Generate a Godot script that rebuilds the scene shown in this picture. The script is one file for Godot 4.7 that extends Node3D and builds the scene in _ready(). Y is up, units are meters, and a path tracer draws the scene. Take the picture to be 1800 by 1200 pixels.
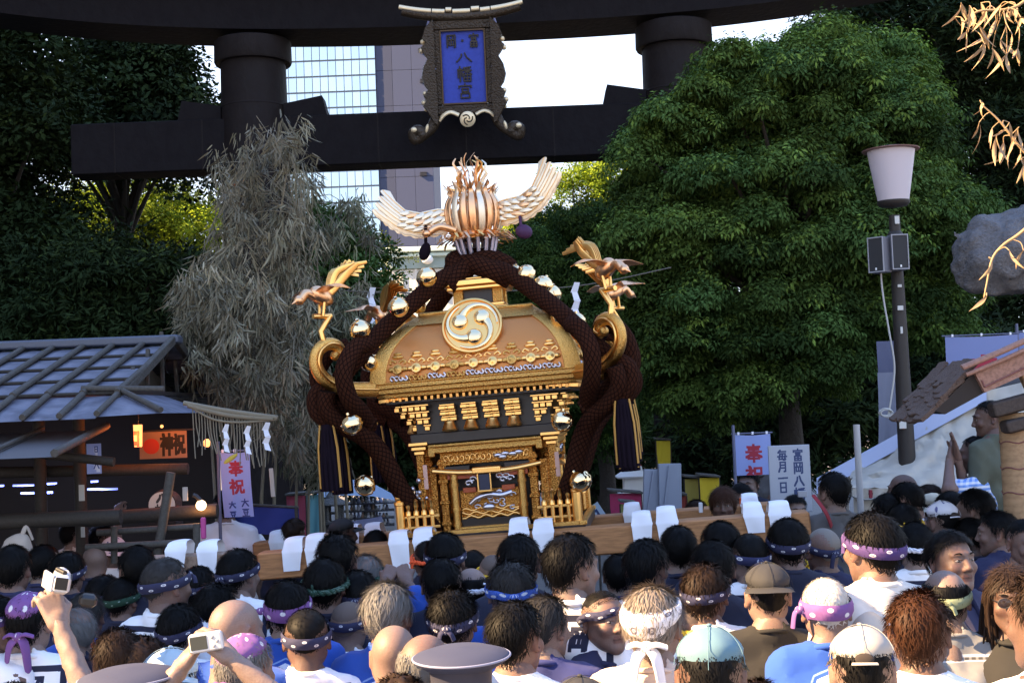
extends Node3D
# A festival street: a gilded portable shrine carried through a crowd below a dark torii gate.
# F is the focal length in pixels of the 1800 x 1200 photograph; at() turns a sight line and a distance into a point.
const F := 2400.0
const CAM := Vector3(0, 2.3, 0)
const PITCH := 2.9
const ROLL := -2.2
var cam_basis: Basis
var rng := RandomNumberGenerator.new()
var taken := {}
var mats := {}


class G:
	# a mesh under construction: vertices with normals, texture coordinates and colours
	var v := PackedVector3Array()
	var n := PackedVector3Array()
	var u := PackedVector2Array()
	var c := PackedColorArray()
	var i := PackedInt32Array()
	var col := Color.WHITE
	var xf := Transform3D.IDENTITY

	func add(p: Vector3, nn: Vector3, uv := Vector2.ZERO) -> int:
		v.append(xf * p)
		n.append((xf.basis * nn).normalized())
		u.append(uv)
		c.append(col)
		return v.size() - 1

	func face(a: int, b: int, d: int) -> void:
		var cr := (v[b] - v[a]).cross(v[d] - v[a])
		if cr.dot(n[a] + n[b] + n[d]) > 0.0:
			i.append(a); i.append(d); i.append(b)
		else:
			i.append(a); i.append(b); i.append(d)

	func quad(a: int, b: int, d: int, e: int) -> void:
		face(a, b, d)
		face(a, d, e)

	func flat(pts: Array, uvs := []) -> void:
		# a flat convex polygon with its own normal (turned by the order of its points: counter-clockwise seen from the front)
		var nn: Vector3 = (pts[1] - pts[0]).cross(pts[2] - pts[0]).normalized()
		if nn == Vector3.ZERO:
			return
		var k0 := v.size()
		for k in pts.size():
			add(pts[k], nn, uvs[k] if k < uvs.size() else Vector2(pts[k].x, pts[k].y))
		for k in range(1, pts.size() - 1):
			face(k0, k0 + k, k0 + k + 1)

	func box(at: Vector3, size: Vector3, bev := 0.0, b := Basis.IDENTITY) -> void:
		var keep := xf
		xf = xf * Transform3D(b, at)
		var h := size * 0.5
		bev = minf(bev, minf(h.x, minf(h.y, h.z)) * 0.9)
		var id := {}
		for ax in 3:
			for sg in [-1, 1]:
				var q := []
				for st in [[-1, -1], [1, -1], [1, 1], [-1, 1]]:
					var p := Vector3.ZERO
					var a1 := (ax + 1) % 3
					var a2 := (ax + 2) % 3
					p[ax] = h[ax] * sg
					p[a1] = (h[a1] - bev) * st[0]
					p[a2] = (h[a2] - bev) * st[1]
					var nn := Vector3.ZERO
					nn[ax] = sg
					var k := add(p, nn, Vector2(p[a1], p[a2]))
					q.append(k)
					var sv := Vector3i.ZERO
					sv[ax] = sg
					sv[a1] = st[0]
					sv[a2] = st[1]
					id[[ax, sv]] = k
				quad(q[0], q[1], q[2], q[3])
		if bev > 0.0:
			for ax in 3:
				var a1 := (ax + 1) % 3
				var a2 := (ax + 2) % 3
				for s1 in [-1, 1]:
					for s2 in [-1, 1]:
						var lo := Vector3i.ZERO
						lo[ax] = -1
						lo[a1] = s1
						lo[a2] = s2
						var hi := lo
						hi[ax] = 1
						quad(id[[a1, lo]], id[[a2, lo]], id[[a2, hi]], id[[a1, hi]])
			for sx in [-1, 1]:
				for sy in [-1, 1]:
					for sz in [-1, 1]:
						var sv := Vector3i(sx, sy, sz)
						face(id[[0, sv]], id[[1, sv]], id[[2, sv]])
		xf = keep

	func beam(a: Vector3, b: Vector3, w: float, hgt: float, bev := 0.0, up := Vector3.UP) -> void:
		# a squared bar between two points: w across, hgt along up
		var z := (b - a).normalized()
		var x := up.cross(z).normalized()
		if x == Vector3.ZERO:
			x = Vector3.RIGHT
		var y := z.cross(x)
		box((a + b) * 0.5, Vector3(w, hgt, a.distance_to(b)), bev, Basis(x, y, z))

	func tube(pts: Array, rad, seg := 8, caps := true, squash := 1.0, up := Vector3.ZERO) -> void:
		var m := pts.size()
		var t0: Vector3 = (pts[1] - pts[0]).normalized()
		var nx := up.cross(t0) if up != Vector3.ZERO else t0.cross(Vector3(0.31, 0.83, 0.46))
		if nx.length() < 0.01:
			nx = t0.cross(Vector3.RIGHT)
		nx = nx.normalized()
		var first := v.size()
		var run := 0.0
		for k in m:
			var t: Vector3 = ((pts[mini(k + 1, m - 1)] as Vector3) - pts[maxi(k - 1, 0)]).normalized()
			nx = (nx - t * nx.dot(t)).normalized()
			var ny := t.cross(nx)
			var r: float = rad if rad is float else rad[k]
			if k > 0:
				run += (pts[k] as Vector3).distance_to(pts[k - 1])
			for s in seg + 1:
				var a := TAU * s / seg
				var d := nx * cos(a) + ny * sin(a) * squash
				var nd := nx * cos(a) * squash + ny * sin(a)
				add(pts[k] + d * r, nd, Vector2(float(s) / seg, run))
		for k in m - 1:
			for s in seg:
				var a := first + k * (seg + 1) + s
				quad(a, a + 1, a + seg + 2, a + seg + 1)
		if caps:
			for e in 2:
				var k: int = 0 if e == 0 else m - 1
				var t: Vector3 = ((pts[0] as Vector3) - pts[1]).normalized() if e == 0 else ((pts[m - 1] as Vector3) - pts[m - 2]).normalized()
				var ring := []
				for s in seg:
					var inv := xf.affine_inverse()
					ring.append(add(inv * v[first + k * (seg + 1) + s], t))
				for s in range(1, seg - 1):
					face(ring[0], ring[s], ring[s + 1])

	func lathe(at: Transform3D, prof: Array, seg := 16, sharp := 0.7) -> void:
		var keep := xf
		xf = xf * at
		var m := prof.size()
		var sn := []
		for k in m - 1:
			var d: Vector2 = prof[k + 1] - prof[k]
			sn.append(Vector2(d.y, -d.x).normalized())
		for k in m - 1:
			var na: Vector2 = sn[k]
			var nb: Vector2 = sn[k]
			if k > 0 and sn[k].dot(sn[k - 1]) > sharp:
				na = (sn[k] + sn[k - 1]).normalized()
			if k < m - 2 and sn[k].dot(sn[k + 1]) > sharp:
				nb = (sn[k] + sn[k + 1]).normalized()
			var f := v.size()
			for s in seg + 1:
				var a := TAU * s / seg
				var cs := cos(a)
				var sn2 := sin(a)
				add(Vector3(prof[k].x * cs, prof[k].y, prof[k].x * sn2), Vector3(na.x * cs, na.y, na.x * sn2), Vector2(float(s) / seg, float(k) / m))
				add(Vector3(prof[k + 1].x * cs, prof[k + 1].y, prof[k + 1].x * sn2), Vector3(nb.x * cs, nb.y, nb.x * sn2), Vector2(float(s) / seg, float(k + 1) / m))
			for s in seg:
				var a := f + s * 2
				if prof[k].x > 1e-5:
					face(a, a + 1, a + 2)
				if prof[k + 1].x > 1e-5:
					face(a + 1, a + 3, a + 2)
		xf = keep

	func ball(at: Vector3, r: Vector3, seg := 12, rows := 8, b := Basis.IDENTITY) -> void:
		var f := v.size()
		for k in rows + 1:
			var e := PI * k / rows - PI / 2
			for s in seg + 1:
				var a := TAU * s / seg
				var d := Vector3(cos(e) * cos(a), sin(e), cos(e) * sin(a))
				add(at + b * (d * r), b * (d / r), Vector2(float(s) / seg, float(k) / rows))
		for k in rows:
			for s in seg:
				var a := f + k * (seg + 1) + s
				if k > 0:
					face(a, a + 1, a + seg + 1)
				if k < rows - 1:
					face(a + 1, a + seg + 2, a + seg + 1)

	func prism(poly: PackedVector2Array, depth: float, at := Transform3D.IDENTITY, uvk := 1.0, bev := 0.0) -> void:
		# a plate: the outline in x and y, extruded about z = 0
		var keep := xf
		xf = xf * at
		var h := depth * 0.5
		var tr := Geometry2D.triangulate_polygon(poly)
		var m := poly.size()
		var area := 0.0
		for k in m:
			area += poly[k].cross(poly[(k + 1) % m])
		for sg in [1, -1]:
			var f := v.size()
			for p in poly:
				add(Vector3(p.x, p.y, h * sg), Vector3(0, 0, sg), p * uvk)
			for k in range(0, tr.size(), 3):
				face(f + tr[k], f + tr[k + 1], f + tr[k + 2])
		for k in m:
			var a := poly[k]
			var b := poly[(k + 1) % m]
			var d := (b - a).normalized()
			var nn := Vector3(d.y, -d.x, 0) * (1.0 if area > 0 else -1.0)
			var q := [add(Vector3(a.x, a.y, h), nn, a * uvk), add(Vector3(b.x, b.y, h), nn, b * uvk), add(Vector3(b.x, b.y, -h), nn, b * uvk), add(Vector3(a.x, a.y, -h), nn, a * uvk)]
			quad(q[0], q[1], q[2], q[3])
		xf = keep

	func grid(rows: Array, uvs := [], turn := 1.0) -> void:
		# a smooth sheet through rows of points
		var m := rows.size()
		var w: int = rows[0].size()
		var f := v.size()
		for k in m:
			for s in w:
				var du: Vector3 = rows[k][mini(s + 1, w - 1)] - rows[k][maxi(s - 1, 0)]
				var dv: Vector3 = rows[mini(k + 1, m - 1)][s] - rows[maxi(k - 1, 0)][s]
				var nn := du.cross(dv).normalized() * turn
				if nn == Vector3.ZERO:
					nn = Vector3.UP
				add(rows[k][s], nn, uvs[k][s] if uvs else Vector2(float(s) / (w - 1), float(k) / (m - 1)))
		for k in m - 1:
			for s in w - 1:
				var a := f + k * w + s
				quad(a, a + 1, a + w + 1, a + w)

	func join(o: G, at := Transform3D.IDENTITY) -> void:
		var f := v.size()
		var t := xf * at
		for k in o.v.size():
			v.append(t * o.v[k])
			n.append((t.basis * o.n[k]).normalized())
		u.append_array(o.u)
		c.append_array(o.c)
		var flip := t.basis.determinant() < 0.0
		for k in range(0, o.i.size(), 3):
			i.append(o.i[k] + f)
			if flip:
				i.append(o.i[k + 2] + f)
				i.append(o.i[k + 1] + f)
			else:
				i.append(o.i[k + 1] + f)
				i.append(o.i[k + 2] + f)

	func smooth() -> void:
		var s := PackedVector3Array()
		s.resize(v.size())
		for k in range(0, i.size(), 3):
			var a := i[k]
			var b := i[k + 1]
			var d := i[k + 2]
			var cr := (v[d] - v[a]).cross(v[b] - v[a])
			s[a] += cr
			s[b] += cr
			s[d] += cr
		for k in s.size():
			n[k] = s[k].normalized() if s[k] != Vector3.ZERO else Vector3.UP

	func outward(ct: Vector3) -> void:
		# turns normals and faces away from a centre
		for k in n.size():
			if n[k].dot(v[k] - ct) < 0:
				n[k] = -n[k]
		for k in range(0, i.size(), 3):
			var cr := (v[i[k + 1]] - v[i[k]]).cross(v[i[k + 2]] - v[i[k]])
			if cr.dot(n[i[k]] + n[i[k + 1]] + n[i[k + 2]]) > 0.0:
				var q := i[k + 1]
				i[k + 1] = i[k + 2]
				i[k + 2] = q

	func mesh() -> ArrayMesh:
		var m := ArrayMesh.new()
		var a := []
		a.resize(Mesh.ARRAY_MAX)
		a[Mesh.ARRAY_VERTEX] = v
		a[Mesh.ARRAY_NORMAL] = n
		a[Mesh.ARRAY_TEX_UV] = u
		a[Mesh.ARRAY_COLOR] = c
		a[Mesh.ARRAY_INDEX] = i
		m.add_surface_from_arrays(Mesh.PRIMITIVE_TRIANGLES, a)
		return m


class Fld:
	# a distance field on a grid, meshed as surface nets
	var nx: int
	var ny: int
	var nz: int
	var o: Vector3
	var h: float
	var d := PackedFloat32Array()

	func _init(lo: Vector3, hi: Vector3, cell: float) -> void:
		o = lo
		h = cell
		nx = int((hi.x - lo.x) / cell) + 2
		ny = int((hi.y - lo.y) / cell) + 2
		nz = int((hi.z - lo.z) / cell) + 2
		d.resize(nx * ny * nz)
		d.fill(1.0)

	func span(lo: Vector3, hi: Vector3) -> Array:
		var a := (lo - o) / h
		var b := (hi - o) / h
		return [maxi(0, int(a.x)), mini(nx - 1, int(b.x) + 1), maxi(0, int(a.y)), mini(ny - 1, int(b.y) + 1), maxi(0, int(a.z)), mini(nz - 1, int(b.z) + 1)]

	func cap(a: Vector3, b: Vector3, ra: float, rb: float, k := 0.03) -> void:
		var mg := maxf(ra, rb) + k + h * 2.0
		var m := Vector3(mg, mg, mg)
		var s := span(a.min(b) - m, a.max(b) + m)
		var ab := b - a
		var l2 := maxf(ab.length_squared(), 1e-9)
		for z in range(s[4], s[5] + 1):
			for y in range(s[2], s[3] + 1):
				var row := (z * ny + y) * nx
				for x in range(s[0], s[1] + 1):
					var p := o + Vector3(x, y, z) * h - a
					var t := clampf(p.dot(ab) / l2, 0.0, 1.0)
					var q := (p - ab * t).length() - (ra + (rb - ra) * t)
					var e := d[row + x]
					var w := maxf(k - absf(e - q), 0.0) / k
					d[row + x] = minf(e, q) - w * w * k * 0.25

	func ell(ct: Vector3, r: Vector3, k := 0.02, b := Basis.IDENTITY, cut := false) -> void:
		var mg := maxf(r.x, maxf(r.y, r.z)) + k + h * 2.0
		var m := Vector3(mg, mg, mg)
		var s := span(ct - m, ct + m)
		var inv := b.inverse()
		var ir := Vector3.ONE / r
		for z in range(s[4], s[5] + 1):
			for y in range(s[2], s[3] + 1):
				var row := (z * ny + y) * nx
				for x in range(s[0], s[1] + 1):
					var p := inv * (o + Vector3(x, y, z) * h - ct)
					var pr := p * ir
					var k0 := pr.length()
					var k1 := (pr * ir).length()
					var q := k0 * (k0 - 1.0) / maxf(k1, 1e-6)
					var e := d[row + x]
					if cut:
						var w := maxf(k - absf(e + q), 0.0) / k
						d[row + x] = maxf(e, -q) + w * w * k * 0.25
					else:
						var w := maxf(k - absf(e - q), 0.0) / k
						d[row + x] = minf(e, q) - w * w * k * 0.25

	func mesh() -> G:
		var g := G.new()
		var id := PackedInt32Array()
		id.resize(nx * ny * nz)
		id.fill(-1)
		var sy := nx
		var sz := nx * ny
		var off := [0, 1, sy, sy + 1, sz, sz + 1, sz + sy, sz + sy + 1]
		var edges := [[0, 1], [2, 3], [4, 5], [6, 7], [0, 2], [1, 3], [4, 6], [5, 7], [0, 4], [1, 5], [2, 6], [3, 7]]
		var cp := []
		for k in 8:
			cp.append(Vector3(k & 1, (k >> 1) & 1, (k >> 2) & 1))
		for z in nz - 1:
			for y in ny - 1:
				var base := z * sz + y * sy
				for x in nx - 1:
					var k := base + x
					var f0 := d[k] < 0.0
					if (d[k + 1] < 0.0) == f0 and (d[k + sy] < 0.0) == f0 and (d[k + sy + 1] < 0.0) == f0 and (d[k + sz] < 0.0) == f0 and (d[k + sz + 1] < 0.0) == f0 and (d[k + sz + sy] < 0.0) == f0 and (d[k + sz + sy + 1] < 0.0) == f0:
						continue
					var sum := Vector3.ZERO
					var cnt := 0
					for e in edges:
						var da := d[k + off[e[0]]]
						var db := d[k + off[e[1]]]
						if (da < 0.0) != (db < 0.0):
							sum += (cp[e[0]] as Vector3).lerp(cp[e[1]], da / (da - db))
							cnt += 1
					id[k] = g.v.size()
					g.v.append(o + (Vector3(x, y, z) + sum / cnt) * h)
					g.n.append(Vector3.UP)
					g.u.append(Vector2.ZERO)
					g.c.append(Color.WHITE)
		for z in range(1, nz - 1):
			for y in range(1, ny - 1):
				for x in range(1, nx - 1):
					var k := z * sz + y * sy + x
					var f0 := d[k] < 0.0
					if (d[k + 1] < 0.0) != f0:
						link(g, f0, id[k - sy - sz], id[k - sz], id[k], id[k - sy])
					if (d[k + sy] < 0.0) != f0:
						link(g, f0, id[k - 1 - sz], id[k - 1], id[k], id[k - sz])
					if (d[k + sz] < 0.0) != f0:
						link(g, f0, id[k - 1 - sy], id[k - sy], id[k], id[k - 1])
		g.smooth()
		return g

	func link(g: G, inside: bool, a: int, b: int, c: int, e: int) -> void:
		if a < 0 or b < 0 or c < 0 or e < 0:
			return
		if inside:
			g.i.append_array([a, c, b, a, e, c])
		else:
			g.i.append_array([a, b, c, a, c, e])


func at(px: float, py: float, d: float) -> Vector3:
	# the point at distance d (metres away along the street) on the sight line of a photograph pixel
	var r := cam_basis * Vector3((px - 900.0) / F, (600.0 - py) / F, -1.0)
	return CAM + r * (d / -r.z)


func lin(r: float, g: float, b: float) -> Color:
	return Color(r, g, b).linear_to_srgb()


func mat(key: String, col: Color, rough := 0.8, metal := 0.0) -> StandardMaterial3D:
	# col holds linear, real-world base colours
	if mats.has(key):
		return mats[key]
	var m := StandardMaterial3D.new()
	m.resource_name = key
	m.albedo_color = Color(col.r, col.g, col.b).linear_to_srgb()
	m.roughness = rough
	m.metallic = metal
	mats[key] = m
	return m


func noise_tex(key: String, freq: float, bump := 0.0, lo := Color.BLACK, hi := Color.WHITE, type := FastNoiseLite.TYPE_SIMPLEX_SMOOTH, size := 256, oct := 4) -> NoiseTexture2D:
	if mats.has("tex_" + key):
		return mats["tex_" + key]
	var t := NoiseTexture2D.new()
	t.width = size
	t.height = size
	t.seamless = true
	var nz := FastNoiseLite.new()
	nz.noise_type = type
	nz.frequency = freq
	nz.fractal_octaves = oct
	nz.seed = key.hash() % 10000
	t.noise = nz
	if bump > 0.0:
		t.as_normal_map = true
		t.bump_strength = bump
	else:
		var gr := Gradient.new()
		gr.set_color(0, lo.linear_to_srgb())
		gr.set_color(1, hi.linear_to_srgb())
		t.color_ramp = gr
	mats["tex_" + key] = t
	return t


func textured(m: StandardMaterial3D, tex: Texture2D, norm: Texture2D, scale: Vector3, depth := 1.0, world := false) -> StandardMaterial3D:
	m.uv1_triplanar = true
	m.uv1_world_triplanar = world
	m.uv1_scale = scale
	if tex:
		m.albedo_texture = tex
	if norm:
		m.normal_enabled = true
		m.normal_texture = norm
		m.normal_scale = depth
	return m


func numbered(called: String) -> String:
	var k: int = taken.get(called, 0)
	taken[called] = k + 1
	return called if k == 0 else "%s_%03d" % [called, k]


func tag(o: Node3D, label: String, category: String, group := "") -> Node3D:
	o.set_meta("label", label)
	o.set_meta("category", category)
	if group:
		o.set_meta("group", group)
	return o


func thing(called: String, label: String, category: String, where := Vector3.ZERO, turn := 0.0, group := "") -> Node3D:
	var o := Node3D.new()
	o.name = numbered(called)
	add_child(o, true)
	o.position = where
	o.rotation.y = turn
	return tag(o, label, category, group)


func put(called: String, m: Mesh, material: Material, parent: Node3D, where := Transform3D.IDENTITY) -> MeshInstance3D:
	var o := MeshInstance3D.new()
	o.name = called
	o.mesh = m
	o.material_override = material
	o.transform = where
	parent.add_child(o, true)
	return o


func part(called: String, g: G, material: Material, parent: Node3D, where := Transform3D.IDENTITY) -> MeshInstance3D:
	return put(called, g.mesh(), material, parent, where)


func whole(called: String, g: G, material: Material, label: String, category: String, group := "") -> MeshInstance3D:
	# a thing that is one mesh; its node stands at the mesh's base
	var lo := Vector3(1e9, 1e9, 1e9)
	var hi := -lo
	for p in g.v:
		lo = lo.min(p)
		hi = hi.max(p)
	var b := Vector3((lo.x + hi.x) / 2, lo.y, (lo.z + hi.z) / 2)
	for k in g.v.size():
		g.v[k] -= b
	var o := part(numbered(called), g, material, self, Transform3D(Basis.IDENTITY, b))
	tag(o, label, category, group)
	return o


func struct(called: String, g: G, material: Material) -> MeshInstance3D:
	var o := part(numbered(called), g, material, self)
	o.set_meta("kind", "structure")
	return o


func many(called: String, m: Mesh, material: Material, xs: Array, cols: Array, parent: Node3D) -> MultiMeshInstance3D:
	var mm := MultiMesh.new()
	mm.transform_format = MultiMesh.TRANSFORM_3D
	mm.use_colors = cols.size() > 0
	mm.mesh = m
	mm.instance_count = xs.size()
	for k in xs.size():
		mm.set_instance_transform(k, xs[k])
		if cols:
			mm.set_instance_color(k, cols[k])
	var o := MultiMeshInstance3D.new()
	o.name = called
	o.multimesh = mm
	o.material_override = material
	o.set_meta("kind", "stuff")
	parent.add_child(o, true)
	return o


func looking(dir: Vector3, up := Vector3.UP) -> Basis:
	# a basis whose z points along dir
	var z := dir.normalized()
	var x := up.cross(z)
	x = Vector3.RIGHT if x.length() < 1e-4 else x.normalized()
	return Basis(x, z.cross(x), z)


func curve(pts: Array, n := 8) -> Array:
	# a smooth path through the given points
	var out := []
	for k in pts.size() - 1:
		var a: Vector3 = pts[maxi(k - 1, 0)]
		var b: Vector3 = pts[k]
		var c: Vector3 = pts[k + 1]
		var d: Vector3 = pts[mini(k + 2, pts.size() - 1)]
		for s in n:
			out.append(b.cubic_interpolate(c, a, d, float(s) / n))
	out.append(pts[-1])
	return out


const GLYPHS := {
	"富": "50,2 50,12|12,14 12,26|12,14 88,14 88,24|28,30 72,30|32,40 68,40 68,54 32,54 32,40|22,62 78,62 78,96 22,96 22,62|50,62 50,96|22,79 78,79",
	"岡": "14,96 14,8 86,8 86,90 76,96|32,18 38,34|68,18 62,34|26,42 74,42|50,42 50,80|30,54 30,80 70,80 70,54",
	"八": "38,20 34,50 10,92|56,12 66,50 92,90",
	"幡": "8,22 8,74|8,22 34,22 34,66|21,4 21,98|44,14 92,8|68,10 68,52|42,30 96,30|66,32 40,54|70,32 96,54|50,18 56,28|84,16 78,28|46,58 90,58 90,96 46,96 46,58|68,58 68,96|46,77 90,77",
	"宮": "50,2 50,12|10,16 10,30|10,16 90,16 90,28|30,34 70,34 70,54 30,54 30,34|50,54 46,64|22,66 78,66 78,96 22,96 22,66",
	"奉": "18,14 82,14|24,28 76,28|10,42 90,42|50,2 50,42|44,42 30,62 10,72|56,42 72,62 92,72|28,64 72,64|22,80 78,80|50,54 50,98",
	"祝": "24,4 30,14|8,24 40,24 10,58|26,44 26,98|30,48 42,58|52,12 88,12 88,44 52,44 52,12|62,44 58,70 42,94|76,44 76,84 80,92 96,90 96,76",
	"毎": "34,4 14,26|30,16 86,16|32,34 20,86|32,34 82,34 76,92 62,90|8,60 94,60|22,84 84,84|54,36 50,82",
	"月": "28,8 28,60 14,96|28,8 78,8 78,90 66,94|28,34 78,34|28,60 78,60",
	"一": "8,52 92,48",
	"日": "24,8 76,8 76,94 24,94 24,8|24,50 76,50",
	"大": "10,34 90,34|50,6 48,40 12,94|52,40 90,92",
	"豆": "14,8 86,8|26,24 74,24 74,48 26,48 26,24|34,58 40,78|66,58 60,78|8,90 92,90",
	"神": "24,4 30,14|8,24 40,24 10,58|26,44 26,98|30,48 42,58|52,22 92,22 92,68 52,68 52,22|52,45 92,45|72,4 72,98",
	"・": "44,44 56,44 56,56 44,56 44,44|50,44 50,56",
}


func strokes(ch: String) -> Array:
	var out := []
	for s in (GLYPHS[ch] as String).split("|"):
		var line := []
		for p in s.split(" "):
			var q := p.split(",")
			line.append(Vector2(float(q[0]), float(q[1])) / 100.0)
		out.append(line)
	return out


func brush(im: Image, ch: String, x: float, y: float, w: float, h: float, pen: float, col: Color) -> void:
	# writes a character into a picture
	for line in strokes(ch):
		for k in line.size() - 1:
			var a: Vector2 = line[k]
			var b: Vector2 = line[k + 1]
			var steps := int(a.distance_to(b) * maxf(w, h)) + 1
			for s in steps + 1:
				var p := a.lerp(b, float(s) / steps)
				im.fill_rect(Rect2i(int(x + p.x * w - pen / 2), int(y + p.y * h - pen / 2), int(pen), int(pen)), col)


func carve(g: G, ch: String, at_: Transform3D, w: float, h: float, pen: float, depth: float) -> void:
	# a character in relief: one bar per stroke, y up, centred on at_
	var lift := 0.0
	for line in strokes(ch):
		for k in line.size() - 1:
			var a: Vector2 = line[k]
			var b: Vector2 = line[k + 1]
			var p := Vector3((a.x - 0.5) * w, (0.5 - a.y) * h, lift)
			var q := Vector3((b.x - 0.5) * w, (0.5 - b.y) * h, lift)
			var dr := (q - p).normalized() * pen * 0.4
			lift += 0.0004
			var keep := g.xf
			g.xf = g.xf * at_
			g.beam(p - dr, q + dr, pen, depth, pen * 0.2, Vector3(0, 0, 1))
			g.xf = keep


func picture(im: Image) -> ImageTexture:
	return ImageTexture.create_from_image(im)


func ink(r: float, g: float, b: float) -> Color:
	return Color(r, g, b).linear_to_srgb()


func air() -> void:
	# camera, sky, sun and exposure
	cam_basis = Basis.from_euler(Vector3(deg_to_rad(PITCH), 0, 0)) * Basis(Vector3(0, 0, 1), deg_to_rad(ROLL))
	var cam := Camera3D.new()
	cam.name = "camera"
	cam.fov = rad_to_deg(2.0 * atan(600.0 / F))
	cam.near = 0.1
	cam.far = 900.0
	cam.transform = Transform3D(cam_basis, CAM)
	add_child(cam)
	cam.current = true
	var sky := ProceduralSkyMaterial.new()
	sky.sky_top_color = Color(0.5, 0.67, 0.97)
	sky.sky_horizon_color = Color(0.91, 0.955, 1.0)
	sky.sky_curve = 0.5
	sky.sky_energy_multiplier = 0.5
	sky.ground_bottom_color = Color(0.3, 0.29, 0.28)
	sky.ground_horizon_color = Color(0.62, 0.62, 0.64)
	sky.sun_angle_max = 12.0
	var e := Environment.new()
	e.background_mode = Environment.BG_SKY
	e.sky = Sky.new()
	e.sky.sky_material = sky
	e.tonemap_mode = Environment.TONE_MAPPER_LINEAR
	e.tonemap_exposure = EXPOSURE
	e.sdfgi_enabled = true
	e.ssao_enabled = true
	e.ssil_enabled = true
	var we := WorldEnvironment.new()
	we.name = "world"
	we.environment = e
	add_child(we)
	var sun := DirectionalLight3D.new()
	sun.name = "sun"
	sun.light_color = Color(1.0, 0.84, 0.63)
	sun.light_energy = 0.95
	sun.light_angular_distance = 0.5
	sun.shadow_enabled = true
	sun.basis = looking(SUN, Vector3.UP)
	add_child(sun)

const EXPOSURE := 10.0
const SUN := Vector3(-0.88, 0.66, 0.2)


func setting() -> void:
	var g := G.new()
	g.flat([Vector3(-400, 0, 60), Vector3(400, 0, 60), Vector3(400, 0, -700), Vector3(-400, 0, -700)])
	var m := mat("paving", Color(0.16, 0.155, 0.15), 0.9)
	textured(m, noise_tex("paving", 0.03, 0.0, Color(0.75, 0.75, 0.75), Color(1, 1, 1)), null, Vector3(0.6, 0.6, 0.6))
	struct("ground", g, m)
	# the blocks of flats on the west side of the street, whose shade lies over the crowd
	street_block(Vector3(-19.0, 0, -17.45), Vector3(10.0, 29.0, 31.0), "pale concrete block of flats that shades the festival crowd from the west")
	tower()
	hall()


func street_block(where: Vector3, size: Vector3, label: String) -> void:
	var t := thing("apartment_building", label, "building", where)
	var g := G.new()
	g.box(Vector3(0, size.y / 2, 0), size, 0.05)
	part("wall", g, mat("flats_wall", Color(0.42, 0.4, 0.37), 0.9), t)
	g = G.new()
	g.box(Vector3(0, size.y + 0.4, 0), Vector3(size.x + 0.4, 0.8, size.z + 0.4), 0.05)
	part("roof", g, mat("flats_roof", Color(0.3, 0.3, 0.3), 0.9), t)
	var w := G.new()
	w.box(Vector3.ZERO, Vector3(0.1, 1.4, 1.7), 0.02)
	var wm := w.mesh()
	var gl := mat("flats_glass", Color(0.05, 0.06, 0.07), 0.08)
	for fl in 8:
		for k in 10:
			put("window", wm, gl, t, Transform3D(Basis.IDENTITY, Vector3(size.x / 2 + 0.03, 2.2 + fl * 3.2, -size.z / 2 + 1.8 + k * 2.95)))


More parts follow.
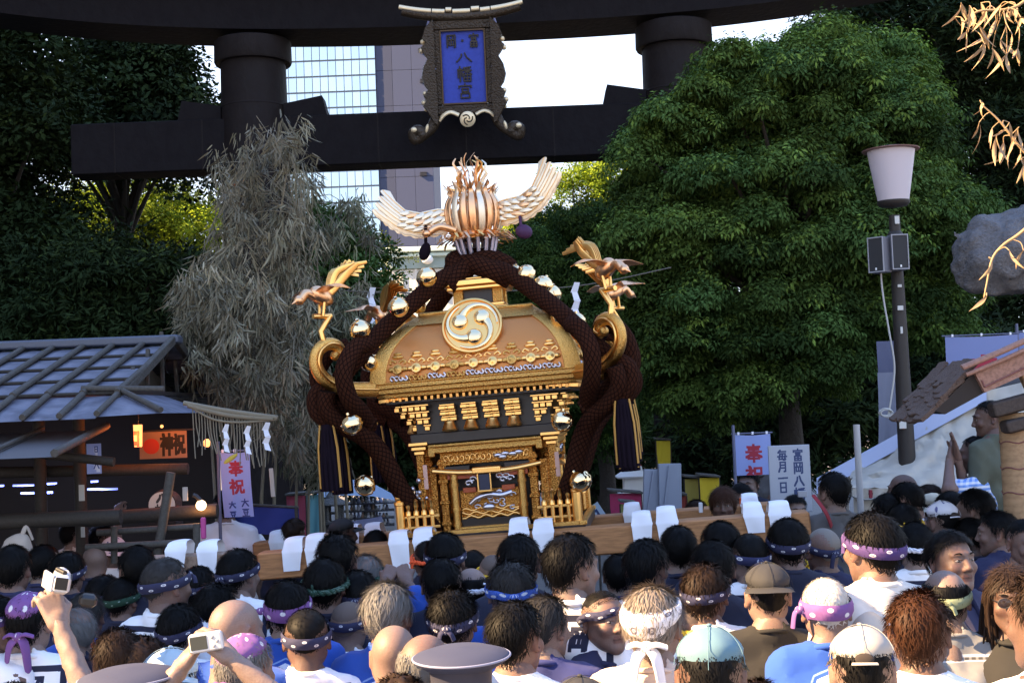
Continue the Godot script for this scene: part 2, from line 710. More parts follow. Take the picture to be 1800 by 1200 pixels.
func tower() -> void:
	# the glass office tower and its concrete core, far behind the gate
	var d := 150.0
	var x0 := at(455, 300, d).x
	var x1 := at(664, 260, d).x
	var t := thing("glass_tower", "glass office tower with thin dark mullions behind the gate's left pillar", "building", Vector3((x0 + x1) / 2, 0, -d - 8))
	var w := x1 - x0
	var top := at(560, -60, d).y
	var low := at(560, 470, d).y
	var g := G.new()
	g.box(Vector3(0, top / 2, -0.3), Vector3(w, top, 16.0), 0.05)
	part("wall", g, mat("mullion", Color(0.11, 0.13, 0.16), 0.6), t)
	var cols := 15
	var rows := 19
	var cw := w / cols
	var ch := (top - low) / rows
	var pane := G.new()
	pane.box(Vector3.ZERO, Vector3(cw - 0.075, ch - 0.2, 0.1), 0.0)
	var pm := pane.mesh()
	var glass := mat("tower_glass", Color(0.47, 0.6, 0.68), 0.12, 0.85)
	var glass2 := mat("tower_glass_paler", Color(0.52, 0.64, 0.71), 0.14, 0.85)
	for r in rows:
		for c in cols:
			var b := Basis.from_euler(Vector3(rng.randfn(0, 0.004), rng.randfn(0, 0.004), 0))
			put("pane", pm, glass if rng.randf() < 0.6 else glass2, t, Transform3D(b, Vector3(-w / 2 + (c + 0.5) * cw, low + (r + 0.5) * ch, 7.75)))
	g = G.new()
	for r in 9:
		for c in cols:
			var y := low - (r + 0.5) * ch
			if y > ch:
				g.box(Vector3(-w / 2 + (c + 0.5) * cw, y, 7.75), Vector3(cw - 0.1, ch - 0.24, 0.1), 0.0)
	part("glazing", g, glass, t).set_meta("kind", "stuff")
	# concrete core
	var a := at(664.5, 260, d).x
	var b2 := at(763, 350, d).x
	var cw2 := b2 - a
	t = thing("concrete_tower", "plain grey lilac concrete tower beside the glass office tower", "building", Vector3((a + b2) / 2, 0, -d - 8))
	g = G.new()
	g.box(Vector3(0, top / 2, -0.4), Vector3(cw2, top, 15.4), 0.05)
	part("wall", g, mat("core_joint", Color(0.13, 0.13, 0.15), 0.9), t)
	var cm := mat("core_concrete", Color(0.05, 0.064, 0.118), 0.95)
	var cm2 := mat("core_concrete_darker", Color(0.042, 0.053, 0.095), 0.95)
	for k in 3:
		var ww: float = [0.3, 0.36, 0.34][k] * cw2
		var xx: float = -cw2 / 2 + [0.15, 0.48, 0.83][k] * cw2
		for r in 16:
			var p := G.new()
			p.box(Vector3.ZERO, Vector3(ww - 0.02, 4.0 - 0.03, 0.4), 0.02)
			part("panel", p, cm2 if k == 0 else cm, t, Transform3D(Basis.IDENTITY, Vector3(xx, top - 2.0 - r * 4.0, 7.4)))
	for q in [[741, 89], [744, 143], [744, 307]]:
		var p := at(q[0], q[1], d)
		g = G.new()
		for s in 3:
			g.box(Vector3(0, s * 0.16, 0), Vector3(0.75, 0.1, 0.2), 0.0)
		part("vent", g, mat("dark_metal", Color(0.02, 0.02, 0.025), 0.5), t, Transform3D(Basis.IDENTITY, Vector3(p.x - t.position.x, p.y, 7.7)))


func hall() -> void:
	# a white hall in the sun beyond the trees
	var d := 58.0
	var l := at(664, 470, d)
	var r := at(905, 470, d)
	var top := at(700, 437, d).y
	var t := thing("white_hall", "white walled hall with a pale green cornice in the sun behind the portable shrine", "building", Vector3((l.x + r.x) / 2, 0, -d - 6))
	var w := r.x - l.x
	var wall := mat("white_plaster", Color(0.74, 0.72, 0.66), 0.9)
	textured(wall, noise_tex("plaster", 0.02, 0.0, Color(0.82, 0.8, 0.76), Color(1, 1, 1)), null, Vector3(0.4, 0.4, 0.4))
	var g := G.new()
	g.box(Vector3(0, (top - 0.9) / 2, 0), Vector3(w, top - 0.9, 12.0), 0.03)
	part("wall", g, wall, t)
	g = G.new()
	g.box(Vector3(0.15, top - 0.1, 0), Vector3(w + 0.3, 0.22, 12.9), 0.04)
	g.box(Vector3(0.15, top - 0.32, 0), Vector3(w + 0.1, 0.16, 12.6), 0.03)
	part("cornice", g, mat("cornice", Color(0.55, 0.66, 0.6), 0.8), t)
	g = G.new()
	g.box(Vector3(0.2, top - 0.64, 0), Vector3(w - 0.5, 0.5, 12.2), 0.02)
	part("frieze", g, mat("frieze", Color(0.3, 0.38, 0.36), 0.85), t)
	g = G.new()
	g.ball(Vector3(at(752, 452, d).x - t.position.x, top - 0.55, 6.35), Vector3(0.25, 0.2, 0.2))
	part("lamp_globe", g, mat("white_paint", Color(0.78, 0.78, 0.76), 0.5), t)
	for k in 9:
		g = G.new()
		g.box(Vector3(-w / 2 + 0.4 + k * (w - 0.6) / 8.6, top - 1.6, 6.02), Vector3(0.12, 1.4, 0.08), 0.01)
		part("pilaster", g, wall, t)


func torii() -> void:
	var d := 20.0
	var ml := at(444, 90, d)
	var mr := at(1184, 62, d)
	var t := thing("torii_gate", "great black torii gate spanning the approach behind the portable shrine", "gate", Vector3((ml.x + mr.x) / 2, 0, -d))
	var cx := t.position.x
	var half := (mr.x - ml.x) / 2
	var px := d / F
	var m := mat("torii_black", Color(0.0105, 0.0088, 0.0098), 0.8)
	m.metallic_specular = 0.25
	textured(m, noise_tex("torii", 0.02, 0.0, Color(0.75, 0.72, 0.75), Color(1.25, 1.2, 1.2)), noise_tex("torii_n", 0.04, 2.0), Vector3(0.7, 0.5, 0.7), 0.5)
	var m2 := mat("torii_worn", Color(0.0135, 0.0098, 0.0092), 0.7)
	m2.metallic_specular = 0.3
	textured(m2, noise_tex("torii", 0.02), noise_tex("torii_n", 0.04, 2.0), Vector3(0.9, 0.35, 0.9), 0.7)
	var ybk := (at(444, 88, d).y + at(1184, 60, d).y) / 2 + 0.12
	var nk_top := (at(444, 213, d).y + at(1000, 192, d).y) / 2
	var nk_low := (at(444, 300, d).y + at(1000, 281, d).y) / 2
	for s in [-1, 1]:
		var g := G.new()
		var p := []
		for k in 9:
			p.append(Vector2(lerpf(0.56, 0.475, k / 8.0), lerpf(0.0, ybk, k / 8.0)))
		g.lathe(Transform3D.IDENTITY, p, 40)
		part("pillar", g, m2, t, Transform3D(Basis.IDENTITY, Vector3(half * s, 0, 0)))
		g = G.new()
		g.lathe(Transform3D.IDENTITY, [Vector2(0.48, -0.34), Vector2(0.555, -0.34), Vector2(0.57, -0.31), Vector2(0.565, -0.02), Vector2(0.54, 0.0), Vector2(0.4, 0.0)], 40)
		part("pillar_collar", g, m2, t, Transform3D(Basis.IDENTITY, Vector3(half * s, ybk, 0)))
		for y in [2.2, 3.9, 5.2, 6.9]:
			g = G.new()
			var rr: float = lerpf(0.56, 0.475, y / ybk)
			g.lathe(Transform3D(Basis.IDENTITY, Vector3(0, y, 0)), [Vector2(rr, 0.0), Vector2(rr + 0.005, 0.004), Vector2(rr + 0.005, 0.02), Vector2(rr - 0.001, 0.026)], 40)
			part("sheet_seam", g, m2, t, Transform3D(Basis.IDENTITY, Vector3(half * s, 0, 0)))
		g = G.new()
		g.lathe(Transform3D.IDENTITY, [Vector2(0.66, 0.0), Vector2(0.66, 0.35), Vector2(0.6, 0.45), Vector2(0.5, 0.46)], 40)
		part("pillar_foot", g, m, t, Transform3D(Basis.IDENTITY, Vector3(half * s, 0, 0)))
	# lower tie beam
	var nl := half + 318 * px
	var gb := G.new()
	gb.box(Vector3(0, (nk_top + nk_low) / 2, 0), Vector3(nl * 2, nk_top - nk_low, 0.56), 0.02)
	part("tie_beam", gb, m, t)
	for k in 9:
		var gq := G.new()
		gq.box(Vector3(-nl + nl * 2 * (k + 0.5) / 9.0, (nk_top + nk_low) / 2, 0.282), Vector3(0.02, nk_top - nk_low - 0.01, 0.008), 0.001)
		gq.box(Vector3(-nl + nl * 2 * (k + 0.5) / 9.0, nk_low - 0.002, 0), Vector3(0.02, 0.008, 0.5), 0.001)
		part("sheet_seam", gq, m2, t)
	# wedges beside the pillars
	for s in [-1, 1]:
		for q in [-1, 1]:
			var g := G.new()
			var poly := PackedVector2Array([Vector2(0.46, 0), Vector2(1.1, 0), Vector2(1.03, 0.3), Vector2(0.46, 0.2)])
			g.prism(poly, 0.4, Transform3D(Basis.IDENTITY.scaled(Vector3(q, 1, 1)), Vector3.ZERO))
			part("wedge", g, m, t, Transform3D(Basis.IDENTITY, Vector3(half * s, nk_top + 0.003, 0)))
	# curved upper lintels: shimaki below, kasagi above
	for layer in 2:
		var g := G.new()
		var y0: float = [ybk + 0.003, ybk + 0.62][layer]
		var hh: float = [0.61, 0.75][layer]
		var zz: float = [0.5, 0.72][layer]
		var ext: float = [4.2, 4.7][layer]
		var rows_b := []
		var n := 40
		for side in 4:
			# front, back, under, top as sheets
			var a := []
			var b := []
			for k in n + 1:
				var x: float = lerpf(-half - ext, half + ext, float(k) / n)
				var r := absf(x) / (half + ext)
				var lift := 0.55 * pow(r, 2.6)
				var lo := y0 + lift
				var hi := y0 + hh + lift
				match side:
					0:
						a.append(Vector3(x, lo, zz)); b.append(Vector3(x, hi, zz * 1.04))
					1:
						a.append(Vector3(x, lo, -zz)); b.append(Vector3(x, hi, -zz * 1.04))
					2:
						a.append(Vector3(x, lo, -zz)); b.append(Vector3(x, lo, zz))
					3:
						a.append(Vector3(x, hi, -zz * 1.04)); b.append(Vector3(x, hi, zz * 1.04))
			g.grid([a, b], [], [1.0, -1.0, 1.0, -1.0][side])
		for s in [-1, 1]:
			var x: float = (half + ext) * s
			var lo := y0 + 0.55
			var pts := [Vector3(x, lo, zz), Vector3(x, lo, -zz), Vector3(x, lo + hh, -zz * 1.04), Vector3(x, lo + hh, zz * 1.04)]
			if s < 0:
				pts.reverse()
			g.flat(pts)
		part(["lower_lintel", "upper_lintel"][layer], g, m, t)
	# centre strut behind the plaque
	var gs := G.new()
	gs.box(Vector3(0, (ybk + nk_top) / 2, 0), Vector3(0.5, ybk - nk_top, 0.3), 0.02)
	part("strut", gs, m, t)
	plaque(t, d)


func plaque(gate: Node3D, d: float) -> void:
	# the shrine's name board, leaning forward between lintel and tie beam
	var k := (d - 0.9) / F
	var c := at(815, 118, d - 0.9)
	var t := thing("name_plaque", "carved shrine name plaque with a blue field hung on the torii gate", "plaque", c)
	t.rotation = Vector3(deg_to_rad(9), 0, deg_to_rad(0.3))
	var dark := mat("plaque_carving", Color(0.045, 0.029, 0.016), 0.45, 0.25)
	textured(dark, noise_tex("carve_c", 0.05, 0.0, Color(0.6, 0.55, 0.5), Color(1.6, 1.5, 1.3)), noise_tex("carve_n", 0.05, 6.0), Vector3(2, 2, 2), 1.0)
	var gilt := mat("gilt_pale", Color(0.9, 0.72, 0.45), 0.38, 0.35)
	var blue := mat("plaque_blue", Color(0.035, 0.065, 0.42), 0.7)
	textured(blue, noise_tex("blue_wear", 0.025, 0.0, Color(0.8, 0.8, 0.85), Color(1.2, 1.15, 1.1)), noise_tex("torii_n", 0.04, 2.0), Vector3(2, 2, 2), 0.3)
	var worn := mat("plaque_worn", Color(0.2, 0.2, 0.32), 0.8)
	var g := G.new()
	g.box(Vector3(0, 0, 0), Vector3(80, 132, 6) * k, 0.005)
	part("board", g, blue, t)
	# frame rails
	for r in [[Vector3(0, 74, 2), Vector3(108, 17, 14)], [Vector3(0, -74, 2), Vector3(104, 17, 14)], [Vector3(-47, 0, 2), Vector3(15, 132, 14)], [Vector3(47, 0, 2), Vector3(15, 132, 14)]]:
		g = G.new()
		g.box(r[0] * k, r[1] * k, 0.02)
		part("frame_rail", g, dark, t)
	# inner bead
	for r in [[Vector3(0, 64, 7), Vector3(80, 3, 5)], [Vector3(0, -64, 7), Vector3(80, 3, 5)], [Vector3(-39, 0, 7), Vector3(3, 126, 5)], [Vector3(39, 0, 7), Vector3(3, 126, 5)]]:
		g = G.new()
		g.box(r[0] * k, r[1] * k, 0.004)
		part("bead", g, mat("plaque_bead", Color(0.08, 0.045, 0.02), 0.45, 0.3), t)
	# the characters in relief
	var bronze := mat("plaque_letters", Color(0.035, 0.028, 0.022), 0.5, 0.3)
	for q in [["富", 20, 46, 20, 24], ["・", 0, 46, 12, 12], ["岡", -20, 46, 20, 24], ["八", 1, 17, 32, 19], ["幡", 1, -12, 27, 28], ["宮", 1, -42, 27, 26]]:
		g = G.new()
		carve(g, q[0], Transform3D(Basis.IDENTITY, Vector3(q[1], q[2], 4) * k), q[3] * k, q[4] * k, 2.6 * k, 3.5 * k)
		part("letter", g, bronze, t)
	# wings of scrollwork on both sides
	for s in [-1, 1]:
		g = G.new()
		var poly := PackedVector2Array()
		for p in [[52, 84], [66, 70], [72, 52], [66, 44], [75, 36], [70, 24], [64, 16], [72, 2], [76, -16], [72, -30], [66, -38], [74, -48], [70, -58], [76, -66], [68, -78], [58, -96], [52, -100], [50, -60], [52, 0]]:
			poly.append(Vector2(p[0] * s, p[1]) * k)
		g.prism(poly, 8 * k, Transform3D(Basis(Vector3.UP, deg_to_rad(-12 * s)), Vector3(0, 0, 3 * k)))
		part("side_wing", g, dark, t)
		for p in [[70, 46, 5], [73, 31, 5], [70, -44, 5], [73, -60, 5], [70, -72, 4]]:
			g = G.new()
			g.ball(Vector3(p[0] * s, p[1], 8) * k, Vector3(p[2], p[2], 5) * k, 10, 6)
			part("gilt_knob", g, gilt, t)
		for p in [[58, 40, 6], [58, -48, 6], [56, -2, 5]]:
			g = G.new()
			g.prism(PackedVector2Array([Vector2(-7, 0) * k, Vector2(0, -5) * k, Vector2(8, 0) * k, Vector2(0, 7) * k]), 4 * k, Transform3D(Basis.IDENTITY, Vector3(p[0] * s, p[1], 8) * k))
			part("worn_leaf", g, worn, t)
		g = G.new()
		g.tube(curve([Vector3(58 * s, 82, 8) * k, Vector3(62 * s, 62, 9) * k, Vector3(57 * s, 48, 8) * k]), 2.2 * k, 6)
		g.tube(curve([Vector3(60 * s, 24, 8) * k, Vector3(56 * s, 10, 9) * k, Vector3(64 * s, -12, 8) * k, Vector3(56 * s, -28, 8) * k]), 2.2 * k, 6)
		g.tube(curve([Vector3(60 * s, -70, 8) * k, Vector3(58 * s, -84, 9) * k, Vector3(62 * s, -98, 8) * k]), 2.2 * k, 6)
		part("scroll_vein", g, worn, t)
		# scrolled feet
		g = G.new()
		g.tube(curve([Vector3(52 * s, -84, 2) * k, Vector3(62 * s, -104, 4) * k, Vector3(80 * s, -118, 6) * k, Vector3(92 * s, -124, 6) * k, Vector3(95 * s, -113, 7) * k, Vector3(85 * s, -108, 8) * k, Vector3(78 * s, -118, 9) * k]), 10.0 * k, 10)
		part("foot_scroll", g, dark, t)
		g = G.new()
		g.ball(Vector3(93 * s, -107, 15) * k, Vector3(6, 5, 5) * k, 10, 6)
		g.ball(Vector3(70 * s, -106, 13) * k, Vector3(3, 9, 4) * k, 10, 6, Basis(Vector3(0, 0, 1), 0.25 * s))
		part("gilt_knob", g, gilt, t)
	# curved gilt top rail in pieces
	var xs := [-110, -52, -28, -16, 17, 33, 52, 110]
	var dk := []
	for q in 23:
		var x := lerpf(-104, 104, q / 22.0)
		dk.append(Vector3(x, 88 + 16 * pow(absf(x) / 110.0, 2.2), 4) * k)
	g = G.new()
	g.tube(dk, 9 * k, 8, true, 1.0)
	part("top_board", g, dark, t)
	for q in xs.size() - 1:
		var pts := []
		for w in 7:
			var x: float = lerpf(xs[q] + 1.0, xs[q + 1] - 1.0, w / 6.0)
			pts.append(Vector3(x, 97 + 12 * pow(absf(x) / 110.0, 2.2) + (3 if q in [2, 4] else 0), 8) * k)
		g = G.new()
		g.tube(pts, 5.2 * k, 8, true, 0.8)
		part("gilt_rail", g, gilt, t)
	# gilt crest under the board
	g = G.new()
	g.lathe(Transform3D(Basis(Vector3.RIGHT, PI / 2), Vector3(3, -92, 8) * k), [Vector2(0, 0), Vector2(13 * k, 0), Vector2(14 * k, 2 * k), Vector2(12 * k, 4 * k), Vector2(0, 4.5 * k)], 24)
	g.tube(curve([Vector3(-48, -92, 6) * k, Vector3(-38, -82, 8) * k, Vector3(-26, -78, 8) * k, Vector3(-12, -84, 9) * k]), 5 * k, 8, true, 0.6)
	g.tube(curve([Vector3(54, -92, 6) * k, Vector3(44, -82, 8) * k, Vector3(32, -78, 8) * k, Vector3(18, -84, 9) * k]), 5 * k, 8, true, 0.6)
	part("gilt_crest", g, gilt, t)
	g = G.new()
	for a in 3:
		var pts := []
		for w in 9:
			var an := TAU * a / 3 + w * 0.32
			pts.append((Vector3(3, -92, 13) + Vector3(cos(an), sin(an), 0) * (2.5 + w * 0.95)) * k)
		g.tube(pts, 1.1 * k, 6)
	part("crest_swirl", g, dark, t)


func leaf_spray(n: int, size: float, leaf_l: float, leaf_w: float, droop: float, seed_: int) -> ArrayMesh:
	# a handful of leaves growing from one point: each leaf is two folded faces
	var r := RandomNumberGenerator.new()
	r.seed = seed_
	var g := G.new()
	for k in n:
		var a := TAU * (k + r.randf()) / n
		var el := r.randf_range(-0.5, 0.9)
		var out := Vector3(cos(a) * cos(el), sin(el), sin(a) * cos(el))
		var base := out * size * r.randf_range(0.15, 0.8)
		var dir := (out + Vector3(0, -droop * r.randf_range(0.5, 1.4), 0)).normalized()
		var side := dir.cross(Vector3.UP if absf(dir.y) < 0.95 else Vector3.RIGHT).normalized()
		side = side.rotated(dir, r.randf_range(-0.9, 0.9))
		var up := side.cross(dir)
		var l := leaf_l * r.randf_range(0.7, 1.25)
		var w := leaf_w * r.randf_range(0.8, 1.2)
		var mid := base + dir * l * 0.45 - up * w * 0.25
		var tip := base + dir * l + Vector3(0, -droop * l * 0.25, 0)
		g.col = Color(1, 1, 1) * r.randf_range(0.75, 1.2)
		g.col.a = 1.0
		for s in [-1, 1]:
			var e: Vector3 = base + dir * l * 0.45 + side * w * s
			var nn := (mid - base).cross(e - base).normalized()
			if nn.dot(up) < 0:
				nn = -nn
			nn = (nn + out * 0.3).normalized()
			var q := [g.add(base, nn), g.add(mid, nn), g.add(e, nn), g.add(tip, nn)]
			g.face(q[0], q[1], q[2])
			g.face(q[1], q[3], q[2])
	return g.mesh()


func leaf_mat(key: String, col: Color, through := 0.5) -> StandardMaterial3D:
	var m := mat(key, col, 0.8)
	m.metallic_specular = 0.2
	m.vertex_color_use_as_albedo = true
	m.cull_mode = BaseMaterial3D.CULL_DISABLED
	m.backlight_enabled = true
	m.backlight = Color(through, through, through * 0.6)
	return m


func inside(poly: PackedVector2Array, holes: Array) -> Vector2:
	var lo := Vector2(1e9, 1e9)
	var hi := -lo
	for p in poly:
		lo = lo.min(p)
		hi = hi.max(p)
	for k in 200:
		var p := Vector2(rng.randf_range(lo.x, hi.x), rng.randf_range(lo.y, hi.y))
		if not Geometry2D.is_point_in_polygon(p, poly):
			continue
		var ok := true
		for h in holes:
			if p.distance_to(Vector2(h[0], h[1])) < h[2]:
				ok = false
		if ok:
			return p
	return Vector2.INF


func poly_of(s: String) -> PackedVector2Array:
	var out := PackedVector2Array()
	for p in s.split(" "):
		var q := p.split(",")
		out.append(Vector2(float(q[0]), float(q[1])))
	return out


func tree(called: String, label: String, outline: String, d: float, deep: float, pads: int, pad_r: float, per: int, spray: Mesh, leaf: Material, trunk_px: Vector2, opt := {}) -> Node3D:
	# a crown of leafy pads spread through the volume whose outline is seen from the street, on limbs that reach the pads
	var base := at(trunk_px.x, trunk_px.y, d)
	var t := thing(called, label, "tree", Vector3(base.x, 0, -d), 0, opt.get("group", ""))
	var poly := poly_of(outline)
	var holes: Array = opt.get("holes", [])
	var flat_: float = opt.get("flat", 0.55)
	var xs := []
	var cols := []
	var spots := []
	var cen := Vector2.ZERO
	var reach := 0.0
	for p in poly:
		cen += p / poly.size()
	for p in poly:
		reach = maxf(reach, p.distance_to(cen))
	var tries := 0
	while spots.size() < pads and tries < pads * 30:
		tries += 1
		var p := inside(poly, holes)
		if p == Vector2.INF:
			break
		var rp: float = pad_r * F / d * 0.34
		var clear := true
		for h in holes:
			clear = clear and p.distance_to(Vector2(h[0], h[1])) > h[2] + rp * 0.9
		for q in [Vector2(rp, 0), Vector2(-rp, 0), Vector2(0, rp * 0.6), Vector2(0, -rp * 0.6)]:
			clear = clear and Geometry2D.is_point_in_polygon(p + q, poly)
		if not clear:
			continue
		var rim := 1.0 - p.distance_to(cen) / reach
		var dd: float = d + rng.randf_range(-1, 1) * deep * sqrt(maxf(rim, 0.05))
		var w := at(p.x, p.y, dd) - t.position
		var ok := true
		for q in spots:
			if q.distance_to(w) < pad_r * opt.get("apart", 0.72):
				ok = false
				break
		if ok:
			spots.append(w)
	for w in spots:
		var r: float = pad_r * rng.randf_range(0.7, 1.3)
		var tint := rng.randf_range(0.5, 1.5)
		var yel0 := rng.randf_range(0.0, 0.35)
		var yel := yel0
		for k in per:
			var dir := Vector3(rng.randfn(0, 1), rng.randfn(0.35, 0.8), rng.randfn(0, 1)).normalized()
			var rr := r * pow(rng.randf(), 0.4)
			var o: Vector3 = w + dir * rr * Vector3(1, flat_, 1)
			o.y -= 0.35 * r * pow(Vector2(dir.x, dir.z).length() * rr / r, 2.0)
			var up := (Vector3(0, 1, 0) + Vector3(dir.x, 0.3, dir.z) * 0.7 + Vector3(rng.randfn(0, 0.25), 0, rng.randfn(0, 0.25))).normalized()
			var b := looking(Vector3(rng.randfn(0, 1), 0, rng.randfn(0, 1)) + Vector3(0.001, 0, 0), up)
			b = Basis(up.cross(b.z).normalized(), up, b.z).orthonormalized().scaled(Vector3.ONE * rng.randf_range(0.75, 1.25))
			xs.append(Transform3D(b, o))
			var sh := tint * rng.randf_range(0.8, 1.2)
			if rng.randf() < opt.get("young", 0.1) * clampf(dir.y + 0.4, 0.0, 1.3):
				sh *= 1.7
				yel = 0.5
			else:
				yel = yel0
			cols.append(Color(sh * (1 + yel * 0.8), sh * (1 + yel * 0.3), sh * (1 - yel * 0.4)))
	many("crown", spray, leaf, xs, cols, t)
	var bark := mat("bark", Color(0.05, 0.04, 0.032), 0.95)
	textured(bark, null, noise_tex("bark_n", 0.06, 6.0), Vector3(3, 1, 3), 1.0)
	var g := G.new()
	var top := Vector3.ZERO
	for w in spots:
		top += w / maxi(spots.size(), 1)
	var tr: float = opt.get("trunk", 0.16)
	g.tube(curve([Vector3.ZERO, Vector3(0.1, top.y * 0.3, 0.05), Vector3(top.x * 0.4, top.y * 0.6, top.z * 0.4), top], 5), range(16).map(func(k): return lerpf(tr, tr * 0.35, k / 15.0)), 9)
	part("trunk", g, bark, t)
	g = G.new()
	var k := 0
	for w in spots:
		k += 1
		if k % 3 == 0:
			var s := Vector3(0.1, top.y * 0.3, 0.05).lerp(top, clampf(inverse_lerp(0.0, top.y * 1.4, w.y) - 0.1, 0.05, 0.9))
			g.tube(curve([s, s.lerp(w, 0.5) + Vector3(0, 0.1, 0), w], 3), range(7).map(func(q): return lerpf(tr * 0.28, 0.012, q / 6.0)), 5, false)
	if g.v.size():
		part("limbs", g, bark, t).set_meta("kind", "stuff")
	return t


func trees() -> void:
	var whorl := leaf_spray(26, 0.13, 0.056, 0.0125, 0.7, 11)
	var round_ := leaf_spray(22, 0.3, 0.12, 0.034, 0.25, 12)
	var needle := leaf_spray(22, 0.3, 0.15, 0.02, 0.15, 13)
	var fresh := leaf_mat("leaf_fresh", Color(0.055, 0.105, 0.03), 0.6)
	var mid := leaf_mat("leaf_mid", Color(0.046, 0.092, 0.027), 0.5)
	var dark := leaf_mat("leaf_dark", Color(0.018, 0.033, 0.013), 0.35)
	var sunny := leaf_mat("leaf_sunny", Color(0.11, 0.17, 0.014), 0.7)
	# the big fresh green tree right of the gate
	tree("broadleaf_tree", "large fresh green broadleaf tree that hides the gate's right pillar", "1145,190 1150,135 1215,125 1290,62 1345,90 1415,30 1480,25 1500,70 1545,45 1605,50 1620,120 1650,170 1655,230 1690,300 1745,350 1730,395 1690,430 1705,520 1695,600 1620,610 1560,580 1500,640 1450,700 1350,740 1220,735 1130,700 1105,600 1098,500 1085,420 1088,330 1100,270 1112,220", 15.5, 1.8, 360, 0.38, 84, whorl, fresh, Vector2(1380, 900), {"flat": 0.5, "young": 0.22, "trunk": 0.2, "apart": 0.76, "holes": [[1190, 60, 50], [1165, 735, 34]]})
	tree("broadleaf_tree", "mid green tree between the portable shrine and the big fresh tree", "880,425 930,380 985,375 1040,350 1120,380 1140,520 1130,640 1140,700 1120,790 1060,800 1000,760 900,620 880,500", 23.0, 1.5, 170, 0.56, 80, whorl, mid, Vector2(1060, 900), {"flat": 0.5, "trunk": 0.17, "holes": [[1165, 735, 30]]})
	# the dark grove on the left
	tree("evergreen_tree", "dark evergreen at the left edge that reaches above the gate's beam end", "-160,-90 60,-60 60,60 130,120 150,210 130,300 150,420 120,620 -160,640", 24.0, 2.0, 105, 1.0, 56, round_, dark, Vector2(-30, 800), {"holes": [[38, 290, 14], [80, 112, 20], [185, 350, 85]], "trunk": 0.3})
	tree("evergreen_tree", "dark evergreen behind the left end of the gate's tie beam with sky gaps", "60,20 130,70 200,60 330,80 345,150 375,185 330,230 370,320 380,420 300,450 170,400 90,400 60,260", 28.0, 2.0, 92, 0.95, 50, round_, dark, Vector2(210, 800), {"holes": [[80, 112, 30], [215, 122, 10], [188, 172, 14], [365, 125, 46], [185, 350, 85], [290, 385, 70]], "trunk": 0.28, "apart": 0.66})
	tree("evergreen_tree", "low spreading dark evergreen above the pavilion roof", "-120,420 90,410 200,430 300,430 390,470 420,600 420,760 200,760 -120,760", 21.5, 1.4, 130, 0.8, 56, needle, dark, Vector2(150, 800), {"trunk": 0.25})
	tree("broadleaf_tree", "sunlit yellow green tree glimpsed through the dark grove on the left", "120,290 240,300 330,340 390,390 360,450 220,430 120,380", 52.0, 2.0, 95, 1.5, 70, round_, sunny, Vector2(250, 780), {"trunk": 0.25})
	# behind the dead bamboo
	tree("broadleaf_tree", "grey green tree behind the dried bamboo left of the white hall", "500,380 560,360 620,400 665,430 670,520 660,620 640,760 500,800 450,620", 30.0, 1.5, 75, 0.9, 52, round_, mid, Vector2(560, 830), {"trunk": 0.2})
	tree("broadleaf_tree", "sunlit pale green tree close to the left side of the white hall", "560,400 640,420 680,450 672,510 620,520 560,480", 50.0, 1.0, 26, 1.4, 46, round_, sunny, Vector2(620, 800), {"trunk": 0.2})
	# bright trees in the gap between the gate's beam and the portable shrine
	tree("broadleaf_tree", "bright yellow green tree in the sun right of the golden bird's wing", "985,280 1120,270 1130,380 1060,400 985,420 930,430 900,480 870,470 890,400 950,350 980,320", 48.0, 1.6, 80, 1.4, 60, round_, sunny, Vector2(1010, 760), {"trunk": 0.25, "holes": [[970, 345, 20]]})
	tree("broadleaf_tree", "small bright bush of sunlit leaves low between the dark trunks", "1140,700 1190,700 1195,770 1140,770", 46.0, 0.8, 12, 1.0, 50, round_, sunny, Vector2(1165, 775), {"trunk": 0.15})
	# dark trees behind the fresh one
	tree("evergreen_tree", "very dark tall conifer behind the lamp at the right edge", "1470,-90 1960,-90 1960,620 1700,640 1680,420 1640,180 1560,60 1480,40", 24.0, 2.2, 150, 1.0, 54, needle, dark, Vector2(1750, 820), {"trunk": 0.35})
	tree("evergreen_tree", "dark understorey tree below the big fresh tree's crown", "1130,690 1220,690 1420,660 1560,560 1720,580 1800,600 1800,700 1560,760 1420,840 1230,850 1190,800 1185,770", 19.5, 1.2, 110, 0.8, 54, needle, dark, Vector2(1300, 900), {"trunk": 0.22, "holes": [[1165, 735, 30]]})
	tree("evergreen_tree", "dark bushy evergreen low behind the left ropes of the portable shrine", "520,640 640,600 760,620 780,760 760,850 540,850 500,740", 26.0, 1.2, 70, 0.6, 56, round_, dark, Vector2(640, 860), {"trunk": 0.15})
	tree("evergreen_tree", "dark bushy evergreen low behind the right ropes of the portable shrine", "940,690 1060,650 1140,700 1140,830 1060,850 950,850", 27.0, 1.2, 55, 0.6, 56, round_, dark, Vector2(1040, 860), {"trunk": 0.15})
	# the far edge of the shrine wood, one mass
	var xs := []
	var cols := []
	for k in 3600:
		var x := rng.randf_range(-60, 60) if k < 2600 else rng.randf_range(-34, -12)
		var tall := 6.8 if k < 2600 else 15.0
		xs.append(Transform3D(Basis.from_euler(Vector3(rng.randf() * 6, rng.randf() * 6, 0)).scaled(Vector3.ONE * 4.0), Vector3(x, rng.randf_range(0.3, tall) + sin(x * 0.4) * 0.8, -74 + rng.randfn(0, 2.0))))
		var s := rng.randf_range(0.6, 1.3)
		cols.append(Color(s, s, s))
	var o := many("woods", round_, dark, xs, cols, self)
	tag(o, "dark far edge of the shrine wood behind the stalls", "wood")


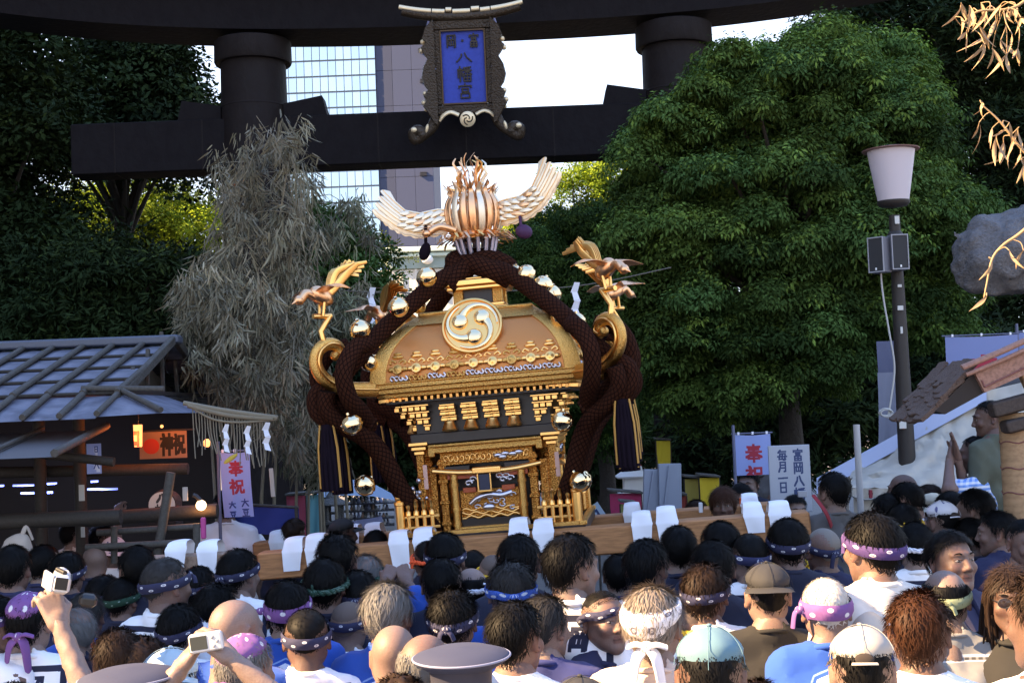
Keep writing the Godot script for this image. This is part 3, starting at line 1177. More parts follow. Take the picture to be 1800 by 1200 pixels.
func dead_bamboo() -> void:
	# cut bamboo with dried hanging leaves, tied up on the left before the gate's pillar
	var d := 11.6
	var straw := mat("dried_leaf", Color(0.18, 0.158, 0.105), 0.85)
	straw.vertex_color_use_as_albedo = true
	straw.cull_mode = BaseMaterial3D.CULL_DISABLED
	var cane := mat("dried_cane", Color(0.2, 0.17, 0.11), 0.6)
	var r := RandomNumberGenerator.new()
	r.seed = 5
	var sprays := []
	for q in 3:
		var g := G.new()
		for k in 8:
			var a := r.randf() * TAU
			var base := Vector3(cos(a), 0, sin(a)) * r.randf_range(0.0, 0.06) + Vector3(0, r.randf_range(-0.08, 0.02), 0)
			var dir := (Vector3(cos(a), 0, sin(a)) * r.randf_range(0.1, 0.55) + Vector3(0, -1, 0)).normalized()
			var l := r.randf_range(0.06, 0.125)
			var w := r.randf_range(0.0038, 0.0072)
			var sd := dir.cross(Vector3(cos(a * 3), 0, sin(a * 3))).normalized()
			var bend := Vector3(cos(a + 1), 0.0, sin(a + 1)) * l * r.randf_range(0.0, 0.25)
			var sh := r.randf_range(0.6, 1.35)
			g.col = Color(sh, sh * r.randf_range(0.94, 1.0), sh * r.randf_range(0.85, 1.0))
			var rows := []
			for s in 4:
				var t := s / 3.0
				var p := base + dir * l * t + bend * t * t
				var ww: float = w * [0.5, 1.0, 0.85, 0.08][s]
				rows.append([p - sd * ww, p + sd * ww])
			g.grid(rows)
		sprays.append(g.mesh())
	var clumps := [
		["tall dried bamboo bundle with hanging grey leaves before the gate's left pillar", "500,215 535,215 530,300 545,400 560,480 560,560 480,600 400,560 350,520 330,480 350,440 390,400 375,300 400,270 440,240", 430, 520, 0.55],
		["lower dried bamboo bundle drooping beside the pavilion gable", "295,560 330,480 430,480 520,540 540,640 560,760 500,770 420,720 380,690 320,640", 420, 900, 0.6],
		["greyish dried bamboo spray hanging behind the left gilded scroll", "480,560 560,480 650,500 640,560 560,600 570,700 590,800 560,840 500,800 470,700", 540, 900, 0.5],
		["thin feathery bamboo tips against the glass tower", "520,310 560,300 600,330 640,320 665,370 640,420 560,420 530,380", 590, 760, 0.4],
	]
	var counts := [125, 125, 120, 18]
	for q in 4:
		var c: Array = clumps[q]
		var dd: float = d + [0.0, -0.5, 0.5, 0.8][q]
		var foot := at(c[2], c[3], dd)
		var t := thing("dried_bamboo", c[0], "bamboo", Vector3(foot.x, 0, -dd), 0, "dried bamboo tied up on the left")
		var poly := poly_of(c[1])
		var xs := [[], [], []]
		var cl := [[], [], []]
		var twigs := G.new()
		var canes := G.new()
		var pts := []
		for k in counts[q]:
			# one drooping twig with its sprays
			var p := inside(poly, [])
			var w := at(p.x, p.y, dd + rng.randfn(0, c[4] * 0.55)) - t.position
			var run := Vector3(rng.randfn(0, 0.12), -rng.randf_range(0.1, 0.3), rng.randfn(0, 0.1))
			pts.append(w)
			twigs.tube([w - run * 0.3 + Vector3(0, 0.06, 0), w, w + run * 0.5], 0.0026, 4, false)
			var tone := rng.randf_range(0.55, 1.7)
			var green := rng.randf() * (0.55 if q >= 2 else 0.12)
			for s in 8:
				var o := w + run * rng.randf_range(-0.5, 0.6) + Vector3(rng.randfn(0, 0.035), rng.randfn(0, 0.03), rng.randfn(0, 0.035))
				var b := Basis.from_euler(Vector3(rng.randfn(0, 0.4), rng.randf() * TAU, rng.randfn(0.1, 0.4))).scaled(Vector3.ONE * rng.randf_range(0.75, 1.3))
				var v := rng.randi() % 3
				xs[v].append(Transform3D(b, o))
				var sh := tone * rng.randf_range(0.75, 1.2)
				cl[v].append(Color(sh * (1 - green * 0.45), sh, sh * (1 - green * 0.2)))
		for v in 3:
			many("leaves", sprays[v], straw, xs[v], cl[v], t)
		var top := Vector3.ZERO
		for p in pts:
			if p.y > top.y:
				top = p
		for s in 3:
			var lean := Vector3(top.x * rng.randf_range(0.6, 1.1), top.y * rng.randf_range(0.85, 1.0), top.z + rng.randfn(0, 0.1))
			canes.tube(curve([Vector3(s * 0.12 - 0.12, 0, 0), Vector3(s * 0.1 - 0.1 + lean.x * 0.25, lean.y * 0.5, 0), lean], 6), range(13).map(func(k): return lerpf(0.022, 0.006, k / 12.0)), 6)
			for k in pts.size() / 4:
				var e: Vector3 = pts[rng.randi() % pts.size()]
				var f := clampf((e.y + 0.15) / lean.y, 0.1, 0.98)
				var b0 := Vector3(s * 0.1 - 0.1 + lean.x * f * f, lean.y * f, lean.z * f)
				twigs.tube(curve([b0, b0.lerp(e, 0.6) + Vector3(0, 0.12, 0), e + Vector3(0, -0.05, 0)], 3), 0.0035, 4, false)
		part("canes", canes, cane, t)
		part("twigs", twigs, cane, t).set_meta("kind", "stuff")


func near_bamboo() -> void:
	# dried bamboo sprays in the sun, close by at the upper right
	var d := 3.9
	var straw := mat("dried_leaf_pale", Color(0.33, 0.23, 0.13), 0.7)
	straw.vertex_color_use_as_albedo = true
	straw.cull_mode = BaseMaterial3D.CULL_DISABLED
	straw.backlight_enabled = true
	straw.backlight = Color(0.4, 0.33, 0.22)
	var cane := mat("dried_twig", Color(0.3, 0.2, 0.1), 0.6)
	var sets := [
		["sunlit dried bamboo spray with curled leaves at the top right corner", "1860,-60 1790,10 1720,20 1690,45", [[1690, 30], [1700, 55], [1712, 20], [1722, 45], [1735, 15], [1740, 60], [1752, 35], [1760, 70], [1772, 20], [1780, 60], [1790, 85], [1770, 95], [1745, 85], [1730, 75], [1795, 30], [1705, 10], [1725, 5], [1690, 5], [1785, 5], [1760, 8]]],
		["sunlit dried bamboo twig drooping at the right edge above the boulder", "1870,330 1800,265 1760,215 1728,185", [[1728, 180], [1722, 215], [1745, 225], [1752, 240], [1775, 215], [1790, 225], [1765, 250], [1795, 270], [1780, 262], [1800, 290]]],
		["bare dried bamboo twig hanging in front of the boulder", "1880,330 1800,405 1765,430 1745,455 1735,500 1730,525", [[1800, 440], [1775, 440], [1735, 520], [1745, 460]]],
	]
	for c in sets:
		var path := []
		for p in poly_of(c[1]):
			path.append(at(p.x, p.y, d))
		var t := thing("bamboo_spray", c[0], "bamboo", Vector3(path[0].x, path[0].y, path[0].z))
		var g := G.new()
		var loc := path.map(func(p): return p - t.position)
		var cv := curve(loc, 6)
		g.tube(cv, range(cv.size()).map(func(k): return lerpf(0.006, 0.0016, k / float(cv.size()))), 6)
		for q in c[2]:
			var e := at(q[0], q[1], d + rng.randfn(0, 0.06)) - t.position
			var near: Vector3 = cv[0]
			for p in cv:
				if p.distance_to(e) < near.distance_to(e):
					near = p
			g.tube(curve([near, near.lerp(e, 0.6) + Vector3(rng.randfn(0, 0.008), 0.01, 0), e], 4), 0.0014, 5)
		part("twig", g, cane, t)
		for q in c[2]:
			var e := at(q[0], q[1], d + rng.randfn(0, 0.06)) - t.position
			for s in (2 if c[2].size() > 5 else 1):
				g = G.new()
				var l := rng.randf_range(0.045, 0.085)
				var w := rng.randf_range(0.004, 0.0075)
				var dir := Vector3(rng.randfn(0, 0.45), -1, rng.randfn(0, 0.3)).normalized()
				var sd := dir.cross(Vector3(rng.randfn(0, 1), 0, rng.randfn(0, 1))).normalized()
				var curl := sd.cross(dir) * l * rng.randf_range(-0.6, 0.6) + Vector3(rng.randfn(0, 0.4), 0, 0) * l
				var sh := rng.randf_range(0.7, 1.35)
				g.col = Color(sh, sh, sh)
				var rows := []
				for k in 7:
					var f := k / 6.0
					var p := e + dir * l * f + curl * f * f
					var ww := w * sin(PI * clampf(f * 0.92 + 0.06, 0, 1))
					var tw := sd.rotated(dir, f * 1.4)
					rows.append([p - tw * ww, p + tw.cross(dir) * ww * 0.5, p + tw * ww])
				g.grid(rows)
				part("leaf", g, straw, t)


func wood_mat(key: String, col: Color, rough := 0.75) -> StandardMaterial3D:
	var m := mat(key, col, rough)
	return textured(m, noise_tex("wood_c", 0.03, 0.0, Color(0.62, 0.6, 0.58), Color(1.2, 1.2, 1.2)), noise_tex("wood_n", 0.05, 3.0), Vector3(5, 5, 0.9), 0.6)


func cloth_mat(key: String, col: Color) -> StandardMaterial3D:
	var m := mat(key, col, 0.9)
	m.cull_mode = BaseMaterial3D.CULL_DISABLED
	m.rim_enabled = true
	m.rim = 0.2
	return textured(m, null, noise_tex("weave_n", 0.2, 2.0), Vector3(6, 6, 6), 0.35)


func hang(w: float, h: float, wave: float, sway := 0.0, sag := 0.0, nx := 10, ny := 14, seed_ := 1) -> G:
	# a hanging cloth: its upper edge runs along x from 0, it falls along -y
	var g := G.new()
	var r := RandomNumberGenerator.new()
	r.seed = seed_
	var ph := r.randf() * 6.0
	var rows := []
	var uvs := []
	for k in ny + 1:
		var t := float(k) / ny
		var row := []
		var uv := []
		for s in nx + 1:
			var f := float(s) / nx
			row.append(Vector3(f * w + sway * t * t, -t * h - sag * sin(PI * f) * (1 - t), wave * (sin(f * 7.0 + ph + t * 1.6) * 0.6 + sin(f * 13.0 - ph + t * 3.0) * 0.35) * (0.25 + t)))
			uv.append(Vector2(f, t))
		rows.append(row)
		uvs.append(uv)
	g.grid(rows, uvs)
	return g


func banner_picture(chars: String, red: int, ground: Color, w := 192, h := 512, pen := 13.0, small := "") -> ImageTexture:
	var im := Image.create(w, h, false, Image.FORMAT_RGB8)
	im.fill(ground)
	var y := 44.0
	var k := 0
	for ch in chars:
		brush(im, ch, w * 0.26, y, w * 0.5, w * 0.5, pen, ink(0.35, 0.03, 0.05) if k < red else ink(0.03, 0.05, 0.2))
		y += w * 0.62
		k += 1
	for ch in small:
		brush(im, ch, w * 0.6, y + 8, w * 0.28, w * 0.28, pen * 0.55, ink(0.03, 0.05, 0.2))
		brush(im, ch, w * 0.2, y + 20, w * 0.24, w * 0.24, pen * 0.55, ink(0.03, 0.05, 0.2))
		y += w * 0.34
	return picture(im)


func print_mat(key: String, tex: Texture2D, rough := 0.85) -> StandardMaterial3D:
	var m := mat(key, Color(1, 1, 1), rough)
	m.albedo_texture = tex
	m.cull_mode = BaseMaterial3D.CULL_DISABLED
	return m


func lamp_in(parent: Node3D, where: Vector3, col: Color, energy: float, size := 0.03) -> void:
	var l := OmniLight3D.new()
	l.name = "light"
	l.position = where
	l.light_color = col
	l.light_energy = energy
	l.light_size = size
	l.omni_range = 6.0
	l.omni_attenuation = 2.0
	l.shadow_enabled = true
	parent.add_child(l, true)


func glow_mat(key: String, col: Color, power: float) -> StandardMaterial3D:
	var m := mat(key, col, 0.7)
	m.emission_enabled = true
	m.emission = Color(col.r, col.g, col.b).linear_to_srgb()
	m.emission_energy_multiplier = power
	return m


func pavilion() -> void:
	var px := 2400.0
	var xr := -2.6
	var xl := -7.2
	var zr := -10.5
	var ridge := at(303, 606, 10.5).y
	var eave := at(207, 692, 9.0).y
	var t := thing("festival_pavilion", "dark log pavilion with a battened sheet roof on the left", "pavilion", Vector3(-4.6, 0, -10.5))
	var o := t.position
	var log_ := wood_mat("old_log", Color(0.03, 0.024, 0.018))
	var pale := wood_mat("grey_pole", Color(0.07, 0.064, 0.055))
	var sheet := mat("roof_sheet", Color(0.17, 0.175, 0.225), 0.6)
	textured(sheet, noise_tex("sheet_c", 0.02, 0.0, Color(0.35, 0.36, 0.4), Color(1.3, 1.3, 1.3)), noise_tex("sheet_n", 0.025, 3.0), Vector3(0.9, 0.9, 0.9), 0.5)
	# front slope: separate sheets between battens, each slightly bowed
	var up := Vector3(0, ridge - eave, -1.5)
	var sl := up.length()
	var slope := up.normalized()
	var cols := 20
	var cw := (xr - xl) / cols
	for side in 2:
		var dirv := slope if side == 0 else Vector3(slope.x, slope.y, -slope.z)
		var foot_z: float = 1.5 if side == 0 else -1.5
		for c in cols:
			for r in 4:
				var g := G.new()
				var rows := []
				for a in 4:
					var row := []
					for b in 4:
						var bow := 0.018 * sin(PI * a / 3.0) * sin(PI * b / 3.0)
						var nrm := Vector3(0, 0.94, 0.34 if side == 0 else -0.34)
						row.append(Vector3((b / 3.0) * (cw - 0.012), 0, 0) + dirv * ((a / 3.0) * (sl / 4 - 0.014)) + nrm * bow)
					rows.append(row)
				g.grid(rows)
				part("roof_sheet", g, sheet, t, Transform3D(Basis.IDENTITY, Vector3(xl + c * cw, eave + 0.02 * (3 - r) * 0, 1.5) + Vector3(0, 0, 0) + (Vector3.ZERO) - Vector3(o.x, 0, 0) + Vector3(0, 0, foot_z - 1.5) + dirv * (r * sl / 4)))
		for c in cols + 1:
			var g := G.new()
			var x := xl + c * cw - o.x
			g.tube([Vector3(x, eave + 0.03, foot_z) - dirv * 0.06, Vector3(x, ridge + 0.03, 0)], 0.021, 7)
			part("batten", g, pale, t)
		for r in 4:
			var g := G.new()
			var p := Vector3(0, eave + 0.008, foot_z) + dirv * (r * sl / 4)
			g.tube([Vector3(xl - o.x, p.y, p.z), Vector3(xr - o.x, p.y, p.z)], 0.013, 6)
			part("purlin", g, log_, t)
	var g := G.new()
	g.box(Vector3((xl + xr) / 2 - o.x, ridge + 0.04, 0), Vector3(xr - xl + 0.1, 0.07, 0.16), 0.02)
	part("ridge_cap", g, mat("ridge_sheet", Color(0.08, 0.09, 0.12), 0.5), t)
	# gable end: verge boards, straw behind, tie
	for s in [1, -1]:
		g = G.new()
		g.beam(Vector3(xr - o.x, eave - 0.05, 1.58 * s), Vector3(xr - o.x, ridge + 0.05, 0), 0.05, 0.07, 0.01)
		part("verge_board", g, pale, t)
	g = G.new()
	g.beam(Vector3(xr - o.x - 0.06, eave - 0.06, 1.5), Vector3(xr - o.x - 0.06, eave - 0.06, -1.5), 0.09, 0.11, 0.02)
	part("tie_beam", g, log_, t)
	g = G.new()
	g.prism(PackedVector2Array([Vector2(-1.3, 0), Vector2(1.3, 0), Vector2(0, ridge - eave - 0.08)]), 0.04, Transform3D(Basis(Vector3.UP, PI / 2), Vector3(xr - o.x - 0.3, eave, 0)))
	part("gable_wall", g, mat("gable_inside", Color(0.12, 0.1, 0.08), 0.95), t)
	for k in 5:
		g = G.new()
		g.beam(Vector3(xr - o.x - 0.1, eave, -0.9 + k * 0.45), Vector3(xr - o.x - 0.1, eave + 0.5 - absf(k - 2) * 0.15, -0.8 + k * 0.4), 0.03, 0.03, 0.005)
		part("gable_strut", g, pale, t)
	# lower skirt of the roof along the front and round the gable end
	var e0 := Vector3(xr - o.x, eave, 1.5)
	var drop := Vector3(0, -0.15, 0.5)
	for c in cols:
		var g2 := G.new()
		var p := Vector3(xl + c * cw - o.x, eave - 0.01, 1.5)
		g2.flat([p, p + drop, p + drop + Vector3(cw - 0.012, 0, 0), p + Vector3(cw - 0.012, 0, 0)])
		part("roof_sheet", g2, sheet, t)
		if c % 2 == 0 or c > cols - 4:
			g2 = G.new()
			g2.tube([p + Vector3(0, 0.03, 0), p + drop * 1.04 + Vector3(0, 0.03, 0)], 0.021, 7)
			part("batten", g2, pale, t)
	g = G.new()
	g.flat([e0, e0 + drop, e0 + Vector3(0.34, -0.14, 0.3)])
	part("skirt_sheet", g, sheet, t)
	g = G.new()
	g.flat([e0, e0 + Vector3(0.34, -0.14, 0.3), e0 + Vector3(0.36, -0.14, -1.1), e0 + Vector3(0, 0, -1.1)])
	part("skirt_sheet", g, sheet, t)
	for q in [[Vector3(0, 0.03, 0), Vector3(0.35, -0.12, 0.31)], [Vector3(-0.25, 0.045, 0.0), Vector3(0.3, 0.02, 0.02)], [Vector3(0.0, 0.02, -0.02), Vector3(0.0, -0.13, 0.51)]]:
		g = G.new()
		g.tube([e0 + q[0], e0 + q[1]], 0.02, 7)
		part("batten", g, pale, t)
	# lower awning in front
	var a0 := at(187, 755, 9.0)
	var a1 := at(97, 803, 7.95)
	var av := a1 - a0
	for c in 8:
		g = G.new()
		var x0 := Vector3(-0.42 * c, 0, 0) + a0 - o
		g.flat([x0 + Vector3(-0.415, 0, 0), x0 + av + Vector3(-0.415, 0, 0), x0 + av, x0])
		part("awning_sheet", g, mat("awning_sheet", Color(0.1, 0.095, 0.1), 0.6), t)
		g = G.new()
		g.tube([x0 + Vector3(0, 0.025, 0), x0 + av * 1.02 + Vector3(0, 0.025, 0)], 0.026 if c == 0 else 0.016, 6)
		part("awning_pole", g, pale, t)
	# posts and rails
	for q in [[70, 9.3], [140, 9.3], [-60, 9.3], [-60, 12.0], [180, 12.0], [310, 12.0], [372, 12.0]]:
		var b := at(q[0], 880, q[1]) - o
		g = G.new()
		g.tube([Vector3(b.x, 0, b.z), Vector3(b.x + 0.01, 1.2, b.z), Vector3(b.x, eave - 0.02, b.z)], 0.042, 9)
		part("post", g, log_, t)
	for q in [[-60, 920, 212, 908, 8.6, 0.05], [145, 914, 382, 898, 9.0, 0.05], [-60, 832, 330, 824, 9.4, 0.04], [60, 797, 200, 812, 8.7, 0.03]]:
		g = G.new()
		g.tube([at(q[0], q[1], q[4]) - o, at(q[2], q[3], q[4]) - o], q[5], 9)
		part("rail", g, log_, t)
	for q in [[170, 936, 350, 925, 8.8], [150, 962, 330, 953, 8.7]]:
		g = G.new()
		g.tube([at(q[0], q[1], q[4]) - o, at(q[2], q[3], q[4]) - o], 0.022, 8)
		part("bamboo_rail", g, pale, t)
	for q in [[300, 830, 275, 985, 8.75, 0.03], [200, 925, 200, 990, 8.75, 0.022], [345, 920, 345, 975, 8.7, 0.024]]:
		g = G.new()
		g.tube([at(q[0], q[1], q[4]) - o, at(q[2], q[3], q[4]) - o], q[5], 8)
		part("bamboo_pole", g, pale, t)
	# back wall and floor
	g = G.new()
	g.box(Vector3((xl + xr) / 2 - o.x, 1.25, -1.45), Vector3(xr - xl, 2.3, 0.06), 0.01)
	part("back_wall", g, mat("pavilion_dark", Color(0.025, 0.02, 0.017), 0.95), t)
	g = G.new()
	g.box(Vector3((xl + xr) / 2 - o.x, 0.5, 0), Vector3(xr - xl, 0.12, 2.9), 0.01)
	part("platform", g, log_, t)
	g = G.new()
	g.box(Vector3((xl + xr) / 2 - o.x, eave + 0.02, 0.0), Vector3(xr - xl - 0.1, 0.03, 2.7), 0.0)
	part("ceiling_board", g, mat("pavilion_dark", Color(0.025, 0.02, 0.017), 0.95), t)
	# pale notices on the posts
	for q in [[143, 866, 8.92, 10, 28], [283, 940, 8.9, 9, 24], [325, 868, 8.9, 9, 24], [145, 935, 8.9, 7, 18]]:
		g = G.new()
		var k: float = q[2] / px
		g.box(at(q[0], q[1], q[2]) - o, Vector3(q[3] * k, q[4] * k, 0.006), 0.001)
		part("paper_slip", g, mat("old_paper", Color(0.42, 0.4, 0.36), 0.9), t)
	pavilion_things()


func pavilion_things() -> void:
	# tubes of cold light hanging inside
	var tube := glow_mat("cold_tube", Color(0.3, 0.36, 1.0), 0.085)
	var names := ["upper left cold light tube inside the pavilion", "short upper cold light tube left of the pavilion's second post", "lower left cold light tube inside the pavilion", "short lower cold light tube left of the pavilion's second post", "longest cold light tube right of the pavilion's second post", "shortest faint light tube above the longest one in the pavilion", "light tube cut by the left edge of the photo inside the pavilion"]
	var k := 0
	for q in [[22, 64, 853], [77, 99, 850], [36, 64, 867], [77, 92, 866], [153, 206, 860], [159, 172, 846], [-14, 6, 854]]:
		var g := G.new()
		var a := at(q[0], q[2], 10.9)
		var b := at(q[1], q[2] - 1, 10.9)
		g.tube([a, b], 0.009, 8)
		var w := whole("light_tube", g, tube, names[k], "light", "cold light tubes in the pavilion")
		lamp_in(w, Vector3(0, -0.03, 0.03), Color(0.7, 0.76, 1.0), 0.005)
		k += 1
	# bare bulb
	var p := at(353, 888, 8.9)
	var t := thing("light_bulb", "glowing round bare bulb at the right end of the pavilion's rail", "light", p)
	var g := G.new()
	g.ball(Vector3.ZERO, Vector3.ONE * 0.034, 16, 10)
	part("bulb", g, glow_mat("bulb", Color(1.0, 0.62, 0.3), 0.7), t)
	g = G.new()
	g.tube([Vector3(0, 0.03, 0), Vector3(-0.03, 0.06, 0), Vector3(-0.05, 0.07, 0)], 0.014, 8)
	part("socket", g, mat("dark_metal", Color(0.02, 0.02, 0.025), 0.5), t)
	lamp_in(t, Vector3.ZERO, Color(1.0, 0.66, 0.36), 0.006)
	# paper lantern
	var im := Image.create(96, 160, false, Image.FORMAT_RGB8)
	im.fill(ink(0.9, 0.4, 0.14))
	brush(im, "日", 28, 24, 40, 44, 8, ink(0.35, 0.06, 0.03))
	brush(im, "神", 28, 86, 42, 50, 7, ink(0.35, 0.06, 0.03))
	p = at(242, 766, 9.3)
	t = thing("paper_lantern", "lit square orange paper lantern under the pavilion roof", "lantern", p + Vector3(0, -0.075, 0))
	g = G.new()
	var prof := [Vector2(0.03, 0), Vector2(0.036, 0.003), Vector2(0.042, 0.15), Vector2(0.03, 0.152)]
	g.lathe(Transform3D.IDENTITY, prof, 4)
	var lm := glow_mat("lantern_paper", Color(1.0, 0.42, 0.14), 0.2)
	lm.emission_texture = picture(im)
	lm.emission = Color(1, 1, 1)
	lm.emission_operator = BaseMaterial3D.EMISSION_OP_MULTIPLY
	lm.albedo_texture = picture(im)
	part("paper", g, lm, t, Transform3D(Basis(Vector3.UP, PI / 4 + 0.3), Vector3.ZERO))
	g = G.new()
	g.tube([Vector3(0, 0.15, 0), Vector3(0, 0.3, -0.05)], 0.004, 6)
	part("hanger", g, mat("dark_metal", Color(0.02, 0.02, 0.025), 0.5), t)
	lamp_in(t, Vector3(0, 0.07, 0.08), Color(1.0, 0.5, 0.2), 0.012)
	p = at(363, 778, 9.6)
	t = thing("paper_lantern", "tiny glowing orange lantern among the straw strings", "lantern", p + Vector3(0, -0.03, 0))
	g = G.new()
	g.lathe(Transform3D.IDENTITY, [Vector2(0.012, 0), Vector2(0.022, 0.01), Vector2(0.024, 0.04), Vector2(0.012, 0.056)], 10)
	part("paper", g, glow_mat("small_lantern", Color(1.0, 0.4, 0.12), 0.25), t)
	lamp_in(t, Vector3(0, 0.03, 0), Color(1.0, 0.5, 0.2), 0.003, 0.01)
	# painted banner with a red sun and black brushwork
	im = Image.create(256, 160, false, Image.FORMAT_RGB8)
	im.fill(ink(0.3, 0.17, 0.1))
	for y in 160:
		for x in 256:
			if Vector2(x - 62, y - 88).length() < 44:
				im.set_pixel(x, y, ink(0.5, 0.045, 0.02))
	brush(im, "神", 112, 18, 70, 124, 15, ink(0.02, 0.015, 0.01))
	brush(im, "祝", 180, 22, 66, 118, 13, ink(0.02, 0.015, 0.01))
	var a := at(244, 758, 9.8)
	t = thing("painted_banner", "red sun banner with black brush strokes lit by the lantern", "banner", a)
	part("cloth", hang(0.34, 0.2, 0.006), print_mat("sun_banner", picture(im)), t)
	g = G.new()
	g.tube([Vector3(-0.02, 0, 0), Vector3(0.4, 0, 0)], 0.008, 6)
	part("rod", g, mat("dark_metal", Color(0.02, 0.02, 0.025), 0.5), t)
	lamp_in(t, Vector3(0.22, 0.03, 0.22), Color(1.0, 0.55, 0.25), 0.007)
	var bulb := G.new()
	bulb.ball(Vector3(0.22, 0.03, 0.22), Vector3.ONE * 0.012, 8, 6)
	part("lamp_bulb", bulb, glow_mat("small_lantern", Color(1.0, 0.4, 0.12), 0.25), t)
	# blue poster
	im = Image.create(80, 150, false, Image.FORMAT_RGB8)
	im.fill(ink(0.3, 0.38, 0.72))
	for q in [[40, 20, 20, 26], [48, 46, 12, 40], [38, 80, 26, 50], [52, 96, 20, 46]]:
		im.fill_rect(Rect2i(q[0], q[1], q[2], q[3]), ink(0.6, 0.66, 0.85))
	brush(im, "日", 40, 14, 26, 30, 5, ink(0.05, 0.08, 0.3))
	brush(im, "大", 36, 78, 34, 50, 5, ink(0.05, 0.08, 0.3))
	g = hang(0.098, 0.2, 0.002)
	a = at(151, 780, 9.1)
	for q in g.v.size():
		g.v[q] += a
	whole("poster", g, print_mat("blue_poster", picture(im)), "pale blue poster hanging by the pavilion's second post", "poster")
	# drum
	im = Image.create(128, 128, false, Image.FORMAT_RGB8)
	im.fill(ink(0.52, 0.49, 0.42))
	brush(im, "八", 36, 10, 56, 44, 9, ink(0.03, 0.03, 0.03))
	brush(im, "幡", 30, 60, 68, 60, 7, ink(0.03, 0.03, 0.03))
	p = at(283, 888, 9.4)
	t = thing("drum", "white faced festival drum with black characters on the pavilion rail", "drum", p + Vector3(0, -0.11, 0))
	g = G.new()
	g.lathe(Transform3D(Basis(Vector3.RIGHT, PI / 2), Vector3(0, 0.11, -0.12)), [Vector2(0.09, -0.1), Vector2(0.105, 0.0), Vector2(0.096, 0.1)], 24)
	part("barrel", g, wood_mat("drum_wood", Color(0.1, 0.05, 0.03)), t)
	g = G.new()
	var ring := []
	for q in 24:
		ring.append(Vector3(cos(TAU * q / 24) * 0.092, 0.11 + sin(TAU * q / 24) * 0.092, -0.015))
	g.flat(ring, ring.map(func(v): return Vector2(v.x / 0.19 + 0.5, 0.5 - (v.y - 0.11) / 0.19)))
	part("drumhead", g, print_mat("drumhead", picture(im)), t)
	g = G.new()
	g.box(Vector3(0, -0.03, -0.1), Vector3(0.2, 0.06, 0.2), 0.01)
	part("stand", g, mat("pavilion_dark", Color(0.025, 0.02, 0.017), 0.95), t)
	# straw rope bar with hanging strings and folded paper
	var d := 8.9
	t = thing("straw_rope", "straw rope on a bamboo bar with hanging strings and folded papers right of the pavilion", "straw rope", at(400, 735, d))
	var o := t.position
	var straw := mat("straw", Color(0.2, 0.175, 0.125), 0.9)
	g = G.new()
	g.tube(curve([at(322, 708, d) - o, at(400, 722, d) - o, at(488, 734, d) - o]), 0.016, 7)
	g.tube(curve([at(330, 712, d) - o, at(400, 729, d) - o, at(480, 736, d) - o]), 0.018, 7)
	g.tube(curve([at(322, 706, d) - o, at(370, 735, d) - o, at(420, 742, d) - o, at(486, 737, d) - o]), 0.008, 7)
	part("bar", g, straw, t)
	for k2 in 27:
		var x := 338 + k2 * 5.1
		g = G.new()
		var y0 := 718 + k2 * 0.85
		var l := rng.randf_range(60, 88)
		g.tube(curve([at(x, y0, d) - o, at(x + 2, y0 + l * 0.5, d + 0.02) - o, at(x + rng.randf_range(-4, 12), y0 + l, d) - o], 4), 0.004, 5)
		part("straw_string", g, straw, t)
	for q in [[395, 745, 0.6], [433, 748, 0.7], [466, 742, 1.0]]:
		part("folded_paper", zigzag(0.03 * q[2] + 0.035, 0.17), mat("white_paper", Color(0.75, 0.76, 0.82), 0.85), t, Transform3D(Basis(Vector3.UP, 0.4), at(q[0], q[1], d - 0.02) - o))
	g = G.new()
	g.ball(Vector3.ZERO, Vector3(0.016, 0.055, 0.012), 12, 8, Basis(Vector3(0, 0, 1), -1.0))
	for q in g.v.size():
		g.v[q] += at(405, 806, d)
	whole("straw_charm", g, mat("yellow_straw", Color(0.5, 0.36, 0.05), 0.8), "small yellow straw charm below the straw strings", "charm")
	# two long paper slips with writing on the dark post behind
	g = G.new()
	g.box(at(478, 848, 9.6), Vector3(0.03, 0.2, 0.01), 0.002, Basis(Vector3(0, 0, 1), 0.05))
	whole("paper_slip", g, mat("old_paper", Color(0.42, 0.4, 0.36), 0.9), "long narrow pale paper slip hanging right of the white and red banner", "paper")
	# white banner with red characters
	nobori("hanging_banner", "white festival banner with red characters behind the straw strings", at(386, 795, 9.9), 0.215, 0.47, "奉祝", 2, "大豆", true, 0.02)
	# blue tarp
	t = thing("blue_tarp", "dark blue tarpaulin slung behind the photographer with the white cap", "tarpaulin", at(405, 885, 10.5))
	g = hang(0.52, 0.22, 0.02, 0.0, 0.0, 10, 8, 3)
	for q in g.v.size():
		g.v[q].y -= (g.v[q].x / 0.52) * 0.045
	part("sheet", g, cloth_mat("blue_tarp", Color(0.03, 0.045, 0.22)), t)
	g = G.new()
	g.tube([Vector3(0.0, 0.0, 0), Vector3(0.52, -0.05, 0)], 0.012, 6)
	g.tube([Vector3(0.5, -0.05, 0), Vector3(0.53, -1.7, 0)], 0.014, 6)
	part("frame", g, wood_mat("grey_pole", Color(0.07, 0.064, 0.055)), t)
	g = G.new()
	g.box(at(357, 928, 8.4), Vector3(0.03, 0.13, 0.03), 0.006)
	whole("pink_tube", g, mat("pink", Color(0.42, 0.05, 0.22), 0.6), "short bright pink tube standing by the pavilion's right post", "tube")


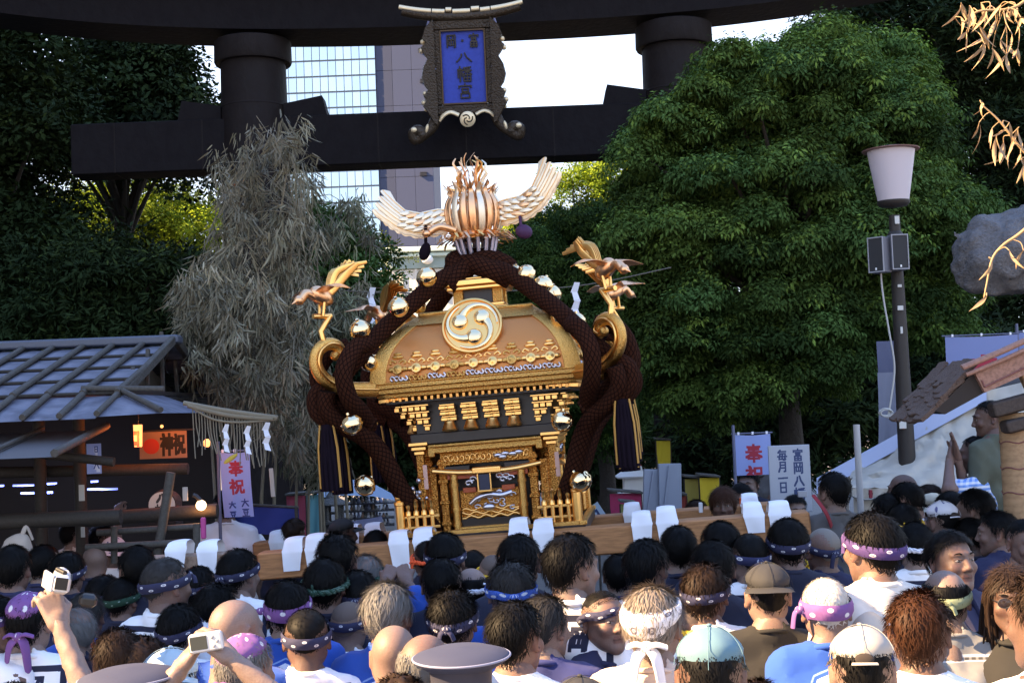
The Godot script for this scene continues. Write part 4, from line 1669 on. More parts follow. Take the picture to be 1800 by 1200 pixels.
func zigzag(w: float, h: float) -> G:
	# folded paper streamer: four leaves stepping to and fro
	var g := G.new()
	var x := 0.0
	for k in 4:
		var y := -h * k / 4.0
		var s := 0.4 * w * (1 if k % 2 == 0 else -1)
		var tilt := 0.012 * (1 if k % 2 == 0 else -1)
		g.flat([Vector3(x, y, tilt), Vector3(x - s * 0.5 - 0.01, y - h / 3.4, -tilt), Vector3(x - s * 0.5 + w * 0.45, y - h / 3.4 - 0.01, -tilt + 0.006), Vector3(x + w * 0.45, y - 0.004, tilt + 0.006)])
		x -= s * 0.5
	return g


func nobori(called: String, label: String, a: Vector3, w: float, h: float, chars: String, red: int, small: String, pole: bool, sway := 0.0, tone := 1.0) -> void:
	var t := thing(called, label, "banner", a)
	part("cloth", hang(w, h, 0.012, sway, 0.01, 10, 16, label.hash() % 1000), print_mat("banner_" + str(label.hash() % 10000), banner_picture(chars, red, ink(0.3 * tone, 0.37 * tone, 0.7 * tone), 160, int(160 * h / w), 11.0, small)), t)
	var g := G.new()
	g.tube([Vector3(-0.03, 0.008, 0), Vector3(w + 0.02, 0.008, 0)], 0.006, 6)
	if pole:
		g.tube([Vector3(-0.012, 0.08, 0), Vector3(-0.012, -a.y, 0)], 0.013, 8)
	part("pole", g, mat("banner_pole", Color(0.12, 0.13, 0.2), 0.6), t)
	for k in 3:
		g = G.new()
		g.box(Vector3(w * (0.1 + 0.4 * k), 0.008, 0), Vector3(0.018, 0.024, 0.014), 0.002)
		part("loop", g, mat("white_cotton", Color(0.84, 0.84, 0.88), 0.9), t)


func street_lamp() -> void:
	var d := 11.5
	var k := d / F
	var foot := at(1600, 900, d)
	var top := at(1573, 378, d)
	var t := thing("street_lamp", "lamp post with a white cone shade under a thin brown lid", "street lamp", Vector3(foot.x, 0, foot.z))
	var o := t.position
	var dark := mat("lamp_post", Color(0.022, 0.017, 0.014), 0.6)
	textured(dark, noise_tex("post_c", 0.05, 0.0, Color(0.7, 0.7, 0.7), Color(1.6, 1.4, 1.3)), null, Vector3(2, 1, 2))
	var g := G.new()
	var ty := top.y
	g.tube([Vector3(0, 0, 0), Vector3(0, ty * 0.5, 0), Vector3(0, ty, 0)], [0.085, 0.07, 0.045], 14)
	g.lathe(Transform3D(Basis.IDENTITY, Vector3(0, ty - 0.22, 0)), [Vector2(0.05, 0), Vector2(0.065, 0.02), Vector2(0.065, 0.06), Vector2(0.05, 0.08)], 14)
	part("post", g, dark, t)
	var sb := at(1572, 353, d)
	var st := at(1570, 264, d)
	g = G.new()
	g.lathe(Transform3D(Basis.IDENTITY, Vector3(0, sb.y, 0)), [Vector2(0.02, -0.06), Vector2(0.115, -0.045), Vector2(0.135, -0.02), Vector2(0.135, 0.0)], 28)
	part("collar", g, dark, t)
	g = G.new()
	g.lathe(Transform3D(Basis.IDENTITY, Vector3(0, sb.y, 0)), [Vector2(0.13, 0.0), Vector2(0.2, st.y - sb.y)], 32)
	var sh := mat("lamp_shade", Color(0.56, 0.5, 0.53), 0.45)
	sh.backlight_enabled = true
	sh.backlight = Color(0.4, 0.4, 0.4)
	part("shade", g, sh, t)
	g = G.new()
	g.lathe(Transform3D(Basis.IDENTITY, Vector3(0, st.y, 0)), [Vector2(0.2, -0.008), Vector2(0.238, -0.004), Vector2(0.24, 0.004), Vector2(0.15, 0.022), Vector2(0.03, 0.032), Vector2(0.025, 0.045), Vector2(0.0, 0.048)], 32)
	part("lid", g, mat("lamp_lid", Color(0.17, 0.09, 0.075), 0.6), t)
	for q in [[1578, 386, 8, 14], [1584, 541, 10, 8], [1583, 502, 7, 5], [1588, 742, 12, 22], [1586, 580, 4, 12]]:
		g = G.new()
		var p := at(q[0], q[1], d - 0.085) - o
		g.box(Vector3(clampf(p.x, -0.05, 0.05), p.y, 0.072 + 0.004 * sin(q[1])), Vector3(q[2] * k, q[3] * k, 0.012), 0.002)
		part("sticker_scrap", g, mat("scrap", Color(0.55, 0.55, 0.52), 0.9), t)
	# loudspeakers
	for q in [[1581, 443, 30, 62, 0.05, "black loudspeaker with a pale frame on the front of the lamp post"], [1543, 448, 30, 62, -0.75, "black loudspeaker turned left on the side of the lamp post"]]:
		var p := at(q[0], q[1], d - 0.16)
		var s := thing("loudspeaker", q[5], "loudspeaker", p + Vector3(0, -q[3] * k / 2, 0), q[4])
		var w: float = q[2] * k
		var h: float = q[3] * k
		g = G.new()
		g.box(Vector3(0, h / 2, -0.04), Vector3(w, h, 0.13), 0.008)
		part("cabinet", g, mat("speaker_box", Color(0.13, 0.13, 0.15), 0.6), s)
		g = G.new()
		for e in [[0, h - 0.006, w, 0.01], [0, 0.006, w, 0.01], [-w / 2 + 0.005, h / 2, 0.009, h], [w / 2 - 0.005, h / 2, 0.009, h]]:
			g.box(Vector3(e[0], e[1], 0.03 + 0.002 * e[2]), Vector3(e[2], e[3], 0.012), 0.002)
		part("frame", g, mat("speaker_frame", Color(0.3, 0.3, 0.32), 0.5), s)
		g = G.new()
		g.box(Vector3(0, h / 2, 0.026), Vector3(w - 0.02, h - 0.02, 0.01), 0.002)
		part("grille", g, mat("speaker_grille", Color(0.02, 0.02, 0.022), 0.7), s)
		g = G.new()
		g.box(Vector3(0, 0.03, 0.035), Vector3(0.014, 0.02, 0.004), 0.001)
		part("badge", g, mat("white_paint", Color(0.78, 0.78, 0.76), 0.5), s)
	# hanging cable with a coil
	g = G.new()
	var pts := [at(1553, 420, d - 0.12), at(1549, 470, d - 0.1), at(1553, 520, d - 0.1), at(1564, 585, d - 0.1), at(1573, 645, d - 0.1), at(1567, 700, d - 0.1), at(1561, 735, d - 0.1)]
	g.tube(curve(pts, 6), 0.008, 6)
	var c := at(1556, 725, d - 0.1)
	for q in 3:
		var lp := []
		for w in 13:
			lp.append(c + Vector3(cos(TAU * w / 12) * 0.05 + q * 0.006, sin(TAU * w / 12) * 0.03 + sin(q * 2.0) * 0.006, q * 0.01))
		g.tube(lp, 0.006, 5)
	whole("cable", g, mat("pale_cable", Color(0.42, 0.42, 0.4), 0.7), "pale loose cable hanging down beside the lamp post with a coil", "cable")


func right_side() -> void:
	street_lamp()
	# boulder monument
	var d := 13.0
	var c := at(1800, 436, d)
	var t := thing("stone_monument", "huge rough grey boulder monument behind the right hand roof", "monument", Vector3(c.x, 0, c.z))
	var f := Fld.new(Vector3(-0.85, -0.62, -0.6), Vector3(1.15, 0.62, 0.6), 0.035)
	f.ell(Vector3(0.15, -0.02, 0), Vector3(0.8, 0.38, 0.42), 0.05)
	f.ell(Vector3(-0.25, -0.1, 0.05), Vector3(0.42, 0.3, 0.4), 0.08)
	f.ell(Vector3(0.2, 0.2, 0), Vector3(0.55, 0.24, 0.35), 0.08)
	f.ell(Vector3(0.6, -0.15, 0), Vector3(0.5, 0.35, 0.42), 0.08)
	var nz := FastNoiseLite.new()
	nz.frequency = 2.2
	nz.seed = 4
	for q in f.d.size():
		if absf(f.d[q]) < 0.2:
			var p := f.o + Vector3(q % f.nx, (q / f.nx) % f.ny, q / (f.nx * f.ny)) * f.h
			f.d[q] += nz.get_noise_3dv(p * 0.7) * 0.16 + nz.get_noise_3dv(p * 2.2) * 0.045 + absf(nz.get_noise_3dv(p * 5.0)) * 0.03
	var stone := mat("boulder", Color(0.15, 0.14, 0.138), 0.9)
	textured(stone, noise_tex("stone_c", 0.06, 0.0, Color(0.5, 0.5, 0.52), Color(1.5, 1.5, 1.5)), noise_tex("stone_n", 0.08, 8.0), Vector3(1.6, 1.6, 1.6), 1.0)
	part("boulder", f.mesh(), stone, t, Transform3D(Basis.IDENTITY, Vector3(0, c.y, 0)))
	var g := G.new()
	g.box(Vector3(0.75, (c.y - 0.3) / 2, 0), Vector3(0.9, c.y - 0.3, 0.7), 0.05)
	part("plinth", g, stone, t)
	# white tent
	tent()
	shelter()
	# grey cloths and banners behind the lamp
	t = thing("hanging_cloth", "long dim grey blue cloth hanging behind the lamp post", "cloth", at(1541, 600, 13.2))
	part("sheet", hang(0.22, 1.0, 0.02, 0.03, 0.0, 8, 14, 4), cloth_mat("dim_cloth", Color(0.11, 0.12, 0.19)), t)
	t = thing("hanging_cloth", "paler lower grey cloth with a torn side behind the lamp post", "cloth", at(1543, 655, 13.0))
	part("sheet", hang(0.18, 0.72, 0.02, -0.03, 0.0, 8, 12, 9), cloth_mat("grey_cloth", Color(0.2, 0.21, 0.27)), t)
	nobori("hanging_banner", "wide bluish banner with red characters above the wooden roof", at(1662, 592, 12.4), 0.66, 0.42, "奉", 1, "", false, 0.0, 0.62)
	nobori("hanging_banner", "bluish banner cut by the right edge above the wooden roof", at(1791, 584, 12.5), 0.5, 0.6, "祝", 1, "", true, 0.0, 0.62)
	nobori("hanging_banner", "short white banner with red characters left of the white notice board", at(1292, 764, 11.4), 0.295, 0.34, "奉祝", 2, "", true, 0.0, 0.9)
	# notice board
	d = 10.6
	var im := Image.create(160, 256, false, Image.FORMAT_RGB8)
	im.fill(ink(0.4, 0.42, 0.47))
	var y := 14.0
	for ch in "富岡八幡宮":
		brush(im, ch, 92, y, 44, 46, 6, ink(0.03, 0.05, 0.14))
		y += 50
	y = 16.0
	for ch in "毎月一日":
		brush(im, ch, 32, y, 40, 42, 6, ink(0.03, 0.05, 0.14))
		y += 44 if ch != "一" else 36
	t = thing("notice_board", "white notice board with two columns of black characters held up over the crowd", "sign", at(1392, 900, d))
	var h := (at(1392, 782, d).y - at(1392, 900, d).y)
	g = G.new()
	g.box(Vector3(0, h / 2, 0), Vector3(0.32, h, 0.02), 0.004)
	part("board", g, mat("board_white", Color(0.4, 0.42, 0.47), 0.6), t)
	g = G.new()
	g.flat([Vector3(-0.158, 0.004, 0.0135), Vector3(0.158, 0.004, 0.0135), Vector3(0.158, h - 0.004, 0.0135), Vector3(-0.158, h - 0.004, 0.0135)], [Vector2(0, 1), Vector2(1, 1), Vector2(1, 0), Vector2(0, 0)])
	part("lettering", g, print_mat("notice_print", picture(im), 0.6), t)
	g = G.new()
	g.box(Vector3(0, -t.position.y / 2, -0.02), Vector3(0.05, t.position.y, 0.04), 0.005)
	part("stake", g, wood_mat("grey_pole", Color(0.07, 0.064, 0.055)), t)


func tent() -> void:
	var d := 11.0
	var t := thing("white_tent", "white festival tent with a scalloped valance behind the crowd on the right", "tent", Vector3(at(1650, 850, d).x, 0, -d))
	var o := t.position
	var cream := mat("tent_cloth", Color(0.46, 0.415, 0.34), 0.85)
	cream.cull_mode = BaseMaterial3D.CULL_DISABLED
	cream.backlight_enabled = true
	cream.backlight = Color(0.3, 0.3, 0.3)
	var nz := FastNoiseLite.new()
	nz.frequency = 0.9
	# front roof face: rows from the sloping top edge down to the eave
	var g := G.new()
	var rows := []
	for k in 13:
		var f := k / 12.0
		var row := []
		for s in 29:
			var u := s / 28.0
			var x := lerpf(1497, 1860, u)
			var ytop := lerpf(842, 640, clampf((x - 1470) / 330.0, 0, 1))
			var ybot := 858.0
			var py := lerpf(ytop, ybot, f)
			var p := at(x, py, lerpf(d + 0.9, d, f)) - o
			p += Vector3(0, 0.3, 1).normalized() * (nz.get_noise_2d(u * 9 + f * 2.5, f * 3.2 - u * 2) * 0.11 + nz.get_noise_2d(u * 16 + f * 14, f * 5) * 0.04 + 0.02 * sin((u * 5.0 + f) * 6.0) * f)
			row.append(p)
		rows.append(row)
	g.grid(rows)
	part("roof_cloth", g, cream, t)
	# scalloped valance
	g = G.new()
	rows = []
	for k in 4:
		var f := k / 3.0
		var row := []
		for s in 57:
			var u := s / 56.0
			var x := lerpf(1497, 1860, u)
			var drop := 8 + 12 * absf(sin(u * PI * 5.0 + 0.4))
			row.append(at(x, 858 + drop * f, d - 0.01) - o + Vector3(0, 0, 0.015 * sin(u * 60) * f))
		rows.append(row)
	g.grid(rows)
	part("valance", g, cream, t)
	g = G.new()
	var piping := []
	for s in 57:
		var u := s / 56.0
		piping.append(at(lerpf(1497, 1860, u), 858 + 8 + 12 * absf(sin(u * PI * 5.0 + 0.4)), d - 0.02) - o)
	g.tube(piping, 0.008, 6)
	part("piping", g, mat("tent_piping", Color(0.3, 0.29, 0.26), 0.8), t)
	# lower wall cloth
	g = G.new()
	rows = []
	for k in 6:
		var row := []
		for s in 41:
			var u := s / 40.0
			var p := at(lerpf(1500, 1860, u), 866, d + 0.06) - o
			row.append(Vector3(p.x, lerpf(p.y, 0.0, k / 5.0), p.z + 0.03 * sin(u * 40.0)))
		rows.append(row)
	g.grid(rows)
	part("wall_cloth", g, cream, t)
	# bluish edge strip of the roof
	g = G.new()
	rows = []
	for k in 4:
		var row := []
		for s in 13:
			var u := s / 12.0
			var x := lerpf(1436, 1735, u)
			row.append(at(x, lerpf(846, 682, u) + [-6.0, 2.0, 14.0, 22.0][k], d + 0.9 - k * 0.06) - o)
		rows.append(row)
	g.grid(rows)
	part("roof_edge", g, cloth_mat("tent_edge", Color(0.42, 0.44, 0.54)), t)
	# back roof face
	g = G.new()
	g.flat([at(1470, 842, d + 1.0) - o, at(1860, 640, d + 1.0) - o, at(1860, 858, d + 2.4) - o, at(1470, 858, d + 2.4) - o])
	part("roof_cloth", g, cream, t)
	for q in [[1506, 746, d - 0.3], [1486, 850, d + 1.6]]:
		g = G.new()
		var p := at(q[0], q[1], q[2]) - o
		g.tube([Vector3(p.x, 0, p.z), p], 0.026, 10)
		part("tent_pole", g, mat("pole_white", Color(0.42, 0.41, 0.4), 0.55), t)


func shelter() -> void:
	# the carved wooden roof and pillar at the right edge
	var d := 7.4
	var t := thing("wooden_shelter", "small wooden shelter with a reddish carved bargeboard at the right edge", "shelter", Vector3(at(1800, 700, d).x, 0, -d))
	var o := t.position
	var red := wood_mat("bargeboard", Color(0.33, 0.175, 0.125), 0.7)
	var tan := wood_mat("pillar_wood", Color(0.4, 0.25, 0.13), 0.65)
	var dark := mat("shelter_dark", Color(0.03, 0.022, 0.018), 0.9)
	var g := G.new()
	var k := d / F
	# bargeboard
	var poly := PackedVector2Array()
	for q in [[1712, 657], [1760, 633], [1830, 600], [1900, 572], [1900, 618], [1800, 658], [1729, 690]]:
		var p := at(q[0], q[1], d) - o
		poly.append(Vector2(p.x, p.y))
	g.prism(poly, 0.06, Transform3D.IDENTITY)
	part("bargeboard", g, red, t)
	g = G.new()
	var up := [at(1692, 646, d - 0.05) - o, at(1760, 618, d - 0.05) - o, at(1830, 586, d - 0.05) - o, at(1900, 556, d - 0.05) - o]
	g.tube(up, 0.02, 8, true, 0.7)
	part("verge_moulding", g, red, t)
	g = G.new()
	g.tube(up.map(func(p): return p + Vector3(0.02, -0.04, 0.0)), 0.012, 8)
	part("verge_moulding", g, red, t)
	g = G.new()
	g.tube([at(1732, 680, d - 0.035) - o, at(1800, 647, d - 0.035) - o, at(1880, 612, d - 0.035) - o], 0.005, 6)
	g.tube([at(1732, 680, d - 0.035) - o, at(1727, 668, d - 0.035) - o], 0.005, 6)
	part("carved_line", g, mat("carved_line", Color(0.2, 0.08, 0.07), 0.8), t)
	# shingled slope running down to the left: rows of thick bark shingles
	var bark := mat("shingle", Color(0.11, 0.075, 0.058), 0.95)
	textured(bark, noise_tex("shingle_c", 0.06, 0.0, Color(0.55, 0.5, 0.5), Color(1.5, 1.4, 1.3)), noise_tex("bark_n", 0.06, 6.0), Vector3(4, 4, 4), 1.0)
	var shapes := []
	for q in 3:
		var sg := G.new()
		sg.box(Vector3.ZERO, Vector3(0.105 - q * 0.008, 0.018 + q * 0.004, 0.17), 0.005)
		shapes.append(sg.mesh())
	for r in 10:
		var f := r / 9.0
		for c in 9:
			var p := at(lerpf(1700, 1637, f), lerpf(650, 722, f), d + 0.05) - o
			p.z -= c * 0.11
			p.x += c * 0.012
			var jit := Vector3(rng.randfn(0, 0.006), rng.randfn(0, 0.005), rng.randfn(0, 0.008))
			put("shingle", shapes[rng.randi() % 3], bark, t, Transform3D(Basis(Vector3(0, 0, 1), 0.75 + rng.randfn(0, 0.09)) * Basis(Vector3.UP, rng.randfn(0, 0.08) + PI / 2), p + jit))
	# underside
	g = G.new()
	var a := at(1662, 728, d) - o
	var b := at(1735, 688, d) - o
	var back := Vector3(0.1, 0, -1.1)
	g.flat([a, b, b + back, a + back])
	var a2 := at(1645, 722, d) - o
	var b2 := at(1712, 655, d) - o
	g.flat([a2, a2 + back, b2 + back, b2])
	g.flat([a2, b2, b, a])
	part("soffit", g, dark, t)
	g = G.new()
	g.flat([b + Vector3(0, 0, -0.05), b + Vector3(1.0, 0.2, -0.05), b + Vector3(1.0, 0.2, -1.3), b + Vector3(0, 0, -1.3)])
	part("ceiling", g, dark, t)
	# pillar with shallow carved rings
	var pa := at(1800, 905, d + 0.1) - o
	var pt := at(1800, 725, d + 0.1) - o
	g = G.new()
	g.lathe(Transform3D(Basis.IDENTITY, Vector3(pa.x + 0.01, 0, pa.z)), [Vector2(0.112, 0), Vector2(0.112, pt.y)], 28)
	part("pillar", g, tan, t)
	for y in [826, 870, 780]:
		g = G.new()
		var pts := []
		for s in 29:
			var an := TAU * s / 28
			pts.append(Vector3(pa.x + 0.01 + cos(an) * 0.113, (at(1790, y, d).y) + 0.014 * absf(sin(an * 3.0)), pa.z + sin(an) * 0.113))
		g.tube(pts, 0.004, 5, false)
		part("carved_line", g, mat("carved_line", Color(0.2, 0.08, 0.07), 0.8), t)
	# dark bracket arms
	g = G.new()
	g.beam(at(1742, 722, d) - o, at(1860, 690, d) - o, 0.1, 0.085, 0.015)
	g.beam(at(1764, 752, d) - o, at(1860, 728, d) - o, 0.12, 0.07, 0.015)
	part("bracket_arm", g, wood_mat("bracket", Color(0.05, 0.035, 0.028)), t)
	g = G.new()
	g.beam(at(1796, 668, d + 0.05) - o, at(1860, 640, d + 0.05) - o, 0.06, 0.12, 0.01)
	part("inner_beam", g, tan, t)


func stalls() -> void:
	# left of the shrine: sweet stall, stone lantern, curtains
	var d := 15.5
	var k := d / F
	var t := thing("market_stall", "stall with a pale blue tent roof and packed shelves behind the left rope", "stall", Vector3(at(605, 900, d).x, 0, -d))
	var o := t.position
	var g := G.new()
	var rows := []
	for q in [[[552, 876], [600, 870], [655, 872], [700, 880]], [[560, 864], [600, 856], [640, 856], [690, 868]], [[580, 848], [600, 843], [625, 843], [660, 852]]]:
		rows.append(q.map(func(p): return at(p[0], p[1], d - 0.3 + (876 - p[1]) * 0.02) - o))
	g.grid(rows)
	part("roof_cloth", g, cloth_mat("stall_blue", Color(0.25, 0.33, 0.44)), t)
	for q in [[555, 876], [695, 880]]:
		g = G.new()
		var p := at(q[0], q[1], d - 0.3) - o
		g.tube([Vector3(p.x, 0, p.z), p], 0.02, 6)
		part("tent_pole", g, mat("pole_white", Color(0.42, 0.41, 0.4), 0.55), t)
	g = G.new()
	for r in 4:
		g.box(at(650, 884 + r * 13, d + 0.3) - o, Vector3(0.62, 0.015, 0.25), 0.0)
	part("shelf", g, mat("shelf_dark", Color(0.06, 0.06, 0.07), 0.8), t)
	var goods := [Color(0.5, 0.48, 0.45), Color(0.1, 0.1, 0.13), Color(0.3, 0.34, 0.5), Color(0.34, 0.22, 0.16), Color(0.2, 0.21, 0.2), Color(0.6, 0.62, 0.7)]
	for r in 4:
		for c in 11:
			var p := at(617 + c * 6.3 + rng.randfn(0, 1), 881 + r * 13 + rng.randfn(0, 0.7), d + 0.25) - o
			g = G.new()
			g.ball(Vector3.ZERO, Vector3(0.02, 0.032, 0.02) * rng.randf_range(0.75, 1.2), 8, 6)
			g.ball(Vector3(0, 0.035, 0), Vector3.ONE * 0.014, 6, 5)
			part("wrapped_toy", g, mat("goods_%d" % ((r * 3 + c * 7) % 6), goods[(r * 3 + c * 7) % 6], 0.6), t, Transform3D(Basis.IDENTITY, p))
	var im := Image.create(160, 96, false, Image.FORMAT_RGB8)
	im.fill(ink(0.2, 0.2, 0.3))
	for q in [[18, 40], [52, 34], [86, 30], [118, 22]]:
		for w in 26:
			var an := TAU * w / 26
			im.fill_rect(Rect2i(int(q[0] + cos(an) * 11 + 8), int(q[1] + sin(an) * 22 + 24), 8, 8), ink(0.6, 0.5, 0.5))
			im.fill_rect(Rect2i(int(q[0] + cos(an) * 9 + 9), int(q[1] + sin(an) * 18 + 26), 6, 6), ink(0.3, 0.02, 0.05))
	g = hang(0.42, 0.24, 0.006)
	part("front_cloth", g, print_mat("stall_print", picture(im)), t, Transform3D(Basis(Vector3(0, 0, 1), 0.12), at(605, 918, d - 0.4) - o))
	# stone lantern
	d = 14.5
	k = d / F
	t = thing("stone_lantern", "weathered stone lantern standing before the pale blue stall", "stone lantern", Vector3(at(585, 900, d).x, 0, -d))
	o = t.position
	var stone := mat("lantern_stone", Color(0.13, 0.125, 0.115), 0.95)
	textured(stone, noise_tex("stone_c", 0.06), noise_tex("stone_n", 0.08, 8.0), Vector3(2.5, 2.5, 2.5), 1.0)
	var y0 := at(585, 897, d).y
	var y1 := at(585, 880, d).y
	var y2 := at(585, 878, d).y
	g = G.new()
	g.lathe(Transform3D(Basis.IDENTITY, Vector3(0, y1, 0)), [Vector2(0.14, -0.05), Vector2(0.17, -0.035), Vector2(0.165, -0.02), Vector2(0.07, 0.03), Vector2(0.04, 0.035)], 24)
	part("cap_stone", g, stone, t)
	g = G.new()
	g.lathe(Transform3D(Basis.IDENTITY, Vector3(0, y1 + 0.03, 0)), [Vector2(0.07, 0), Vector2(0.065, 0.03), Vector2(0.035, 0.06), Vector2(0.06, 0.09), Vector2(0.055, 0.13), Vector2(0.02, 0.14), Vector2(0.008, 0.19), Vector2(0, 0.195)], 6)
	part("finial", g, stone, t)
	g = G.new()
	for q in 6:
		var an := TAU * q / 6
		g.box(Vector3(cos(an) * 0.1, y1 - 0.13, sin(an) * 0.1), Vector3(0.035, 0.17, 0.035), 0.006, Basis(Vector3.UP, -an))
	g.box(Vector3(0, y1 - 0.13, 0), Vector3(0.13, 0.02, 0.13), 0.004)
	g.lathe(Transform3D(Basis.IDENTITY, Vector3(0, y1 - 0.27, 0)), [Vector2(0.1, 0), Vector2(0.14, 0.03), Vector2(0.14, 0.055), Vector2(0.0, 0.06)], 6)
	part("fire_box", g, stone, t)
	g = G.new()
	g.lathe(Transform3D.IDENTITY, [Vector2(0.2, 0), Vector2(0.2, 0.15), Vector2(0.09, 0.25), Vector2(0.08, y1 - 0.4), Vector2(0.11, y1 - 0.27)], 16)
	part("shaft", g, stone, t)
	# curtains
	var list := [
		["stall_curtain", "faded red stall curtain under a plank roof left of the stone lantern", 503, 872, 33, 56, 13.5, Color(0.34, 0.06, 0.1)],
		["stall_curtain", "teal and white cloths hanging left of the stone lantern", 534, 870, 26, 44, 14.2, Color(0.12, 0.3, 0.32)],
		["stall_curtain", "crimson stall curtain right of the portable shrine", 1072, 868, 55, 48, 14.0, Color(0.34, 0.03, 0.09)],
		["stall_curtain", "green and yellow striped cloth on a low table behind the pole", 1091, 886, 26, 46, 13.2, Color(0.28, 0.3, 0.1)],
		["stall_curtain", "dull yellow stall side cloth behind the pole on the right", 1204, 842, 28, 64, 13.2, Color(0.32, 0.26, 0.05)],
		["stall_curtain", "bright yellow stall front cloth behind the woman with a brown bob", 1230, 840, 34, 60, 13.0, Color(0.55, 0.4, 0.02)],
		["stall_curtain", "narrow yellow cloth tied to the dark trunk", 1154, 775, 24, 42, 15.5, Color(0.5, 0.38, 0.02)],
		["stall_curtain", "dark red cloth edge beside the yellow stall", 1196, 872, 11, 44, 12.9, Color(0.2, 0.03, 0.02)],
	]
	for c in list:
		var kk: float = c[6] / F
		t = thing(c[0], c[1], "curtain", at(c[2], c[3], c[6]))
		part("cloth", hang(c[4] * kk, c[5] * kk * 1.6, 0.02, 0.0, 0.0, 14, 10, (c[1] as String).hash() % 999), cloth_mat("cloth_" + str((c[1] as String).hash() % 9999), c[7]), t)
		g = G.new()
		g.box(Vector3(c[4] * kk * 0.5, 0.02, -0.1), Vector3(c[4] * kk * 1.1, 0.02, 0.3), 0.004, Basis(Vector3(0, 0, 1), 0.05 if c[2] < 900 else -0.12))
		part("top_board", g, wood_mat("grey_pole", Color(0.07, 0.064, 0.055)), t)
		g = G.new()
		g.tube([Vector3(0, 0, -0.02), Vector3(0, -t.position.y, -0.02)], 0.012, 6)
		g.tube([Vector3(c[4] * kk, 0, -0.02), Vector3(c[4] * kk, -t.position.y, -0.02)], 0.012, 6)
		part("frame", g, wood_mat("old_log", Color(0.03, 0.024, 0.018)), t)
	# grey boards
	var boards := [[1148, 825, 36, 100, -0.06, "narrower pale grey board leaning behind the pole right of the portable shrine"], [1178, 815, 42, 110, -0.03, "taller pale grey board leaning beside the narrower one"]]
	for b in boards:
		d = 12.6
		k = d / F
		g = G.new()
		g.box(at(b[0], b[1] + b[3] * 0.5, d), Vector3(b[2] * k, b[3] * k, 0.03), 0.004, Basis(Vector3.UP, 0.25) * Basis(Vector3(0, 0, 1), b[4]))
		g.box(at(b[0] - b[2] * 0.2, b[1] + b[3] * 0.52, d - 0.03), Vector3(0.012, b[3] * k * 0.98, 0.03), 0.002, Basis(Vector3.UP, 0.25) * Basis(Vector3(0, 0, 1), b[4] - 0.14))
		var w := whole("leaning_board", g, mat("grey_board", Color(0.25, 0.28, 0.34), 0.6), b[5], "board")
	# white kiosk
	d = 17.0
	k = d / F
	t = thing("white_kiosk", "small white kiosk with a red knob roof behind the crimson curtain", "kiosk", Vector3(at(1115, 900, d).x, 0, -d))
	o = t.position
	var ky := at(1115, 836, d).y
	g = G.new()
	g.box(Vector3(0, ky / 2, 0), Vector3(0.24, ky, 0.24), 0.01)
	part("wall", g, mat("white_paint", Color(0.78, 0.78, 0.76), 0.5), t)
	g = G.new()
	g.lathe(Transform3D(Basis(Vector3.UP, PI / 4), Vector3(0, ky, 0)), [Vector2(0.28, -0.02), Vector2(0.29, 0), Vector2(0.17, 0.06), Vector2(0.15, 0.12), Vector2(0.0, 0.13)], 4)
	part("roof", g, mat("white_paint", Color(0.78, 0.78, 0.76), 0.5), t)
	g = G.new()
	g.lathe(Transform3D(Basis.IDENTITY, Vector3(0, ky + 0.12, 0)), [Vector2(0.12, 0), Vector2(0.08, 0.05), Vector2(0, 0.08)], 12)
	part("knob", g, mat("kiosk_red", Color(0.25, 0.03, 0.02), 0.7), t)
	# crest cloth with dark blue character
	im = Image.create(128, 128, false, Image.FORMAT_RGB8)
	im.fill(ink(0.36, 0.46, 0.56))
	brush(im, "祝", 20, 26, 88, 84, 12, ink(0.02, 0.04, 0.12))
	brush(im, "一", 14, 0, 90, 30, 8, ink(0.02, 0.04, 0.12))
	t = thing("crest_cloth", "tilted pale blue cloth with a dark blue character right of the shrine's gilt fence", "cloth", at(1052, 928, 11.6))
	g = G.new()
	g.flat([Vector3(-0.1, 0, 0), Vector3(0.1, 0, 0), Vector3(0.1, 0.2, 0), Vector3(-0.1, 0.2, 0)], [Vector2(0, 1), Vector2(1, 1), Vector2(1, 0), Vector2(0, 0)])
	part("cloth", g, print_mat("crest_print", picture(im)), t, Transform3D(Basis(Vector3(0, 0, 1), 0.55), Vector3(0.02, 0.0, 0)))
	g = G.new()
	g.tube([Vector3(0, 0, -0.01), Vector3(0, -t.position.y, -0.01)], 0.012, 6)
	part("stick", g, wood_mat("grey_pole", Color(0.07, 0.064, 0.055)), t)
	# sacred rope with folded papers, strung behind the portable shrine
	d = 12.0
	t = thing("sacred_rope", "thin rope with two folded white papers strung behind the portable shrine", "rope", at(800, 510, d))
	o = t.position
	g = G.new()
	g.tube(curve([at(470, 498, d) - o, at(640, 513, d) - o, at(800, 514, d) - o, at(1010, 503, d) - o, at(1180, 470, d) - o]), 0.006, 5)
	part("rope", g, mat("rope_dull", Color(0.12, 0.11, 0.09), 0.9), t)
	for q in [[650, 505], [1009, 496]]:
		part("folded_paper", zigzag(0.11, 0.3), mat("white_paper", Color(0.75, 0.76, 0.82), 0.85), t, Transform3D(Basis(Vector3.UP, 0.3), at(q[0], q[1], d - 0.02) - o))


